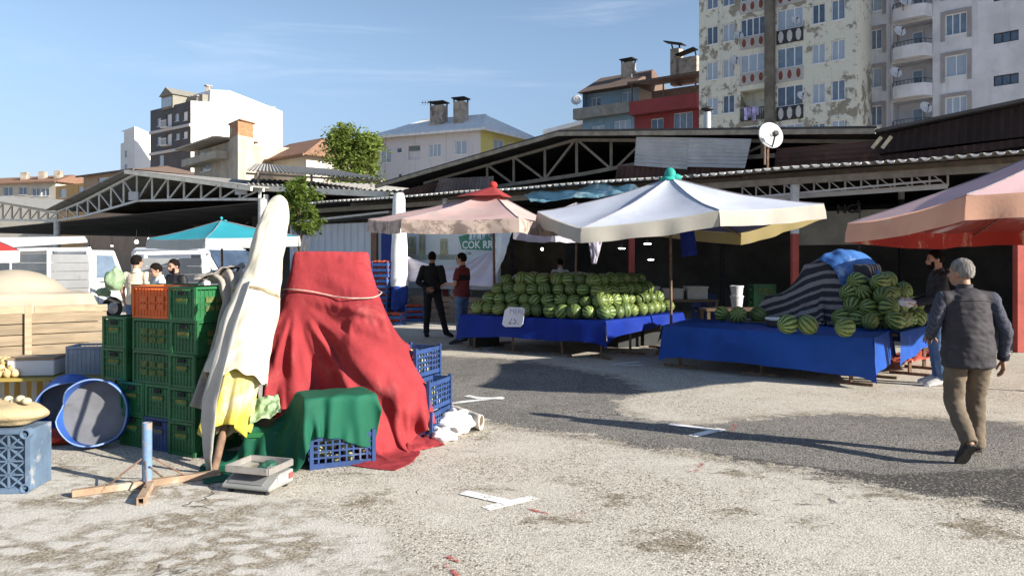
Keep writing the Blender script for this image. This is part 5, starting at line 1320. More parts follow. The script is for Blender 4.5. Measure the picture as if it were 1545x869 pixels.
# ================= cloth solver for the tarpaulins (position based, run once here)
def drape(p,push,steps=90,iters=10,fric=.6,pin=None,stiff_bend=.15,g=.006,rel=1.0):
    p=np.array(p,float); n,m,_=p.shape; v=np.zeros_like(p)
    def rest(a,b): return np.linalg.norm(a-b,axis=-1)
    cons=[]
    def add(sa,sb,k):
        r=rest(p[sa],p[sb]); cons.append((sa,sb,r*rel,k))
    S=slice; A=S(None)
    for o in (0,1):
        add((S(o,n-1,2),A),(S(o+1,n,2),A),1.0); add((A,S(o,m-1,2)),(A,S(o+1,m,2)),1.0)
        add((S(o,n-1,2),S(0,m-1)),(S(o+1,n,2),S(1,m)),.5); add((S(o,n-1,2),S(1,m)),(S(o+1,n,2),S(0,m-1)),.5)
    for o in range(4):
        if n>o+2: add((S(o,n-2,4),A),(S(o+2,n,4),A),stiff_bend)
        if m>o+2: add((A,S(o,m-2,4)),(A,S(o+2,m,4)),stiff_bend)
    for st in range(steps):
        old=p.copy(); v*=.965; v[...,2]-=g; sp=np.linalg.norm(v,axis=-1,keepdims=True); v*=np.minimum(1,.06/np.maximum(sp,1e-9)); p+=v
        for it in range(iters):
            for sa,sb,r,k in cons:
                d=p[sb]-p[sa]; L=np.linalg.norm(d,axis=-1); c_=(.5*k*(L-r)/np.maximum(L,1e-9))[...,None]*d
                p[sa]+=c_; p[sb]-=c_
            if pin is not None: p[pin[0]]=pin[1]
            if it%2==1 or it==iters-1:
                q=push(p,old); moved=np.linalg.norm(q-p,axis=-1,keepdims=True)>1e-7
                p=np.where(moved, q+(old-q)*np.array([fric*.5,fric*.5,0.0]), q)
        v=p-old
    return p
def pusher(boxes,balls=(),eps=.015,floor=.006):
    """boxes: (centre, half size, rz); a point leaves a box through the side it came from"""
    bs=[(np.array(c,float),np.array(h,float)+eps,math.cos(rz),math.sin(rz)) for c,h,rz in boxes]
    def f(p,old):
        p=p.copy()
        for c,h,cs,sn in bs:
            d=p-c; x=d[...,0]*cs+d[...,1]*sn; y=-d[...,0]*sn+d[...,1]*cs; z=d[...,2]
            ins=(abs(x)<h[0])&(abs(y)<h[1])&(abs(z)<h[2])
            if not ins.any(): continue
            e=old-c; ox=e[...,0]*cs+e[...,1]*sn; oy=-e[...,0]*sn+e[...,1]*cs; oz=e[...,2]
            gx,gy,gz=abs(ox)-h[0],abs(oy)-h[1],oz-h[2]; m=np.maximum(np.maximum(gx,gy),gz)
            uz=ins&(gz>=m-1e-9); ux=ins&~uz&(gx>=m-1e-9); uy=ins&~uz&~ux
            x=np.where(ux,np.where(ox>=0,1,-1)*h[0],x); y=np.where(uy,np.where(oy>=0,1,-1)*h[1],y); z=np.where(uz,h[2],z)
            p[...,0]=np.where(ins,c[0]+x*cs-y*sn,p[...,0]); p[...,1]=np.where(ins,c[1]+x*sn+y*cs,p[...,1]); p[...,2]=np.where(ins,c[2]+z,p[...,2])
        for c,r in balls:
            c=np.array(c,float); r=np.array(r,float)+eps; d=(p-c)/r; L=np.linalg.norm(d,axis=-1,keepdims=True); p=np.where(L<1,c+d/np.maximum(L,1e-6)*r,p)
        p[...,2]=np.maximum(p[...,2],floor); return p
    return f
def sheet(cx,cy,w_,d_,rz,z,nx,ny,wr=.02,seed=0,tilt=(0,0)):
    xs=np.linspace(-w_/2,w_/2,nx); ys=np.linspace(-d_/2,d_/2,ny); X,Y=np.meshgrid(xs,ys,indexing='ij'); c,s=math.cos(rz),math.sin(rz)
    rg=np.random.default_rng(seed); Z=z+wr*(np.sin(X*6+seed)*np.cos(Y*5+seed*2)+.6*np.sin(X*13+Y*9+seed))+rg.normal(0,.002,X.shape)+X*tilt[0]+Y*tilt[1]
    return np.stack([cx+X*c-Y*s,cy+X*s+Y*c,Z],-1)
def cloth_obj(name,label,cat,p,mat,solid=.006,sub=1,uvs=None,parent=None,group=None):
    n,m,_=p.shape; o=Vector(p.reshape(-1,3).mean(0)); o.z=p[...,2].min(); mb=MB(o)
    mb.grid(p,[[(i/(n-1),j/(m-1)) for j in range(m)] for i in range(n)])
    ob=mb.build(name,mat,parent,smooth=180,solid=solid,sub=sub)
    return tag(ob,label,cat,group)
# striped tarp over covered goods behind the middle table
def stripe_mat():
    m,nt,b=newmat('black_white_striped_cloth'); L=nt.links.new
    u=nt.nodes.new('ShaderNodeUVMap'); sx=nt.nodes.new('ShaderNodeSeparateXYZ'); L(u.outputs[0],sx.inputs[0]); co=coords(nt,False)
    n=noisen(nt,co,18,4,.6); s=mth(nt,'SINE',mth(nt,'MULTIPLY_ADD',sx.outputs[1],130.0,mth(nt,'MULTIPLY',mth(nt,'SUBTRACT',n,.5),1.4)))
    s2=mth(nt,'SINE',mth(nt,'MULTIPLY',sx.outputs[1],47.0))
    f=ramp(nt,mth(nt,'ADD',s,mth(nt,'MULTIPLY',s2,.5)),.05,.35)
    c=mixc(nt,f,(.045,.045,.055),(.27,.26,.26)); c=mixc(nt,mth(nt,'MULTIPLY',ramp(nt,noisen(nt,co,4,5,.6),.5,.8),.4),c,(.12,.11,.11))
    L(c,b.inputs['Base Color']); b.inputs['Roughness'].default_value=.9; b.inputs['Specular IOR Level'].default_value=.15
    return m
ang=math.atan2(d2.y,d2.x)
sc=V(5.05,12.35,0)
pc=[((5.12,12.55,.52),(.80,.50,.56),ang),((5.35,12.35,1.2),(.50,.35,.40),ang)]
pb=[((5.30,12.4,1.42),(.45,.4,.36))]
pp=drape(sheet(5.05,12.55,2.5,2.5,ang,1.95,60,60,.03,2),pusher(pc+[((4.05,11.75,.33),(1.6,1.1,.335),ang)],pb),80,9)
cloth_obj('striped_tarp','black and white striped cloth draped over goods behind the middle table','tarpaulin',pp,stripe_mat())
mb=MB((5.0,12.6,0)); rz_=Matrix.Rotation(ang,3,'Z'); mb.box((5.12,12.55,.53),(1.56,.94,1.06),rz_); mb.box((5.35,12.35,1.34),(.9,.6,.42),rz_); tag(mb.build('covered_goods',m_darkwood),'stacked goods hidden under the striped cloth','goods')
pp=drape(sheet(5.50,12.15,.95,.9,.5,2.15,34,34,.05,5),pusher([((5.12,12.55,.52),(.83,.53,.59),ang)],[((5.35,12.38,1.40),(.58,.50,.44))]),50,7)
for q in pp.reshape(-1,3):
    c_=Vector((float(q[0])*6,float(q[1])*6,float(q[2])*6)); k_=.035*noise.noise(c_)+.022*(abs(noise.noise(c_*2.3))-.2); q+=np.array([-.3,-.6,.7])*k_
cloth_obj('blue_plastic_sheet','crumpled blue plastic sheet thrown over the top of the striped cloth','plastic sheet',pp,M('crumpled_blue_plastic',(.05,.15,.42),.4,.3,2,dirt=((.25,.38,.62),3,.55,.15),bump=.3,bs=12))
# dark crates under and behind the left table
m_blackcr=M('black_crate_plastic',(.02,.022,.022),.6,.2,4)
for k,(x,y,l) in enumerate(((-.55,15.0,'dark crate under the left end of the left table'),(2.2,14.9,'dark crate under the right end of the left table'),(2.75,15.2,'dark crate under the rear right corner of the left table'))):
    openbox('plastic_crate',l,'crate',(x,y,.003),.5,.35,.4,m_blackcr,.4)
mb=MB((5.9,12.0,0)); cloth_quad(mb,(P(1350,545,10.9)-V(0,0,.02),P(1420,538,11.4)-V(0,0,.0),G(1415,536)+V(0,.3,.10),G(1350,545)+V(0,.4,.06)),12,8,.06,4,8); tag(mb.build('red_cloth',M('orange_red_cloth',(.45,.09,.06),.9,.15),smooth=180,solid=.01),'orange red cloth bundle on the ground under the rear table','cloth')
# ================= plastic crates
m_green=M('green_crate_plastic',(.018,.115,.040),.45,.2,3,spec=.4,dirt=((.10,.14,.08),5,.6,.15),rnd=.15)
m_orangeP=M('orange_crate_plastic',(.60,.105,.015),.45,.12,3,spec=.4,dirt=((.35,.12,.05),5,.62,.15))
m_bluecr=M('navy_crate_plastic',(.025,.055,.15),.5,.2,3,spec=.4,dirt=((.12,.13,.17),5,.6,.15))
m_yellowink=M('dull_yellow_print',(.30,.24,.045),.8,.35,30)
CW,CD,CH=.50,.325,.287
def crate_mesh(mb,w_=CW,d_=CD,h_=CH):
    th=.012
    # thin inner skin then raised grid of ribs
    for cx,cy,sx,sy in ((0,-d_/2+.014,w_-.03,th),(0,d_/2-.014,w_-.03,th),(-w_/2+.014,0,th,d_-.05),(w_/2-.014,0,th,d_-.05)): mb.box((cx,cy,h_*.46),(sx,sy,h_*.84))
    mb.box((0,0,.014),(w_-.034,d_-.034,.02))
    def side(ax,o,L,sgn):
        def bx(u,z,su,sz,t=.014,off=0):
            if ax=='x': mb.box((u,o+sgn*off,z),(su,t,sz))
            else: mb.box((o+sgn*off,u,z),(t,su,sz))
        for z,hh in ((.012,.024),(h_*.34,.008),(h_*.52,.008),(h_*.70,.008)): bx(0,z,L-.012,hh,.012,-.001)
        bx(0,h_-.012,L+.006,.022,.02,.001)
        n=max(5,int(L/.042))
        for k in range(n+1):
            u=-L/2+.012+(L-.024)*k/n; edge=k in(0,1,n-1,n)
            bx(u,h_*.47,.012 if edge else .006,h_*.86,.010,-.002)
        bx(-L/2+.004,h_/2,.02,h_*.99,.02,0); bx(L/2-.004,h_/2,.02,h_*.99,.02,0)
    side('x',-d_/2+.006,w_-.01,-1); side('x',d_/2-.006,w_-.01,1); side('y',-w_/2+.006,d_-.03,-1); side('y',w_/2-.006,d_-.03,1)
def crate_proto(name,label,mat,ink=True,w_=CW,d_=CD,h_=CH):
    t=thing(name,label,'crate'); mb=MB(); crate_mesh(mb,w_,d_,h_); bd=mb.build('crate_body',mat,t)
    if ink:
        for sgn in(-1,1):   # hand hole and print plate on the two ends
            q=MB(); q.box((sgn*(w_/2+.0035),0,h_*.81),(.012,.085,.030)); q.build('hand_hole',m_dark,t)
            q=MB(); q.box((sgn*(w_/2+.003),0,h_*.575),(.009,.125,.052)); pl=q.build('print_plate',mat,t)
            text_mesh('MERKOD',.036,V(sgn*(w_/2+.009),sgn*-.068,h_*.56),V(0,sgn,0),(0,0,1),.0005,'lettering',m_yellowink,pl,.0006)
        for sgn in(-1,1):
            q=MB()
            for k in range(3): 
                for r in(0,1): q.box((-.10+.11*k,sgn*(d_/2+.0025),h_*(.60-.25*r)),(.085,.006,.05))
            q.build('side_print',M('worn_pale_print',(.09,.12,.035),.8,.4,25) if mat==m_green else mat,t)
    return t
protoG=crate_proto('plastic_crate','x',m_green); protoO=crate_proto('plastic_crate','x',m_orangeP); protoN=crate_proto('plastic_crate','x',m_bluecr)
used=set()
def crate(proto,x,y,z,rz,label,group):
    o=proto if proto.name not in used else copy_tree(proto); used.add(proto.name)
    o.location=(x,y,z); o.rotation_euler=(0,0,rz); o['label']=label; o['group']=group; return o
O=V(-2.66,6.41,0); av=V(-.89,.455,0).normalized(); bv=V(.455,.89,0).normalized()
rE=math.atan2(bv.y,bv.x); rL=math.atan2(-av.y,-av.x)
GR='stacked market crates'
def endc(i,k,a0,b0,label,proto=None):
    c=O+av*(a0+CD/2)+bv*(b0+CW/2); j=lambda:random.uniform(-.006,.006)
    crate(proto or protoG,c.x+j(),c.y+j(),.003+k*CH,rE+random.uniform(-.012,.012),label,GR)
def longc(k,a0,b0,label,proto=None):
    c=O+av*(a0+CW/2)+bv*(b0+CD/2); crate(proto or protoG,c.x,c.y,.003+k*CH,rL+random.uniform(-.012,.012),label,GR)
LV=['lowest','second','third','fourth','topmost']
for k in range(5): endc(0,k,0,.0,f'green plastic crate, {LV[k]} of the right front column beside the grey fabric')
for k in range(2):
    endc(1,k,.34,.02,(f'dark blue plastic crate at the foot of the stack beside the right column' if k==0 else 'green plastic crate on the dark blue crate at the foot of the stack'),protoN if k==0 else None)
    endc(2,k,.68,.02,f'green plastic crate, {LV[k]} at the left foot of the stack behind the blue drum')
for k in range(2,4): longc(k,.335,.03,f'green plastic crate turned lengthwise, {"lower" if k==2 else "upper"} one below the orange crate')
longc(4,.34,.03,'bright orange plastic crate on top of the green stack',protoO)
for k in range(4): endc(3,k,.935,.03 if k>1 else .14,f'green plastic crate, {["lowest","second","third","topmost"][k]} of the left end column')
endc(4,4,.875,.28,'green plastic crate standing behind the orange crate at the top left')
for k in range(4): endc(5,k,.35,.55,f'green plastic crate, {["lowest","second","third","topmost"][k]} of the hidden rear column')
endc(6,3,.79,.56,'green plastic crate supporting the one behind the orange crate',None); 
for k in range(3): endc(6,k,.79,.58,f'green plastic crate, {["lowest","second","third"][k]} of the rear left column')
# pale green sack on the top left crates
def sack(name,label,cat,c,r,mat,seed=0,am=.25,zs=1.0,n=26,m=18,group=None,sub=1,flat=True):
    mb=MB(c); rows=[]
    for i in range(m+1):
        ph=-math.pi/2+math.pi*(i/m)*.996+.002; row=[]
        for j in range(n):
            t=2*math.pi*j/n; d=V(math.cos(t)*math.cos(ph),math.sin(t)*math.cos(ph),math.sin(ph))
            q=d*1.9+V(seed*3.1,seed,0); k=1+am*(noise.noise(q)+.5*noise.noise(q*2.3)+.28*abs(noise.noise(q*5.1)))
            p=V(d.x*r[0]*k,d.y*r[1]*k,d.z*r[2]*k)
            if flat and p.z<-r[2]*.72: p.z=-r[2]*.72
            row.append(Vector(c)+p)
        rows.append(row)
    mb.loft(rows); return tag(mb.build(name,mat,smooth=180,sub=sub),label,cat,group)
m_pgreen=M('pale_green_plastic',(.25,.35,.21),.45,.2,5,transl=.2,bump=.6,bs=25)
p_=P(173,424,7.3); tag_=sack('plastic_sack','large pale green plastic sack standing behind the top left crates','sack',p_,(.088,.09,.125),m_pgreen,2,.32)
p_=P(156,442,7.4); sack('plastic_sack','small pale green sack end poking out left of the top crates','sack',p_,(.07,.05,.045),m_pgreen,6,.35)

# ================= grey fabric thrown over the right column, leaning cream umbrella
m_greyfab=M('grey_beige_fabric',(.30,.27,.24),.9,.12,3,dirt=((.20,.18,.16),2.5,.55,.15),bump=.15,bs=30)
def strip_cloth(mb,rows,nx,amp,freq,seed):
    """rows: list of (left point, right point); folds run along the strip"""
    g=[]
    for k,(a,b) in enumerate(rows):
        a=Vector(a);b=Vector(b); nxt=rows[min(k+1,len(rows)-1)]; prv=rows[max(k-1,0)]
        dn=(Vector(nxt[0])+Vector(nxt[1])-Vector(prv[0])-Vector(prv[1])); nr=(b-a).cross(dn).normalized()
        row=[]
        for i in range(nx+1):
            s=i/nx; w_=math.sin(s*freq+seed+.35*math.sin(k*.6+seed))+.7*noise.noise(Vector((s*freq*.7,k*.25,seed)))
            row.append(a.lerp(b,s)+nr*amp*w_)
        g.append(row)
    mb.grid(g,[[(i/nx,k/len(rows)) for i in range(nx+1)] for k in range(len(rows))])
def dense(rows,n):
    out=[]
    for (a,b),(c,d) in zip(rows,rows[1:]):
        for k in range(n): t=k/n; out.append((Vector(a).lerp(Vector(c),t),Vector(b).lerp(Vector(d),t)))
    out.append(tuple(Vector(q) for q in rows[-1])); return out
mb=MB(P(325,450,6.3))
rows=dense([(P(292,428,6.75),P(362,412,6.95)),(P(304,418,6.62),P(366,405,6.7)),(P(326,424,6.62),P(368,420,6.6)),(P(334,455,6.60),P(364,452,6.55)),(P(322,505,6.50),P(352,505,6.42)),(P(303,560,6.40),P(338,565,6.3)),(P(283,612,6.30),P(320,622,6.2))],6)
strip_cloth(mb,rows,30,.028,16,1.0)
tag(mb.build('grey_fabric',m_greyfab,smooth=180,solid=.012,sub=1),'grey beige fabric thrown over the right crate column and hanging down','fabric')
mb=MB(P(300,425,6.6)); cloth_quad(mb,(P(292,425,6.5),P(366,402,6.7),P(372,398,7.3),P(300,415,7.2)),22,14,.05,4,12); tag(mb.build('grey_fabric',m_greyfab,smooth=180,solid=.012,sub=1),'crumpled end of grey fabric lying on top of the crates','fabric')
base=G(322,713); tip=P(423,296,7.0)
lu=thing('leaning_umbrella','furled cream canvas umbrella leaning against the red covered heap','umbrella',base)
ax=(tip-base); AL=ax.length; axd=ax.normalized(); sx_=axd.cross(V(0,1,0)).normalized(); sy_=axd.cross(sx_)
def rr(t,a,prof,am,seed):
    r=np.interp(t,[q[0] for q in prof],[q[1] for q in prof])
    return r*(1+am*noise.noise(Vector((math.cos(a)*1.3+seed,math.sin(a)*1.3,t*5)))+am*.5*noise.noise(Vector((math.cos(a)*3,math.sin(a)*3+seed,t*11)))+am*.55*(abs(noise.noise(Vector((math.cos(a)*2.2+t*2,math.sin(a)*2.2+seed,t*16))))-.2)+am*.35*(abs(noise.noise(Vector((math.cos(a)*6,math.sin(a)*6+seed,t*3))))-.2))
def loft_axis(t0,t1,prof,am,seed,nt=40,n=40,fold=0,nf=6,hem=0,off=(0,0)):
    rows=[]
    for k in range(nt+1):
        row=[]
        for j in range(n):
            a=2*math.pi*j/n; ts=t0+hem*noise.noise(Vector((math.cos(a)*2,math.sin(a)*2,seed+9))); t=lerp(ts,t1,k/nt)
            r=rr(t,a,prof,am,seed)*(1+fold*math.sin(nf*a+seed+t*3)*(1-.6*k/nt)); row.append(base+axd*(t*AL)+sx_*(math.cos(a)*r+off[0]*(1-k/nt))+sy_*(math.sin(a)*r+off[1]))
        rows.append(row)
    return rows
m_cream=M('cream_canvas',(.52,.48,.39),.85,.08,2,dirt=((.40,.35,.26),3.5,.58,.14),bump=.18,bs=14)
mb=W(lu); rows=loft_axis(.30,1.0,[(0,.23),(.30,.235),(.42,.225),(.55,.20),(.70,.165),(.85,.125),(.95,.085),(.985,.062),(1,.02)],.20,2,nt=60,n=56,hem=.03,fold=.05,nf=3); mb.loft(rows,False); mb.face(rows[-1]); mb.build('canvas',m_cream,lu,smooth=180,solid=.006,sub=1)
mb=W(lu); mb.tube([base+axd*(t*AL)-sy_*(rr(t,-1.57,[(0,.23),(.30,.235),(.42,.225),(.55,.20),(.70,.165),(.85,.125),(.95,.085),(1,.05)],.13,2)*1.02)+sx_*.02 for t in np.linspace(.33,.96,30)],.004,5); mb.build('seam',M('brown_seam',(.3,.24,.16),.9,.1),lu)
m_yellowc=M('stained_yellow_cloth',(.48,.39,.055),.9,.15,3,dirt=((.52,.46,.32),2.2,.44,.16),dirt2=((.25,.2,.06),22,.68,.05),bump=.1,bs=30)
mb=W(lu); rows=loft_axis(.13,.40,[(0,.17),(.2,.165),(.4,.14)],.16,7,nt=24,n=56,fold=.22,nf=9,hem=.05); mb.loft(rows,False); mb.build('yellow_lining',m_yellowc,lu,smooth=180,solid=.005)
mb=W(lu); mb.tube([base-axd*.0,base+axd*(AL*.35)],.032,10); mb.build('pole',m_iron,lu,smooth=60)
mb=W(lu)
for t in (.60,.605): mb.tube([base+axd*(t*AL)+sx_*(math.cos(a)*.2)+sy_*(math.sin(a)*.2) for a in np.linspace(0,6.28,24)],.005,5)
mb.build('tie_cord',M('jute_cord',(.35,.28,.17),.9,.2,20),lu)
mb=MB(P(325,560,5.95)); rows=dense([(P(366,420,6.2),P(380,425,6.1)),(P(342,470,6.08),P(362,480,5.98)),(P(322,540,5.98),P(342,552,5.88)),(P(306,600,5.95),P(328,610,5.84)),(P(302,640,5.95),P(326,645,5.82)),(P(308,690,5.92),P(320,690,5.86)),(G(314,712),G(321,714))],6)
strip_cloth(mb,rows,16,.014,9,3.0); tag(mb.build('plastic_sheet',M('dusty_clear_plastic',(.55,.53,.49),.45,.08,3,transl=.3,bump=.2,bs=20),smooth=180,solid=.004,sub=1),'dusty pale plastic sheet hanging along the left of the leaning umbrella','plastic sheet')

# ================= red covered heap
m_blackstack=M('black_crate_plastic',(.02,.022,.022))
m_bluelat=M('faded_blue_crate_plastic',(.025,.055,.16),.5,.2,4,dirt=((.2,.23,.3),6,.62,.12))
def open_crate_proto(label,mat,w_=.50,d_=.33,h_=.26):
    t=thing('plastic_crate',label,'crate'); mb=MB()
    def side(ax,o,L):
        def bx(u,z,su,sz,t_=.014):
            if ax=='x': mb.box((u,o,z),(su,t_,sz))
            else: mb.box((o,u,z),(t_,su,sz))
        for z,hh in ((.02,.04),(.085,.014),(.135,.014),(.185,.014),(h_-.02,.04)): bx(0,z,L-.03,hh)
        n=int(L/.055)
        for k in range(1,n): bx(-L/2+L*k/n,h_/2,.014,h_-.082,.012)
    side('x',-d_/2,w_); side('x',d_/2,w_); side('y',-w_/2,d_); side('y',w_/2,d_); mb.box((0,0,.008),(w_-.03,d_-.03,.014))
    for a in(-1,1):
        for b in(-1,1): mb.box((a*w_/2,b*d_/2,h_/2+.01),(.03,.03,h_+.02))
    mb.build('crate_body',mat,t); 
    v=MB()
    for k in range(26): v.ball((random.uniform(-w_/2+.06,w_/2-.06),random.uniform(-d_/2+.06,d_/2-.06),random.uniform(.05,h_-.05)),(.05,.035,.03),Euler((random.random()*3,random.random()*3,random.random()*3)).to_matrix(),8,5)
    q=v.build('produce',M('pale_green_pepper',(.40,.42,.20),.5,.3,8),t,smooth=180); q['kind']='stuff'
    return t
protoB=open_crate_proto('x',m_bluelat); protoK=open_crate_proto('x',m_blackstack)
GB='blue crates around the red heap'
fc=G(505,709); fr=.42
crate(protoB,-1.43,6.30,.003,fr,'lower blue crate of peppers at the front of the green tarp',GB); crate(protoB,-1.46,6.34,.28,fr+.05,'upper blue crate of peppers under the green tarp edge',GB)
for k in range(3): crate(protoB,-.97,7.46,.003+k*.275,1.2,f'{["lowest","middle","top"][k]} blue crate showing at the right side of the red heap',GB)
crate(protoB,-.83,7.24,.003,1.3,'low blue crate beside the white bags right of the heap',GB); crate(protoB,-.84,7.25,.278,1.25,'second blue crate above the white bags right of the heap',GB)
for k in range(6): crate(protoK,-1.72,7.30,.003+k*.275,.15,f'black crate, {["lowest","second","third","fourth","fifth","topmost"][k]} inside the red covered heap','black crates inside the heap')
for k in range(3): crate(protoK,-1.97,7.05,.003+k*.275,.25,f'black crate, {["lowest","middle","topmost"][k]} of the front left column under the red cloth','black crates inside the heap')
m_redcloth=M('faded_red_cotton',(.27,.036,.042),.92,.2,1.6,dirt=((.36,.085,.085),1.8,.52,.2),dirt2=((.20,.028,.034),5,.60,.14),bump=.45,bs=13,spec=.1)
boxes=[((-1.72,7.30,.86),(.33,.27,.86),.15),((-1.97,7.03,.50),(.26,.18,.50),.25),((-1.20,7.12,.43),(.15,.22,.43),-.6),((-1.02,6.94,.26),(.15,.20,.26),-.62),((-1.32,6.98,.55),(.16,.16,.55),.3)]
ps=sheet(-1.58,6.98,2.52,2.9,-.30,1.86,88,98,.04,4)
cs0,sn0=math.cos(-.30),math.sin(-.30); lx=(ps[...,0]+1.58)*cs0+(ps[...,1]-6.98)*sn0; ly=-(ps[...,0]+1.58)*sn0+(ps[...,1]-6.98)*cs0
sx0=(lx+1.26)/2.52; kf=np.where(ly<0,.64+.03*np.clip((sx0-.22)/.30,0,1),1.0)
ly2=ly*kf; ps[...,0]=-1.58+lx*cs0-ly2*sn0; ps[...,1]=6.98+lx*sn0+ly2*cs0
pr=drape(ps,pusher(boxes,[((-1.30,6.92,.45),(.27,.28,.60))],eps=.02),130,10,fric=.75,stiff_bend=.08)
# gathered folds fanning down from where the rope pinches the cloth
A0=np.array(P(442,452,6.85)); dx_=pr[...,0]-A0[0]; dz_=A0[2]-pr[...,2]; th_=np.arctan2(dx_,np.maximum(dz_,.02)); ds_=np.hypot(dx_,dz_)
front=np.clip((7.25-pr[...,1])/.25,0,1)*np.clip((ds_-.08)/.35,0,1)*np.clip((pr[...,2]-.02)/.10,0,1)*(dz_>-.05)
fo=np.sin(th_*15+1.2*np.sin(th_*7+1))+.5*np.sin(th_*31+2)
fo=np.sign(fo)*np.abs(fo)**.8; pr[...,1]-=front*fo*.036; pr[...,0]+=front*fo*.010
wn=np.array([[noise.noise(Vector((float(q[0])*3.1,float(q[1])*3.1,float(q[2])*5.5)))+.5*noise.noise(Vector((float(q[0])*9,float(q[1])*9,float(q[2])*7))) for q in r] for r in pr])
upk=np.clip((pr[...,2]-1.30)/.1,0,1)*np.clip((1.74-pr[...,2])/.05,0,1); wr_=np.array([[noise.noise(Vector((float(q[0])*2.5,float(q[1])*2.5,float(q[2])*13+float(q[0])*4))) for q in r] for r in pr]); pr[...,1]-=upk*wr_*.03
pr[...,1]-=wn*.015*(pr[...,2]>.03); pr[...,2]+=np.where(pr[...,2]<.05,np.maximum(0,wn)*.03,wn*.006)
cloth_obj('red_cloth','large faded red cloth draped over the heap of crates','cloth',pr,m_redcloth,.006,1)
# rope tied round the heap, following the cloth
pts=[]; q=pr.reshape(-1,3); axc=np.array([-1.72,7.25]); zr_=1.36
for k in range(49):
    a=2*math.pi*k/48; d=np.array([math.cos(a),math.sin(a)]); rel=q[:,:2]-axc; along_=rel@d; perp=abs(rel@np.array([-d[1],d[0]]))
    sel=(abs(q[:,2]-zr_-.04*math.sin(a*2))<.05)&(perp<.06)&(along_>0)
    r=along_[sel].max() if sel.any() else .42
    pts.append(Vector((axc[0]+d[0]*(r+.008),axc[1]+d[1]*(r+.008),zr_+.04*math.sin(a*2))))
mb=MB(pts[0]); mb.tube(pts,.007,6); tag(mb.build('rope',M('pink_grey_rope',(.45,.30,.26),.9,.2,30),smooth=60),'thin rope tied around the upper part of the red cloth','rope')
m_greent=M('green_tarp_cloth',(.006,.085,.048),.75,.15,2,spec=.25,bump=.1,bs=40)
print('sim green')
gbx=[((-1.46,6.33,.27),(.285,.20,.275),fr),((-1.96,6.42,.14),(.23,.18,.14),.2)]
pg=drape(sheet(-1.84,6.26,1.60,1.0,.22,.64,64,44,.03,3,tilt=(.14,0)),pusher(gbx,eps=.02),90,10,fric=.8)
wn=np.array([[noise.noise(Vector((float(q[0])*6,float(q[1])*6,float(q[2])*3))) for q in r] for r in pg])
lx=(pg[...,0]+1.86); pg[...,1]-=np.clip(pg[...,2]/.1,0,1)*(.018*np.sin(lx*34+2*wn)+.015*wn); pg[...,2]+=np.maximum(0,wn)*.02
cloth_obj('green_tarp','green tarp draped from the heap down to the ground behind the scale','tarpaulin',pg,m_greent,.005,1)
openbox('plastic_crate','dark green crate hidden under the left part of the green tarp','crate',(-1.95,6.4,.003),.46,.34,.26,m_green,.2)
mb=MB(P(400,620,6.2)); cloth_quad(mb,(P(376,640,6.1),P(425,622,6.15),P(420,595,6.4),P(382,600,6.4)),18,12,.03,4,3); tag(mb.build('net_sack',M('light_green_net',(.32,.46,.26),.7,.3,30),smooth=180,solid=.01,sub=1),'pale green net bag between the yellow cloth and the green tarp','sack')
# white bags at right of the heap
m_bag=M('white_plastic_bag',(.74,.72,.72),.5,.06,4,transl=.2,bump=.35,bs=14)
c=G(681,660); sack('plastic_bag','larger white plastic bag on the ground right of the red heap','bag',c+V(0,.16,.095),(.18,.17,.125),m_bag,3,.55)
c=G(664,668); sack('plastic_bag','small white plastic bag in front of the larger one beside the red heap','bag',c+V(0,.05,.055),(.13,.10,.07),m_bag,9,.55)
mb=MB(G(705,652)); a=G(672,640)+V(0,.3,.08); b=G(726,651)+V(0,.06,.075)
rows=[]
for k in range(15):
    t=k/14; rows.append([a.lerp(b,t)+V(.02*math.cos(q),0,0)+V(0,.085*math.cos(q)*(1+.2*noise.noise(Vector((t*4,q,1)))),.072*math.sin(q)*(1+.3*noise.noise(Vector((t*5,q*.7,5))))) for q in [2*math.pi*j/20 for j in range(20)]])
mb.loft(rows,False); tag(mb.build('cloth_roll',M('dirty_white_canvas',(.58,.53,.46),.85,.12,4,dirt=((.3,.24,.18),4,.6,.12)),smooth=180,solid=.008),'rolled dirty white canvas lying behind the white bags','canvas')
mb=MB(G(640,625)+V(0,.3,.3)); rows=dense([(P(632,572,7.62),P(646,570,7.75)),(P(646,580,7.5),P(660,584,7.65)),(P(652,605,7.42),P(664,610,7.55)),(P(654,620,7.38),P(664,625,7.5))],5); strip_cloth(mb,rows,10,.015,7,2); tag(mb.build('canvas_flap',_mats['dirty_white_canvas'],smooth=180,solid=.01,sub=1),'off white canvas flap hanging behind the blue crates of the heap','canvas')
mb=MB(G(655,680)); cloth_quad(mb,(G(612,686)+V(0,0,.012),G(672,672)+V(0,0,.012),G(650,660)+V(0,0,.06),G(615,664)+V(0,0,.09)),16,10,.02,5,17); tag(mb.build('red_rag',m_redcloth,smooth=180,solid=.006),'dark red rag trailing on the ground at the corner of the heap','rag')

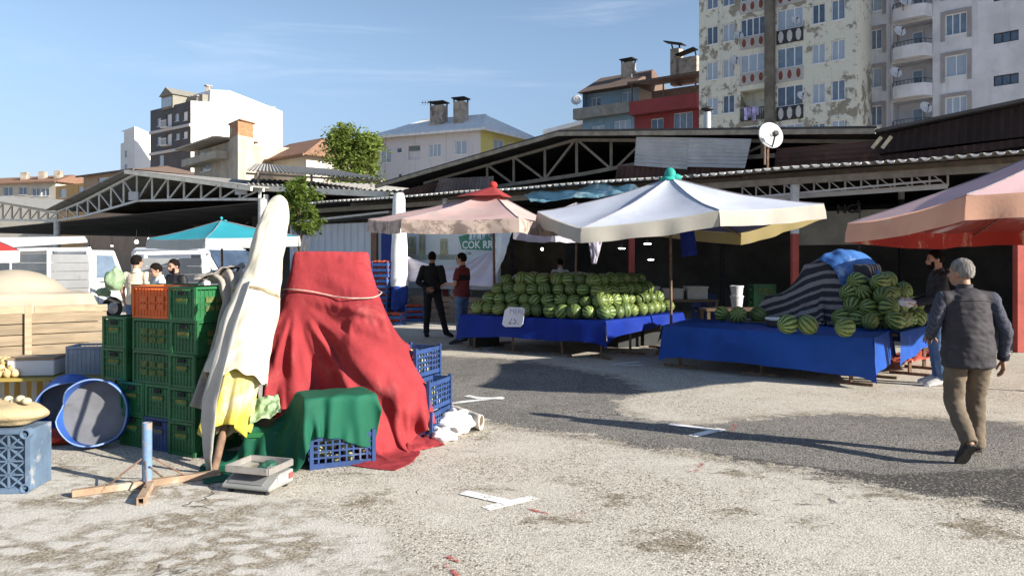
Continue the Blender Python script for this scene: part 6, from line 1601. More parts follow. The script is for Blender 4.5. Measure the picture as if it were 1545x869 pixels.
# ================= retail scale on the ground
f=G(388,737); t=thing('market_scale','grey market scale with steel pan standing on the ground before the green tarp','scale',(f.x,f.y,0),-.30)
m_scale=M('grey_scale_plastic',(.27,.27,.26),.5,.12,5,dirt=((.15,.13,.11),7,.6,.12)); m_steel=M('dull_steel',(.50,.48,.45),.35,.15,7,metal=.7,dirt=((.25,.22,.18),8,.6,.15))
mb=MB(); mb.prism([V(-.20,-.14,.03),V(-.20,-.14,.055),V(-.20,.0,.125),V(-.20,.16,.125),V(-.20,.16,.03)],V(.40,0,0)); mb.build('body',m_scale,t,bevel=.008)
mb=MB(); nrm_=V(0,-.07,.14).normalized(); mb.prism([V(-.16,-.125,.0655),V(.13,-.125,.0655),V(.13,-.02,.118),V(-.16,-.02,.118)],nrm_*.004); mb.build('display_panel',M('dark_grey_panel',(.20,.20,.20),.3,.1,4),t)
mb=MB(); mb.box((.2035,.02,.085),(.006,.12,.04)); mb.mi=1; mb.box((.2035,.12,.085),(.006,.05,.04)); mb.build('side_label',[M('pale_blue_label',(.40,.43,.50),.6,.1),M('red_label',(.40,.08,.07),.6,.1)],t)
mb=MB(); mb.box((0,.03,.138),(.34,.26,.012))
for a,b,c_,d in ((-.18,.03,.014,.30),(.18,.03,.014,.30)): mb.box((a,b,.165),(c_,d,.05))
for a,b in ((0,-.12),(0,.18)): mb.box((a,b,.165),(.346,.014,.05))
mb.build('pan',m_steel,t,bevel=.004)
for a in(-1,1):
    for b in(-.1,.12): q=MB(); q.lathe([(.02,0),(.02,.03)],(a*.15,b,0),10); q.build('foot',m_dark,t)
c=Matrix.Rotation(-.30,3,'Z')@V(.06,.04,.16)+V(f.x,f.y,0); sack('crumpled_bag','small dark green bag lying in the steel scale pan','bag',c,(.07,.06,.035),M('dark_green_bag',(.02,.09,.06),.5,.3,9),4,.4)
c=Matrix.Rotation(-.30,3,'Z')@V(.13,.0,.155)+V(f.x,f.y,0); sack('crumpled_rag','pale rag in the corner of the steel scale pan','rag',c,(.05,.04,.02),m_greyfab,8,.4)

# ================= loose umbrella foot
f=G(222,735); t=thing('umbrella_stand','rusty steel umbrella foot with worn blue upright tube on the paving','umbrella stand',(f.x,f.y,0))
m_bluepipe=M('worn_blue_pipe',(.12,.20,.33),.6,.25,6,dirt=((.30,.22,.15),5,.5,.12),dirt2=((.35,.36,.36),9,.6,.1)); m_beam=M('rust_brown_beam',(.30,.21,.14),.75,.25,6,stretch=(1,1,1),dirt=((.40,.36,.28),5,.55,.12),dirt2=((.13,.07,.04),8,.6,.1),bump=.15)
mb=W(t); n=16; o=V(f.x,f.y,0)
def rg_(r,z): return [o+V(r*math.cos(2*math.pi*j/n),r*math.sin(2*math.pi*j/n),z) for j in range(n)]
mb.loft([rg_(.034,.05),rg_(.034,.475),rg_(.028,.475),rg_(.028,.30)],False); mb.build('upright_tube',m_bluepipe,t,smooth=40)
a=G(108,750); b=G(332,719); a.z=b.z=.027; q0=a.lerp(b,(o.x-a.x)/(b.x-a.x)); 
mb=W(t); mb.bar(a,b,.05,.05); mb.build('long_beam',m_beam,t,bevel=.004)
c=G(212,762); c.z=.0275; e=o+V(.02,.02,.0275); d=(c-e).normalized()
mb=W(t)
sd_=d.cross(V(0,0,1)).normalized()
for k,(oo,ww,hh) in enumerate(((V(0,0,.021),.05,.008),(V(0,0,-.021),.05,.008),(sd_*.021,.008,.034),(-sd_*.021,.008,.034))): mb.bar(e+oo-d*.03+d*.06,c+oo,ww,hh)
mb.build('short_beam',m_beam,t)
for s_ in (-.62,.62):
    mb=W(t); p2=o+(b-a).normalized()*(.26*(1 if s_>0 else -1)); p2.z=.05; mb.tube([o+V(0,0,.24),p2],.007,6); mb.build('brace',m_iron,t)
mb=W(t); mb.tube([o+V(.03,-.03,.16),o+V(.05,.15,.03)],.007,6); mb.tube([o+V(0,-.03,.20),e+d*.22+V(0,0,.02)],.007,6); mb.build('brace',m_iron,t)

# ================= cut blue drums
m_drum=M('blue_drum_plastic',(.022,.10,.42),.4,.15,3,spec=.45,dirt=((.10,.16,.36),4,.6,.15))
m_drumin=M('grey_drum_lining',(.15,.155,.17),.85,.15,5,dirt=((.08,.08,.09),3,.55,.15))
m_drumrim=M('pale_cut_edge',(.20,.30,.52),.7,.2,6)
def drum(label,c,axis,R_,L_,notch,seed,spin=0):
    t=thing('cut_drum',label,'drum',c); q=Vector(axis).normalized().to_track_quat('Z','Y').to_matrix()@Matrix.Rotation(spin,3,'Z'); n=48
    def edge(a): 
        k=(a%(2*math.pi)); h=L_*(1+.03*noise.noise(Vector((math.cos(a)*2,math.sin(a)*2,seed))))
        for ca,wd,dp in notch:
            dlt=abs((k-ca+math.pi)%(2*math.pi)-math.pi); h-=dp*max(0,1-dlt/wd)
        return h
    def wav(a): return R_*(1+.025*noise.noise(Vector((math.cos(a)*1.3,math.sin(a)*1.3,seed+4))))
    A_=[2*math.pi*j/n for j in range(n)]
    mb=MB(); mb.loft([[q@V(.02*math.cos(a),.02*math.sin(a),0) for a in A_],[q@V(wav(a)*.95*math.cos(a),wav(a)*.95*math.sin(a),0) for a in A_],[q@V(wav(a)*math.cos(a),wav(a)*math.sin(a),.03) for a in A_],[q@V(wav(a)*math.cos(a),wav(a)*math.sin(a),edge(a)*.5) for a in A_],[q@V(wav(a)*1.01*math.cos(a),wav(a)*1.01*math.sin(a),edge(a)) for a in A_],[q@V(wav(a)*.955*math.cos(a),wav(a)*.955*math.sin(a),edge(a)) for a in A_]],False); mb.build('shell',m_drum,t,smooth=45)
    mb=MB(); mb.loft([[q@V(wav(a)*.953*math.cos(a),wav(a)*.953*math.sin(a),edge(a)*.99) for a in A_],[q@V(wav(a)*.94*math.cos(a),wav(a)*.94*math.sin(a),.05) for a in A_]],False); mb.build('inner_wall',m_drum,t,smooth=45)
    mb=MB(); mb.loft([[q@V(wav(a)*.94*math.cos(a),wav(a)*.94*math.sin(a),.055) for a in A_],[q@V(.02*math.cos(a),.02*math.sin(a),.05) for a in A_]],False); mb.face([q@V(.02*math.cos(a),.02*math.sin(a),.05) for a in A_]); mb.build('lining',m_drumin,t,smooth=45)
    mb=MB(); pts=[q@V(wav(a)*.98*math.cos(a),wav(a)*.98*math.sin(a),edge(a)) for a in A_]; mb.tube(pts+[pts[0]],.007,5); mb.build('cut_edge',m_drumrim,t)
    return t
c=G(147,676); drum('cut blue plastic drum lying with its open mouth to the viewer','x' and V(c.x-.06,c.y+.13,.285),(.18,-.94,.20),.295,.20,[(2.4,.5,.16),(5.0,.7,.10)],1,.5)
c=G(88,655); drum('second cut blue drum tipped behind the first, mouth in shade','x' and V(c.x-.02,c.y+.30,.27),(.25,-.85,-.20),.29,.28,[(1.0,.6,.12)],5)
# red net sack
c=G(68,672); sack('net_sack','flat red net sack lying on the ground by the blue drum','sack',c+V(0,.12,.05),(.24,.20,.065),M('red_net',(.50,.06,.035),.8,.4,40,bump=.5,bs=60),5,.25)
# crate on its side with a potato sack on top
f=G(48,743); t=thing('side_crate','worn grey blue crate set on its side at the left photo edge','crate',(f.x,f.y,0),.10)
m_bgcr=M('worn_blue_grey_plastic',(.10,.15,.22),.5,.2,4,dirt=((.30,.31,.32),5,.58,.12))
w_,h_,d_=.66,.46,.30; mb=MB(); z0=.0
mb.box((-w_/2,.16,h_/2),(w_-.02,d_-.02,h_-.02)); 
for z in (.018,h_-.018): mb.box((-w_/2,-.006,z),(w_-.12,.03,.034))
for x in (-.018,-w_+.018): mb.box((x,-.006,h_/2),(.034,.03,h_-.12))
for i in range(5):
    for j in range(4):
        x0=-.035-(w_-.07)*i/5; x1=-.035-(w_-.07)*(i+1)/5; za=.035+(h_-.07)*j/4; zb=.035+(h_-.07)*(j+1)/4
        mb.bar((x0,-.002,za),(x1,-.002,zb),.010,.014,up=(0,1,0)); mb.bar((x0,-.0045,zb),(x1,-.0045,za),.010,.014,up=(0,1,0))
for i in range(6): mb.box((-.035-(w_-.07)*i/5,-.003,h_/2),(.010,.017,h_-.07))
for j in range(5): mb.box((-w_/2,-.0035,.035+(h_-.07)*j/4),(w_-.07,.016,.010))
mb.build('crate_body',m_bgcr,t)
for x in (-.035,-w_+.035):
    for z in (.035,h_-.035):
        q=MB(); q.loft([[V(x+r*math.cos(2*math.pi*j/16),y,z+r*math.sin(2*math.pi*j/16)) for j in range(16)] for r,y in ((.036,.03),(.036,-.025),(.026,-.025),(.022,.02))],False); q.build('corner_ring',m_bgcr,t,smooth=40)
sack('potato_sack','beige jute sack lying on top of the crate at the left edge','sack',V(f.x-.36,f.y+.16,.46+.075),(.37,.20,.10),M('jute_sack',(.42,.33,.19),.95,.15,5,bump=.3,bs=50),11,.15)
for k in range(9): 
    pos=V(f.x-.58+.06*k,f.y+.10+.07*((k*3)%4)/3,.625+.012*((k*5)%3)); mb=MB(pos); mb.ball(pos,(.034,.03,.026),n=9,m=6); o_=mb.build('potato',M('potato_skin',(.55,.47,.30),.8,.15,10),smooth=180); tag(o_,f'pale potato, {NUM[k]} from the left on the jute sack','potato','potatoes on the jute sack')

# ================= onion table, foam box, grey crate, planked trailer with beige tarp
tb=V(-4.85,7.85,0); zt_=.50
t=thing('low_table','low folding table with yellow edge under the onions','table',tb,.14)
mb=MB(); mb.box((0,0,zt_-.02),(1.9,.62,.03)); mb.build('table_top',M('yellow_brown_edge',(.36,.27,.07),.6,.2,5),t,bevel=.004)
for x in (-.8,-.35,.75):
    for s_ in(-1,1): q=MB(); q.tube([V(x,-.25,zt_-.035),V(x+s_*.14,-.27,.0)],.011,6); q.build('leg',m_truss,t)
mt=newmat('yellow_white_stripe'); nt_=mt[1]; tc=nt_.nodes.new('ShaderNodeTexCoord'); sp=nt_.nodes.new('ShaderNodeSeparateXYZ'); nt_.links.new(tc.outputs['Object'],sp.inputs[0])
nt_.links.new(mixc(nt_,ramp(nt_,mth(nt_,'SINE',mth(nt_,'MULTIPLY',sp.outputs[0],58.0)),-.2,.1),(.42,.24,.02),(.50,.49,.46)),mt[2].inputs['Base Color'])
mb=MB(tb); cs_,sn_=math.cos(.14),math.sin(.14)
def tl(x,y,z): return V(tb.x+x*cs_-y*sn_,tb.y+x*sn_+y*cs_,z)
mb.grid([[tl(-.95+1.9*i/50,.22+.025*math.sin(i*1.1)*(j/6),zt_-.04-.36*j/6) for j in range(7)] for i in range(51)]); tag(mb.build('striped_cloth',mt[0],smooth=180,solid=.004),'yellow and white striped cloth hanging behind the low onion table legs','cloth')
m_onion=M('onion_skin',(.55,.40,.20),.5,.25,9)
op=MB(); op.lathe([(.004,-.038),(.022,-.034),(.038,-.012),(.038,.010),(.022,.030),(.008,.042),(.006,.055)],n=10); on0=op.build('onion',m_onion,smooth=60)
k=0
for lay in range(3):
    for i in range(8-2*lay):
        for j in range(4-lay):
            o_=on0 if k==0 else on0.copy()
            if k: COL.objects.link(o_)
            p_=tl(-.66+.074*(i+lay)+random.uniform(-.01,.01),-.20+.075*(j+lay*.5),zt_+.035+lay*.058); o_.location=p_; o_.rotation_euler=(random.uniform(-1,1),random.uniform(-1,1),random.random()*6); s_=random.uniform(.85,1.2); o_.scale=(s_,)*3
            tag(o_,'brown onion in the small pile on the low yellow table at the left edge','onion','onions piled on the low table'); k+=1
c=tl(-.02,-.03,zt_-.004)
t=thing('foam_box','white foam box with brown lid on the low table','box',c,.14)
mb=MB(); mb.box((0,0,.085),(.44,.30,.16)); mb.build('box_body',M('foam_white',(.56,.57,.60),.8,.05,4),t,bevel=.008); mb=MB(); mb.box((0,0,.176),(.45,.31,.02)); mb.build('lid',M('cardboard',(.30,.22,.14),.9,.15,4),t)
c=tl(.52,.03,zt_-.003); gp=crate_proto('plastic_crate','pale grey plastic crate on the low table beside the foam box',M('pale_grey_plastic',(.27,.31,.38),.55,.12,4),False,.46,.32,.29); gp.location=c; gp.rotation_euler=(0,0,.14)
FTR=Face(P(-70,395,8.7).xy,P(162,395,9.6).xy)
t=thing('plank_trailer','wooden plank sided trailer carrying a load under beige canvas','trailer',FTR.pt(FTR.L/2,0))
m_plank=M('sunbleached_plank',(.255,.20,.135),.85,.2,2,stretch=(1,1,7),dirt=((.17,.125,.08),3,.58,.15,(1,1,6)),bump=.12)
zt_=FTR.uz(80,472)[1]; mb=W(t)
for k in range(9):
    z1=zt_-.128*k; hexa(mb,FTR,0+random.uniform(0,.03),FTR.L-random.uniform(0,.03),z1-.118,z1,-.02+random.uniform(-.004,.004),.005)
mb.build('side_boards',m_plank,t,bevel=.003)
mb=W(t)
for u in (FTR.L-.88,): hexa(mb,FTR,u,u+.07,zt_-1.1,zt_+.1,.008,.05)
hexa(mb,FTR,0,FTR.L-.9,zt_+.005,zt_+.09,-.03,.02); hexa(mb,FTR,FTR.L-.78,FTR.L,zt_+.005,zt_+.085,-.06,.015); mb.build('frame_posts',m_wood,t)
mb=W(t); hexa(mb,FTR,0,FTR.L,zt_-1.12,zt_-1.05,-1.8,-.03); mb.build('load_bed',m_darkwood,t)
for u in (.6,FTR.L-.5): 
    mb=W(t); c_=FTR.pt(u,.3,-.25); mb.loft([[c_+dd*0+Vector((FTR.n.x,FTR.n.y,0))*o_+Vector((FTR.d.x,FTR.d.y,0))*(r*math.cos(2*math.pi*j/20))+V(0,0,r*math.sin(2*math.pi*j/20)) for j in range(20)] for dd in (V(0,0,0),) for r,o_ in ((.1,-.1),(.29,-.1),(.30,-.02),(.30,.02),(.29,.08),(.1,.08))]); mb.build('wheel',m_dark,t,smooth=40)
m_beige=M('beige_canvas',(.38,.325,.25),.9,.08,2,dirt=((.31,.33,.24),2.5,.55,.15),bump=.1,bs=30)
cb=FTR.pt(.95,0,-.8); ab=math.atan2(FTR.d.y,FTR.d.x)
pb_=drape(sheet(cb.x-.32,cb.y,2.0,1.9,ab,1.75,48,44,.03,9),pusher([((cb.x-.3,cb.y,zt_-.3),(.75,.6,.50),ab),((cb.x-.1,cb.y+.1,zt_-.7),(1.0,.75,.60),ab)],[((cb.x-.42,cb.y,zt_+.1),(.62,.55,.40))]),60,8)
cloth_obj('beige_canvas','beige canvas covering the load of the plank sided trailer','canvas',pb_,m_beige,.008,1)
mb=MB(cb); mb.box((cb.x-.3,cb.y,zt_-.35),(1.4,1.1,.9),Matrix.Rotation(ab,3,'Z')); tag(mb.build('covered_load',m_darkwood),'load hidden under the beige canvas on the trailer','load')

# crate stacks standing dimly inside the right hall
for n_,(px,Y,h_,r_,l) in enumerate(((792,19.5,3,.3,'left of the shirted person'),(905,20.5,4,-.2,'right of the shirted person'),(1062,18.5,3,.5,'behind the white umbrella pole'),(1150,17.0,4,.1,'behind the striped cloth'),(1262,17.2,5,-.3,'beside the hanging bananas'))):
    c=G(px,HYP+EYE*FPX/Y)
    for k in range(h_): crate(protoG if n_%2 else protoN,c.x,c.y,.003+k*CH,r_+random.uniform(-.05,.05),f'dim crate, {["lowest","second","third","fourth","topmost"][k]} of a hall stack {l}','crate stacks inside the hall')
# ================= people
m_skin=M('skin',(.40,.235,.165),.55,.08,12,spec=.35); m_skind=M('tanned_skin',(.30,.165,.11),.55,.08,12,spec=.35)
m_eye=M('dark_eye',(.02,.015,.012),.2,.1); m_lip=M('lip',(.30,.12,.10),.5,.1)
def capsule(mb,p,q,r0,r1,n=12):
    p=Vector(p);q=Vector(q); d=(q-p); L=max(d.length,1e-5); d/=L
    pts=[p-d*r0*.98,p-d*r0*.8,p-d*r0*.4,p,p.lerp(q,.5),q,q+d*r1*.4,q+d*r1*.8,q+d*r1*.98]
    mb.tube(pts,[r0*.12,r0*.6,r0*.92,r0,(r0+r1)/2,r1,r1*.92,r1*.6,r1*.12],n)
def remesh(mb,voxel,smooth=6,wr=None):
    me=bpy.data.meshes.new('tmp'); me.from_pydata(mb.v,[],mb.f); me.update()
    bm=bmesh.new(); bm.from_mesh(me); bmesh.ops.recalc_face_normals(bm,faces=bm.faces); bm.to_mesh(me); bm.free()
    o=bpy.data.objects.new('tmp',me); COL.objects.link(o)
    m=o.modifiers.new('r','REMESH'); m.mode='VOXEL'; m.voxel_size=voxel
    s=o.modifiers.new('s','SMOOTH'); s.iterations=smooth; s.factor=.5
    dg=bpy.context.evaluated_depsgraph_get(); out=bpy.data.meshes.new_from_object(o.evaluated_get(dg)); bpy.data.objects.remove(o); bpy.data.meshes.remove(me)
    if wr:
        amp,sc,seed=wr
        for v in out.vertices:
            c=v.co; k=noise.noise(Vector((c.x*sc*.8+seed,c.y*sc*.8,c.z*sc*1.6)))+.6*noise.noise(Vector((c.x*sc*2+c.z*sc*1.5,c.y*sc*2,c.z*sc*3+seed)))
            v.co=c+v.normal*amp*k
    return out
def put(me,name,mat,parent):
    me.name=name; me.materials.clear(); me.materials.append(mat); me.shade_smooth()
    o=bpy.data.objects.new(name,me); link(o); o.parent=parent; return o
def hand_mesh(mb,wrist,fd,pn,side,curl=.5,s=1.0):
    """wrist point, finger direction, palm normal (palm faces pn), side +1 thumb towards fd x pn"""
    f=Vector(fd).normalized(); p=(Vector(pn)-f*Vector(pn).dot(f)).normalized(); w_=f.cross(p)*side; wr=Vector(wrist)
    def el(c,a,b): return [c+w_*(a*math.cos(t))+p*(b*math.sin(t)) for t in [2*math.pi*j/10 for j in range(10)]]
    mb.loft([el(wr-f*.01*s,.024*s,.019*s),el(wr+f*.02*s,.030*s,.017*s),el(wr+f*.06*s,.041*s,.016*s),el(wr+f*.088*s,.040*s,.013*s)])
    for k,(x,L) in enumerate(((.030,.070),(.010,.080),(-.010,.074),(-.029,.058))):
        a=wr+f*.082*s+w_*x*s; d=f.copy(); pts=[a]
        for seg in (.45,.32,.25):
            d=(d*math.cos(curl*.75)+p*math.sin(curl*.75)).normalized() if True else d
            p2=(p-d*p.dot(d)); a=a+d*L*seg*s; pts.append(a)
        mb.tube(pts,[.0098*s,.0092*s,.0083*s,.006*s],8)
    a=wr+f*.025*s+w_*.030*s; mb.tube([a,a+(f*.6+w_*.75)*.032*s+p*.008*s,a+(f*.85+w_*.75)*.055*s+p*.02*s,a+(f*1.0+w_*.62)*.078*s+p*.032*s],[.014*s,.0115*s,.010*s,.007*s],8)
DEF=dict(pelvis=(0,0,.95),waist=(0,0,1.08),chest=(0,0,1.27),neck=(0,-.012,1.46),head=(0,.015,1.625),
 hipR=(.088,0,.92),kneeR=(.10,.02,.50),ankR=(.10,-.03,.09),toeR=(.13,.13,.03),hipL=(-.088,0,.92),kneeL=(-.10,.02,.50),ankL=(-.10,-.03,.09),toeL=(-.13,.13,.03),
 shR=(.185,-.01,1.405),elR=(.235,-.04,1.13),wrR=(.235,.05,.88),shL=(-.185,-.01,1.405),elL=(-.235,-.04,1.13),wrL=(-.235,.05,.88))
def person(label,loc,rz,h,J=None,shirt=None,sleeve='long',trousers=None,shoes=None,hairm=None,skin=None,head_yaw=0,head_pitch=0,hairlen=.0,beard=None,bulk=1.0,jacket=0.0,hands=None,vest=None,voxel=.014,shirt_hem=.90,vest_hem=.80,legw=1.0,group=None,seed=0):
    s=h/1.74; j={k:Vector(v)*s for k,v in {**DEF,**(J or {})}.items()}
    t=thing('person',label,'person',loc,rz,group); skin=skin or m_skin; b_=bulk
    B=MB()
    HD=j['head']; q=(Matrix.Rotation(head_yaw,3,'Z')@Matrix.Rotation(head_pitch,3,'X'))
    def hp(x,y,z): return HD+q@(V(x,y,z)*s)
    # skin body
    B.ball(HD+q@(V(0,-.008,.025)*s),(.076*s,.096*s,.098*s),q,16,12); B.ball(hp(0,.03,-.045),(.056*s,.066*s,.070*s),q,14,10); B.ball(hp(0,.058,-.082),(.030*s,.028*s,.024*s),q,10,8)
    capsule(B,j['neck']-V(0,0,.03*s),HD+q@(V(0,-.02,-.06)*s),.058*s,.054*s)
    B.tube([hp(0,.083,.020),hp(0,.098,-.002),hp(0,.112,-.026),hp(0,.092,-.036)],[.009*s,.012*s,.016*s,.011*s],8)
    for sd in(-1,1): B.ball(hp(sd*.077,-.012,-.008),(.010*s,.022*s,.034*s),q,8,8); B.ball(hp(sd*.038,.066,-.018),(.022*s,.02*s,.018*s),q,8,6)
    B.ball(hp(0,.078,.032),(.050*s,.018*s,.012*s),q,10,6)
    B.ball(j['chest'],(.150*s*b_,.095*s*b_,.20*s)); B.ball(j['waist'],(.135*s*b_,.095*s*b_,.17*s)); B.ball(j['pelvis'],(.145*s*b_,.10*s*b_,.13*s))
    for S_ in 'LR': capsule(B,j['sh'+S_]*.92+j['neck']*.08-V(0,0,.02*s),j['neck']-V(0,0,.06*s),.042*s,.052*s)
    for S_ in 'LR':
        capsule(B,j['sh'+S_],j['el'+S_],.050*s,.040*s); capsule(B,j['el'+S_],j['wr'+S_],.040*s,.026*s)
        capsule(B,j['hip'+S_],j['knee'+S_],.080*s,.055*s); capsule(B,j['knee'+S_],j['ank'+S_],.053*s,.036*s); capsule(B,j['ank'+S_],j['toe'+S_],.035*s,.022*s)
    me=remesh(B,voxel*.85,4)
    hb=MB()
    for S_,sd in (('L',-1),('R',1)):
        hd=(hands or {}).get(S_)
        fd=(j['wr'+S_]-j['el'+S_]).normalized(); pn=V(-sd,.15,0); cu=.45
        if hd: fd,pn,cu=Vector(hd[0]).normalized(),Vector(hd[1]),hd[2]
        # thumb points forward on a hanging hand
        f0=fd; p0=(pn-f0*pn.dot(f0)).normalized(); th=f0.cross(p0); want=(hd[3] if hd and len(hd)>3 else V(0,1,0)); side=1 if th.dot(Vector(want))>=0 else -1
        hand_mesh(hb,j['wr'+S_],fd,pn,side,cu,s)
    bm=bmesh.new(); bm.from_mesh(me); t2=bpy.data.meshes.new('t'); t2.from_pydata(hb.v,[],hb.f); bm.from_mesh(t2); bm.to_mesh(me); bm.free(); bpy.data.meshes.remove(t2)
    body=put(me,'body',skin,t)
    for sd in(-1,1):
        e=MB(); e.ball(hp(sd*.033,.086,.006),(.013*s,.007*s,.0075*s),q,8,6); e.build('eye',m_eye,t,smooth=180)
        e=MB(); e.tube([hp(sd*.016,.097,.028),hp(sd*.036,.094,.034),hp(sd*.056,.078,.027)],[.004*s,.005*s,.003*s],5); e.build('eyebrow',hairm,t)
    e=MB(); e.ball(hp(0,.094,-.058),(.024*s,.009*s,.006*s),q,10,6); e.build('mouth',m_lip,t,smooth=180)
    # hair cap
    H=MB(); H.ball(V(0,0,0),(.080*s,.101*s,.104*s),None,34,28)
    keep=[]; 
    cap=MB()
    vs=[]
    for v in H.v:
        d=V(v.x/(.083*s),v.y/(.103*s),v.z/(.106*s)); k=1+.045*noise.noise(d*5+V(seed,0,0))+.04*noise.noise(d*13+V(seed,0,0)); vs.append(HD+q@(v*k+V(0,-.011,.024)*s))
    cap.v=vs
    for f in H.f:
        c=sum((H.v[i] for i in f),Vector())/len(f); d=V(c.x/(.083*s),c.y/(.103*s),c.z/(.106*s))
        lim=-.62-hairlen if d.y<-.25 else (lerp(-.62,-.20,(d.y+.25)/.45) if d.y<.2 else lerp(-.20,.50,min(1,(d.y-.2)/.5)))
        if d.z>lim: cap.f.append(f); cap.m.append(0)
    cap.build('hair',hairm,t,smooth=180,solid=.007*s)
    if beard:
        J2=MB(); J2.ball(V(0,0,0),(.060*s,.070*s,.074*s),None,22,18); bb=MB()
        bb.v=[HD+q@(v*(1.03+.03*noise.noise(v*60))+V(0,.031,-.046)*s) for v in J2.v]
        for f in J2.f:
            c=sum((J2.v[i] for i in f),Vector())/len(f); d=V(c.x/(.06*s),c.y/(.07*s),c.z/(.074*s))
            if d.y>-.05 and d.z<(.35 if d.y<.55 else -.25) and not(d.z<-.9): bb.f.append(f); bb.m.append(0)
        bb.build('beard',hairm,t,smooth=180,solid=.006*s)
    def torso(mb,g,hem,flare=.0):
        c=j['chest']; mb.ball(c,((.155*b_+g)*s,(.102*b_+g)*s,(.215)*s)); mb.ball(j['waist'],((.140*b_+g+.004)*s,(.102*b_+g+.006)*s,.20*s))
        for S_ in 'LR': capsule(mb,j['sh'+S_]*.92+j['neck']*.08-V(0,0,.012*s),j['neck']-V(0,0,.055*s),(.050+g*.45)*s,(.062+g*.35)*s)
        w_=(.150*b_+g+flare)*s; d_=(.112*b_+g+flare)*s; z0=hem*s; px,py=j['pelvis'].x,j['pelvis'].y
        el=lambda z,k,off: [V(px+off[0]+w_*k*math.cos(a),py+off[1]+d_*k*math.sin(a),z) for a in [2*math.pi*i/24 for i in range(24)]]
        ch=j['waist']
        mb.loft([el(z0,.97,(0,0)),el(z0+.02*s,1.0,(0,0)),el(ch.z*.5+z0*.5,1.0,((ch.x-px)*.5,(ch.y-py)*.5)),el(ch.z+.05*s,.93,(ch.x-px,ch.y-py)),el(c.z,.95,(c.x-px,c.y-py))])
    # trousers
    if trousers:
        T=MB(); T.ball(j['pelvis'],(.158*s*b_,.118*s*b_,.14*s))
        for S_ in 'LR':
            capsule(T,j['hip'+S_],j['knee'+S_],.096*s*legw,.072*s*legw,14); a=j['ank'+S_]+(j['knee'+S_]-j['ank'+S_]).normalized()*-.005; T.tube([j['knee'+S_]+(j['hip'+S_]-j['knee'+S_]).normalized()*.05,j['knee'+S_],j['knee'+S_].lerp(a,.5),a],[.07*s*legw,.071*s*legw,.066*s*legw,.062*s*legw],14)
        T.loft([[V(j['pelvis'].x+.152*s*b_*math.cos(a),j['pelvis'].y+.115*s*b_*math.sin(a),z) for a in [2*math.pi*i/24 for i in range(24)]] for z in (.88*s,1.03*s)])
        put(remesh(T,voxel,4,(.0085*s,11,seed)),'trousers',trousers,t)
    # shirt or jacket
    if shirt:
        g=.014+jacket; Sx=MB(); torso(Sx,g,shirt_hem,.004)
        for S_ in 'LR':
            if sleeve=='long':
                capsule(Sx,j['sh'+S_],j['el'+S_],(.060+jacket)*s,(.052+jacket*.8)*s); Sx.tube([j['el'+S_]+(j['sh'+S_]-j['el'+S_]).normalized()*.02,j['el'+S_],j['el'+S_].lerp(j['wr'+S_],.5),j['el'+S_].lerp(j['wr'+S_],.94)],[(.05+jacket*.8)*s,(.052+jacket*.8)*s,(.045+jacket*.7)*s,(.038+jacket*.5)*s],12); Sx.ball(j['el'+S_],(.053+jacket*.8)*s)
            else:
                e=j['sh'+S_].lerp(j['el'+S_],.72); Sx.tube([j['sh'+S_]-(e-j['sh'+S_]).normalized()*.02,j['sh'+S_],j['sh'+S_].lerp(e,.5),e],[.055*s,.062*s,.062*s,.062*s],12); Sx.ball(j['sh'+S_],.062*s)
        put(remesh(Sx,voxel,4,(.0075*s,12,seed+3)),'jacket' if jacket>.004 else 'shirt',shirt,t)
        nk=MB(); c=j['neck']; rings=[]
        for z,r in ((-.025,.078),(.012,.066),(.045,.064),(.04,.058),(0,.06)): rings.append([c+V(r*s*math.cos(a),r*s*1.05*math.sin(a)+.004,(z+(.012 if math.sin(a)<0 else -.02*math.sin(a)))*s) for a in [2*math.pi*i/22 for i in range(22)]])
        nk.loft(rings,False); nk.build('collar',vest or shirt,t,smooth=60)
    if vest:
        Vx=MB(); torso(Vx,.034,vest_hem,.012)
        for S_ in 'LR': capsule(Vx,j['sh'+S_]*.90+j['neck']*.10,j['sh'+S_].lerp(j['el'+S_],.06)+V(-.016 if S_=='R' else .016,0,-.012),.060*s,.064*s)
        vo=put(remesh(Vx,voxel,4,(.010*s,10,seed+7)),'vest',vest,t)
    for S_ in 'LR':
        if not shoes: break
        a,b=j['ank'+S_],j['toe'+S_]; heel=a+(a-b).normalized()*.035*s+V(0,0,-.03*s); fd=(b-a); up=V(0,0,1) if abs((b-heel).normalized().z)<.8 else V(0,1,0)
        d=(b-heel).normalized(); sd=d.cross(up).normalized(); u=sd.cross(d)
        L=(b-heel).length+.075*s
        def sec(k,w_,h_,lift=0): 
            c=heel+d*(L*k)+u*lift; return [c+sd*(w_*s*math.cos(t_))+u*((h_*s*max(-.42,math.sin(t_)))) for t_ in [2*math.pi*i/16 for i in range(16)]]
        sh=MB(); sh.loft([sec(-.02,.020,.03,.012*s),sec(.03,.036,.062,.012*s),sec(.22,.040,.075,.012*s),sec(.40,.042,.062,.010*s),sec(.62,.049,.048,.006*s),sec(.82,.047,.038,.004*s),sec(.95,.034,.030,.004*s),sec(1.0,.012,.015,.004*s)])
        so_=sh.build('shoe',shoes[0],t,smooth=60)
        sl=MB(); pts=[(-.03,.018),(.0,.034),(.22,.040),(.40,.041),(.62,.052),(.82,.050),(.95,.036),(1.01,.012)]
        poly=[heel+d*(L*k)+sd*w_*s-u*.020*s for k,w_ in pts]+[heel+d*(L*k)-sd*w_*s-u*.020*s for k,w_ in pts[::-1]]
        sl.prism(poly,u*.022*s); sl.build('sole',shoes[1],so_)
    return t,j,s
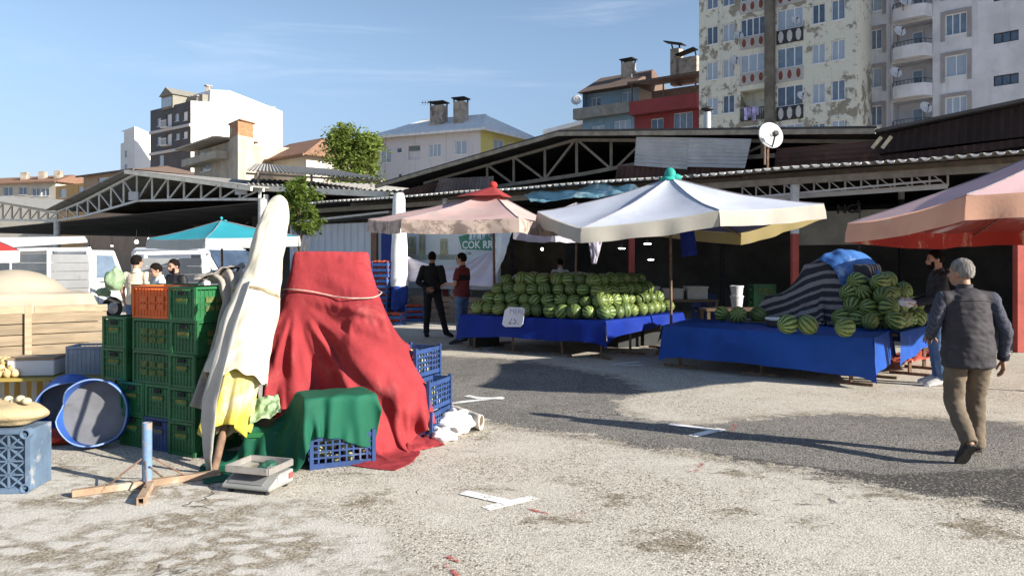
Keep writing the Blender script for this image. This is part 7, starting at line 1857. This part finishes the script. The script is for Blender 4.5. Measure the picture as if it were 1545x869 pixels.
m_black=M('black_cloth',(.012,.012,.014),.85,.2,6,bump=.1,bs=60); m_blackj=M('black_jacket',(.014,.014,.017),.6,.2,6); m_jean=M('blue_denim',(.075,.13,.24),.9,.22,6,dirt=((.16,.24,.36),5,.55,.2),bump=.15,bs=90)
m_hairb=M('black_hair',(.010,.008,.007),.85,.3,30,bump=.8,bs=90,spec=.1); m_hairg=M('silver_hair',(.21,.195,.18),.6,.4,30,stretch=(1,1,.4),dirt=((.12,.11,.10),9,.5,.2),bump=.9,bs=80,spec=.1)
m_shoeb=M('black_shoe',(.015,.015,.016),.5,.2,9); m_soleb=M('black_sole',(.03,.029,.027),.8,.2,20,bump=.6,bs=50); m_sneak=M('pale_sneaker',(.48,.48,.48),.7,.1,6); m_solew=M('white_sole',(.65,.65,.63),.6,.05)
m_vest=M('grey_brown_vest',(.036,.033,.038),.75,.2,4,dirt=((.05,.046,.05),6,.6,.1),bump=.15,bs=50); m_khaki=M('khaki_trousers',(.135,.105,.075),.9,.15,5,bump=.15,bs=70)
def check_mat():
    m,nt,b=newmat('checked_shirt'); tc=nt.nodes.new('ShaderNodeTexCoord'); mp=nt.nodes.new('ShaderNodeMapping'); mp.inputs['Rotation'].default_value=(.5,.4,.3); nt.links.new(tc.outputs['Object'],mp.inputs[0])
    sx=nt.nodes.new('ShaderNodeSeparateXYZ'); nt.links.new(mp.outputs[0],sx.inputs[0])
    f=mth(nt,'MAXIMUM',mth(nt,'MULTIPLY',ramp(nt,mth(nt,'SINE',mth(nt,'MULTIPLY',sx.outputs[2],430.0)),.2,.7),ramp(nt,mth(nt,'SINE',mth(nt,'MULTIPLY',sx.outputs[1],430.0)),-.2,.3)),0.0)
    nt.links.new(mixc(nt,f,(.03,.033,.05),(.10,.105,.14)),b.inputs['Base Color']); b.inputs['Roughness'].default_value=.9; return m
m_check=check_mat()
def stand(px,py): return G(px,py)
# walking old man
f=G(1461,694)
t,j,s=person('grey haired man in dark vest and khaki trousers walking away from the viewer',(f.x,f.y,0),-.10,1.69,
 J=dict(pelvis=(0,0,.93),waist=(.0,.01,1.08),chest=(.0,.035,1.27),neck=(-.005,.055,1.45),head=(-.015,.10,1.60),hipR=(.10,0,.91),hipL=(-.098,0,.91),
  kneeR=(.115,.12,.50),ankR=(.115,.10,.09),toeR=(.15,.25,.035),kneeL=(-.11,.02,.49),ankL=(-.115,-.27,.20),toeL=(-.125,-.15,.045),
  shR=(.20,.02,1.385),elR=(.275,-.06,1.10),wrR=(.295,.03,.86),shL=(-.20,.02,1.385),elL=(-.285,.02,1.11),wrL=(-.22,.24,1.03)),
 shirt=m_check,trousers=m_khaki,shoes=(m_shoeb,m_soleb),hairm=m_hairg,skin=m_skind,head_yaw=.62,vest=m_vest,bulk=1.12,voxel=.011,jacket=.003,legw=1.08,vest_hem=.80,hands={'R':((.10,.10,-1),(-1,.2,0),.55),'L':((.3,1,-.2),(0,.2,-1),.6,(1,0,0))},seed=1)
mb=MB(); c=j['chest']
seam=[V(.165*math.sin(a)*1.12,-.165*math.cos(a)*.86,0) for a in np.linspace(-1.15,1.15,24)]
mb.tube([c+V(p.x*1.02,p.y+.015,.085+.012*math.cos(p.x*9)) for p in seam],.004,5); mb.build('back_seam',M('dark_seam',(.035,.03,.033),.9,.1),t)  # thin dark tube following the seam across the vest back
mb=MB(); e,w_=j['elR'],j['wrR']; mb.tube([e.lerp(w_,.80),e.lerp(w_,.97)],[.05*s,.047*s],14); mb.build('cuff',M('dark_cuff',(.02,.02,.03),.9,.1),t,smooth=50)
# man with phone / package by the rear table
f=G(1409,581)
t,j,s=person('young bearded man in black jacket and jeans holding a white package by the right table',(f.x+.05,f.y,0),1.30,1.80,
 J=dict(elR=(.24,.02,1.14),wrR=(.16,.27,1.07),elL=(-.24,.02,1.14),wrL=(-.10,.28,1.05),head=(0,.03,1.62)),
 shirt=m_blackj,trousers=m_jean,shoes=(m_sneak,m_solew),hairm=m_hairb,skin=m_skin,beard=True,jacket=.012,shirt_hem=.93,hands={'R':((-.5,1,.1),(0,0,1),.7,(0,0,1)),'L':((.5,1,.1),(0,0,1),.7,(0,0,1))},seed=4,head_pitch=-.1,head_yaw=.1)
mb=MB(); mb.tube([j['shR']+V(.02,-.05,.04),j['shR'].lerp(j['elR'],.5)+V(.055,-.045,0),j['elR']+V(.05,-.05,.02)],.006,5); mb.build('sleeve_stripe',m_white,t)
mt=Matrix.Translation(V(f.x+.05,f.y,0))@Matrix.Rotation(1.30,4,'Z'); c=mt@(V(.02,.36,1.10)); 
sack('white_package','crumpled white plastic package in the hands of the bearded man','package',c,(.10,.15,.06),m_bag,13,.35,flat=False)
# man in black, hands behind his back
f=G(652,509)
t,j,s=person('man dressed all in black standing with hands clasped behind his back',(f.x,f.y,0),-.08,1.86,
 J=dict(hipR=(.09,0,.92),kneeR=(.19,.03,.49),ankR=(.29,.02,.09),toeR=(.36,.13,.03),ankL=(-.12,-.03,.09),kneeL=(-.10,.02,.5),toeL=(-.13,.12,.03),elR=(.262,-.10,1.13),wrR=(.06,-.20,.98),elL=(-.262,-.10,1.13),wrL=(-.05,-.21,.99)),
 shirt=m_black,trousers=m_black,shoes=(m_shoeb,m_soleb),hairm=m_hairb,skin=m_skind,jacket=.014,bulk=1.1,hands={'R':((-.9,-.15,-.3),(0,-1,.1),.6,(0,0,1)),'L':((.9,-.1,-.35),(0,-1,.1),.7,(0,0,1))},seed=6,shirt_hem=.92)
# man in dark red polo
f=G(697,519)
t,j,s=person('man in dark red and black polo shirt and jeans talking beside the left table',(f.x,f.y,0),1.15,1.82,
 J=dict(elR=(.26,.02,1.13),wrR=(.18,.22,.95),elL=(-.25,.03,1.14),wrL=(-.16,.27,1.16)),
 shirt=M('dark_red_polo',(.14,.028,.028),.9,.15,5),sleeve='short',trousers=m_jean,shoes=(m_shoeb,m_soleb),hairm=m_hairb,skin=m_skin,bulk=1.12,hands={'L':((.1,1,-.5),(0,-.3,-1),.5,(1,0,0))},seed=8)
mb=MB(); c=j['chest']; 
for z in (.02,): mb.loft([[c+V((.190)*s*math.cos(a),.140*s*math.sin(a),zz*s) for a in [2*math.pi*i/28 for i in range(28)]] for zz in (-.045,.055)],False)
mb.build('chest_band',m_black,t,smooth=60,solid=.004)
# three at the left, behind the crates
f=G(206,HYP+EYE*FPX/13.2)
person('man in cream T shirt seen from behind beyond the crates',(f.x,f.y,0),-.12,1.76,shirt=M('cream_tshirt',(.62,.52,.40),.9,.06,4),sleeve='short',trousers=m_jean,shoes=(m_shoeb,m_soleb),hairm=m_hairb,skin=m_skin,bulk=1.08,seed=10,head_yaw=-.2)
f=G(240,HYP+EYE*FPX/12.6)
person('young man in white T shirt looking down between two others',(f.x,f.y,0),2.2,1.64,shirt=M('white_tshirt',(.76,.76,.76),.9,.04,4),sleeve='short',trousers=m_black,shoes=(m_sneak,m_solew),hairm=m_hairb,skin=m_skin,head_pitch=-.35,seed=11,bulk=1.05,J=dict(head=(0,.05,1.60),wrL=(-.12,.22,1.05),wrR=(.12,.22,1.05)))
f=G(265,HYP+EYE*FPX/13.0)
t,j,s=person('bearded man in dark jacket looking at papers at the right of three behind the crates',(f.x,f.y,0),2.6,1.70,shirt=m_blackj,trousers=m_jean,shoes=(m_shoeb,m_soleb),hairm=m_hairb,skin=m_skin,beard=True,jacket=.012,head_pitch=-.2,seed=12,J=dict(wrL=(-.10,.28,1.12),wrR=(.10,.28,1.12),head=(0,.04,1.61)))
mt=Matrix.Translation(f)@Matrix.Rotation(2.6,4,'Z'); mb=MB(mt@V(0,.36,1.20)); a=[mt@V(x,y,z) for x,y,z in ((-.14,.32,1.14),(.14,.32,1.14),(.14,.44,1.27),(-.14,.44,1.27))]; mb.prism(a,V(0,0,.006)); tag(mb.build('paper_sheet',M('lilac_paper',(.50,.48,.64),.8,.15,9)),'pale lilac paper held by the bearded man behind the crates','paper')
f=G(845,HYP+EYE*FPX/20.5)
person('dim person in white shirt standing inside the dark hall',(f.x,f.y,0),.2,1.72,shirt=M('dull_white_shirt',(.5,.5,.5),.9,.05,4),trousers=m_black,shoes=(m_shoeb,m_soleb),hairm=m_hairb,skin=m_skin,seed=15,bulk=1.1)
# ================= vehicles
m_silver=M('silver_dropside',(.34,.35,.36),.4,.1,2,metal=.5,dirt=((.25,.24,.23),4,.6,.12)); m_carw=M('white_car_paint',(.72,.73,.74),.3,.04,2,spec=.5,dirt=((.45,.42,.38),4,.68,.12)); m_tyre=M('tyre_rubber',(.02,.02,.02),.85,.2,8)
def wheel(t,c,ax,r=.33,w_=.2):
    q=Vector(ax).normalized().to_track_quat('Z','Y').to_matrix(); n=22
    mb=MB(t.location); mb.loft([[Vector(c)+q@V(rr*math.cos(2*math.pi*j/n),rr*math.sin(2*math.pi*j/n),z) for j in range(n)] for rr,z in ((r*.6,-w_/2),(r*.95,-w_/2),(r,-w_*.35),(r,w_*.35),(r*.95,w_/2),(r*.6,w_/2))]); wo=mb.build('wheel',m_tyre,t,smooth=40)
    mb=MB(t.location); mb.loft([[Vector(c)+q@V(rr*math.cos(2*math.pi*j/n),rr*math.sin(2*math.pi*j/n),z) for j in range(n)] for rr,z in ((.05,w_/2+.03),(r*.35,w_/2+.02),(r*.58,w_/2-.01),(r*.6,-.02))]); mb.build('rim',m_silver,wo,smooth=40)
def flatbed(label,A,d,L,wd,bed,z_bed=.75,hs=1.1,rack=True,cab=True):
    d=Vector(d).normalized(); A=v2(A); F_=Face(A,A+d.xy*L); t=thing('flatbed_truck',label,'truck',(A.x,A.y,0)); d3=Vector((F_.d.x,F_.d.y,0)); n3=Vector((F_.n.x,F_.n.y,0))
    mb=W(t); hexa(mb,F_,0,bed,z_bed-.12,z_bed,-wd,0); hexa(mb,F_,.2,L-.1,z_bed-.3,z_bed-.125,-wd+.45,-.45); mb.build('chassis',m_darkiron,t)
    mb=W(t)
    for k in range(5):
        z=z_bed+.01+hs*k/5; hexa(mb,F_,.03,bed-.03,z,z+hs/5-.012,-.03,.012*(k%2)+.01); 
    mb.build('side_gate',m_silver,t); mb=W(t)
    for k in range(5):
        z=z_bed+.01+hs*k/5; mb.obox(F_.pt(0,z,-.04),-n3*(wd-.08),-d3*.03*(1+.4*(k%2)),V(0,0,hs/5-.012))
    mb.build('tailgate',m_silver,t)
    mb=W(t); hexa(mb,F_,.03,bed-.03,z_bed+.01,z_bed+hs,-wd,-wd+.03); mb.build('side_gate',m_silver,t)
    if rack:
        mb=W(t)
        for o in(-.03,-wd+.03):
            a,b=F_.pt(-.02,z_bed-.05,o),F_.pt(-.02,z_bed+hs+.12,o); c,e=F_.pt(bed,z_bed+hs+.16,o),F_.pt(bed,z_bed,o); mb.bar(a,b,.07); mb.bar(b,c,.07); mb.bar(c,e,.09)
        mb.bar(F_.pt(bed,z_bed+hs+.16,-.03),F_.pt(bed,z_bed+hs+.16,-wd+.03),.08); mb.build('load_rack',m_carw,t)
    if cab:
        zt=z_bed+hs+.12; prof=[(bed+.06,.45),(L+.55,.45),(L+.60,.95),(L+.30,1.15),(L-.05,zt),(bed+.06,zt)]
        win=(bed+.24,L-.16,1.2,zt-.14)
        mb=W(t); mb.prism([F_.pt(u,z,-.06) for u,z in prof],-n3*(wd-.12)); cb=mb.build('cab',m_carw,t,bevel=.04)
        for o,s_ in ((-.058,1),(-wd+.058,-1)):
            mb=W(t); pts=[(win[0],win[2]),(win[1]+.25,win[2]),(win[1]+.02,win[3]),(win[0],win[3])]; mb.prism([F_.pt(u,z,o) for u,z in pts],n3*.012*s_); mb.build('side_window',m_glass3,cb)
        mb=W(t); a,b=F_.pt(L+.31,1.17,-.2),F_.pt(L-.02,zt-.08,-.2); nn=(b-a).cross(n3).normalized(); nn=nn if nn.dot(d3)>0 else -nn; mb.prism([a+nn*.005,a-n3*(wd-.4)+nn*.005,b-n3*(wd-.4)+nn*.005,b+nn*.005],nn*.012); mb.build('windscreen',m_glass,cb)
        mb=W(t); hexa(mb,F_,bed+.3,bed+.305,.5,zt-.1,-.059,-.052); hexa(mb,F_,bed+.36,bed+.5,1.08,1.11,-.055,-.03); mb.build('door_handle',m_darkiron,cb)
    for u in (bed*.45,L-.15):
        for o in(-.12,-wd+.12): wheel(t,F_.pt(u,.33,o),n3 if o>-.5 else -n3)
    mb=W(t); hexa(mb,F_,-.06,-.03,z_bed-.28,z_bed-.15,-.45,-.15); hexa(mb,F_,-.06,-.03,z_bed-.28,z_bed-.15,-wd+.15,-wd+.45); mb.build('tail_lamp',M('red_lamp_lens',(.35,.02,.02),.3,.1),t)
    return t
p0=P(76,395,20.0); flatbed('white flatbed truck with silver drop sides at the far left',(p0.x,p0.y),(.42,.91,0),2.0,1.6,1.12,.70,1.15)
p0=P(207,395,18.6); flatbed('second light truck with silver drop side behind the three men',(p0.x,p0.y),(.95,.30,0),1.62,1.5,1.50,.72,1.02,True,False)
# white van
F_=Face(P(196,395,25).xy,P(322,395,23).xy); vt=thing('delivery_van','white delivery van behind the turquoise umbrella','van',(F_.A.x,F_.A.y,0)); n3=Vector((F_.n.x,F_.n.y,0)); LV_=F_.L
mb=W(vt); mb.prism([F_.pt(u,z,0) for u,z in ((0,.4),(LV_+.55,.4),(LV_+.6,.95),(LV_+.25,1.2),(LV_-.45,1.98),(LV_-.7,2.1),(.15,2.12),(0,2.0))],-n3*1.8); mb.build('van_body',m_carw,vt,bevel=.08)
mb=W(vt); mb.prism([F_.pt(u,z,.004) for u,z in ((LV_-1.0,1.22),(LV_-.02,1.22),(LV_-.5,1.84),(LV_-1.0,1.86))],n3*.01); mb.build('side_window',m_glass,vt)
mb=W(vt); a,b=F_.pt(LV_+.26,1.22,-.12),F_.pt(LV_-.44,2.0,-.15); nn=Vector((F_.d.x*.75,F_.d.y*.75,.66)); mb.prism([a+nn*.02,a-n3*1.55+nn*.02,b-n3*1.5+nn*.02,b+nn*.02],nn*.012); mb.build('windscreen',m_glass,vt)
mb=W(vt); hexa(mb,F_,LV_-.85,LV_+.6,1.0,1.02,.002,.012); mb.box(F_.pt(LV_-.05,1.3,.18),(.12,.22,.2)); mb.build('wing_mirror',m_dark,vt)
mb=W(vt); hexa(mb,F_,LV_+.30,LV_+.57,.80,.98,.002,.02); mb.build('headlight',m_glass2,vt)
for u in (.55,LV_-.1):
    for o in(-.1,-1.7): wheel(vt,F_.pt(u,.34,o),n3 if o>-.5 else -n3)
# remove unused prototypes that never got placed
for o in (protoN,protoO,protoG,protoB,protoK):
    if o.name not in used:
        for c in list(o.children_recursive): bpy.data.objects.remove(c)
        bpy.data.objects.remove(o)
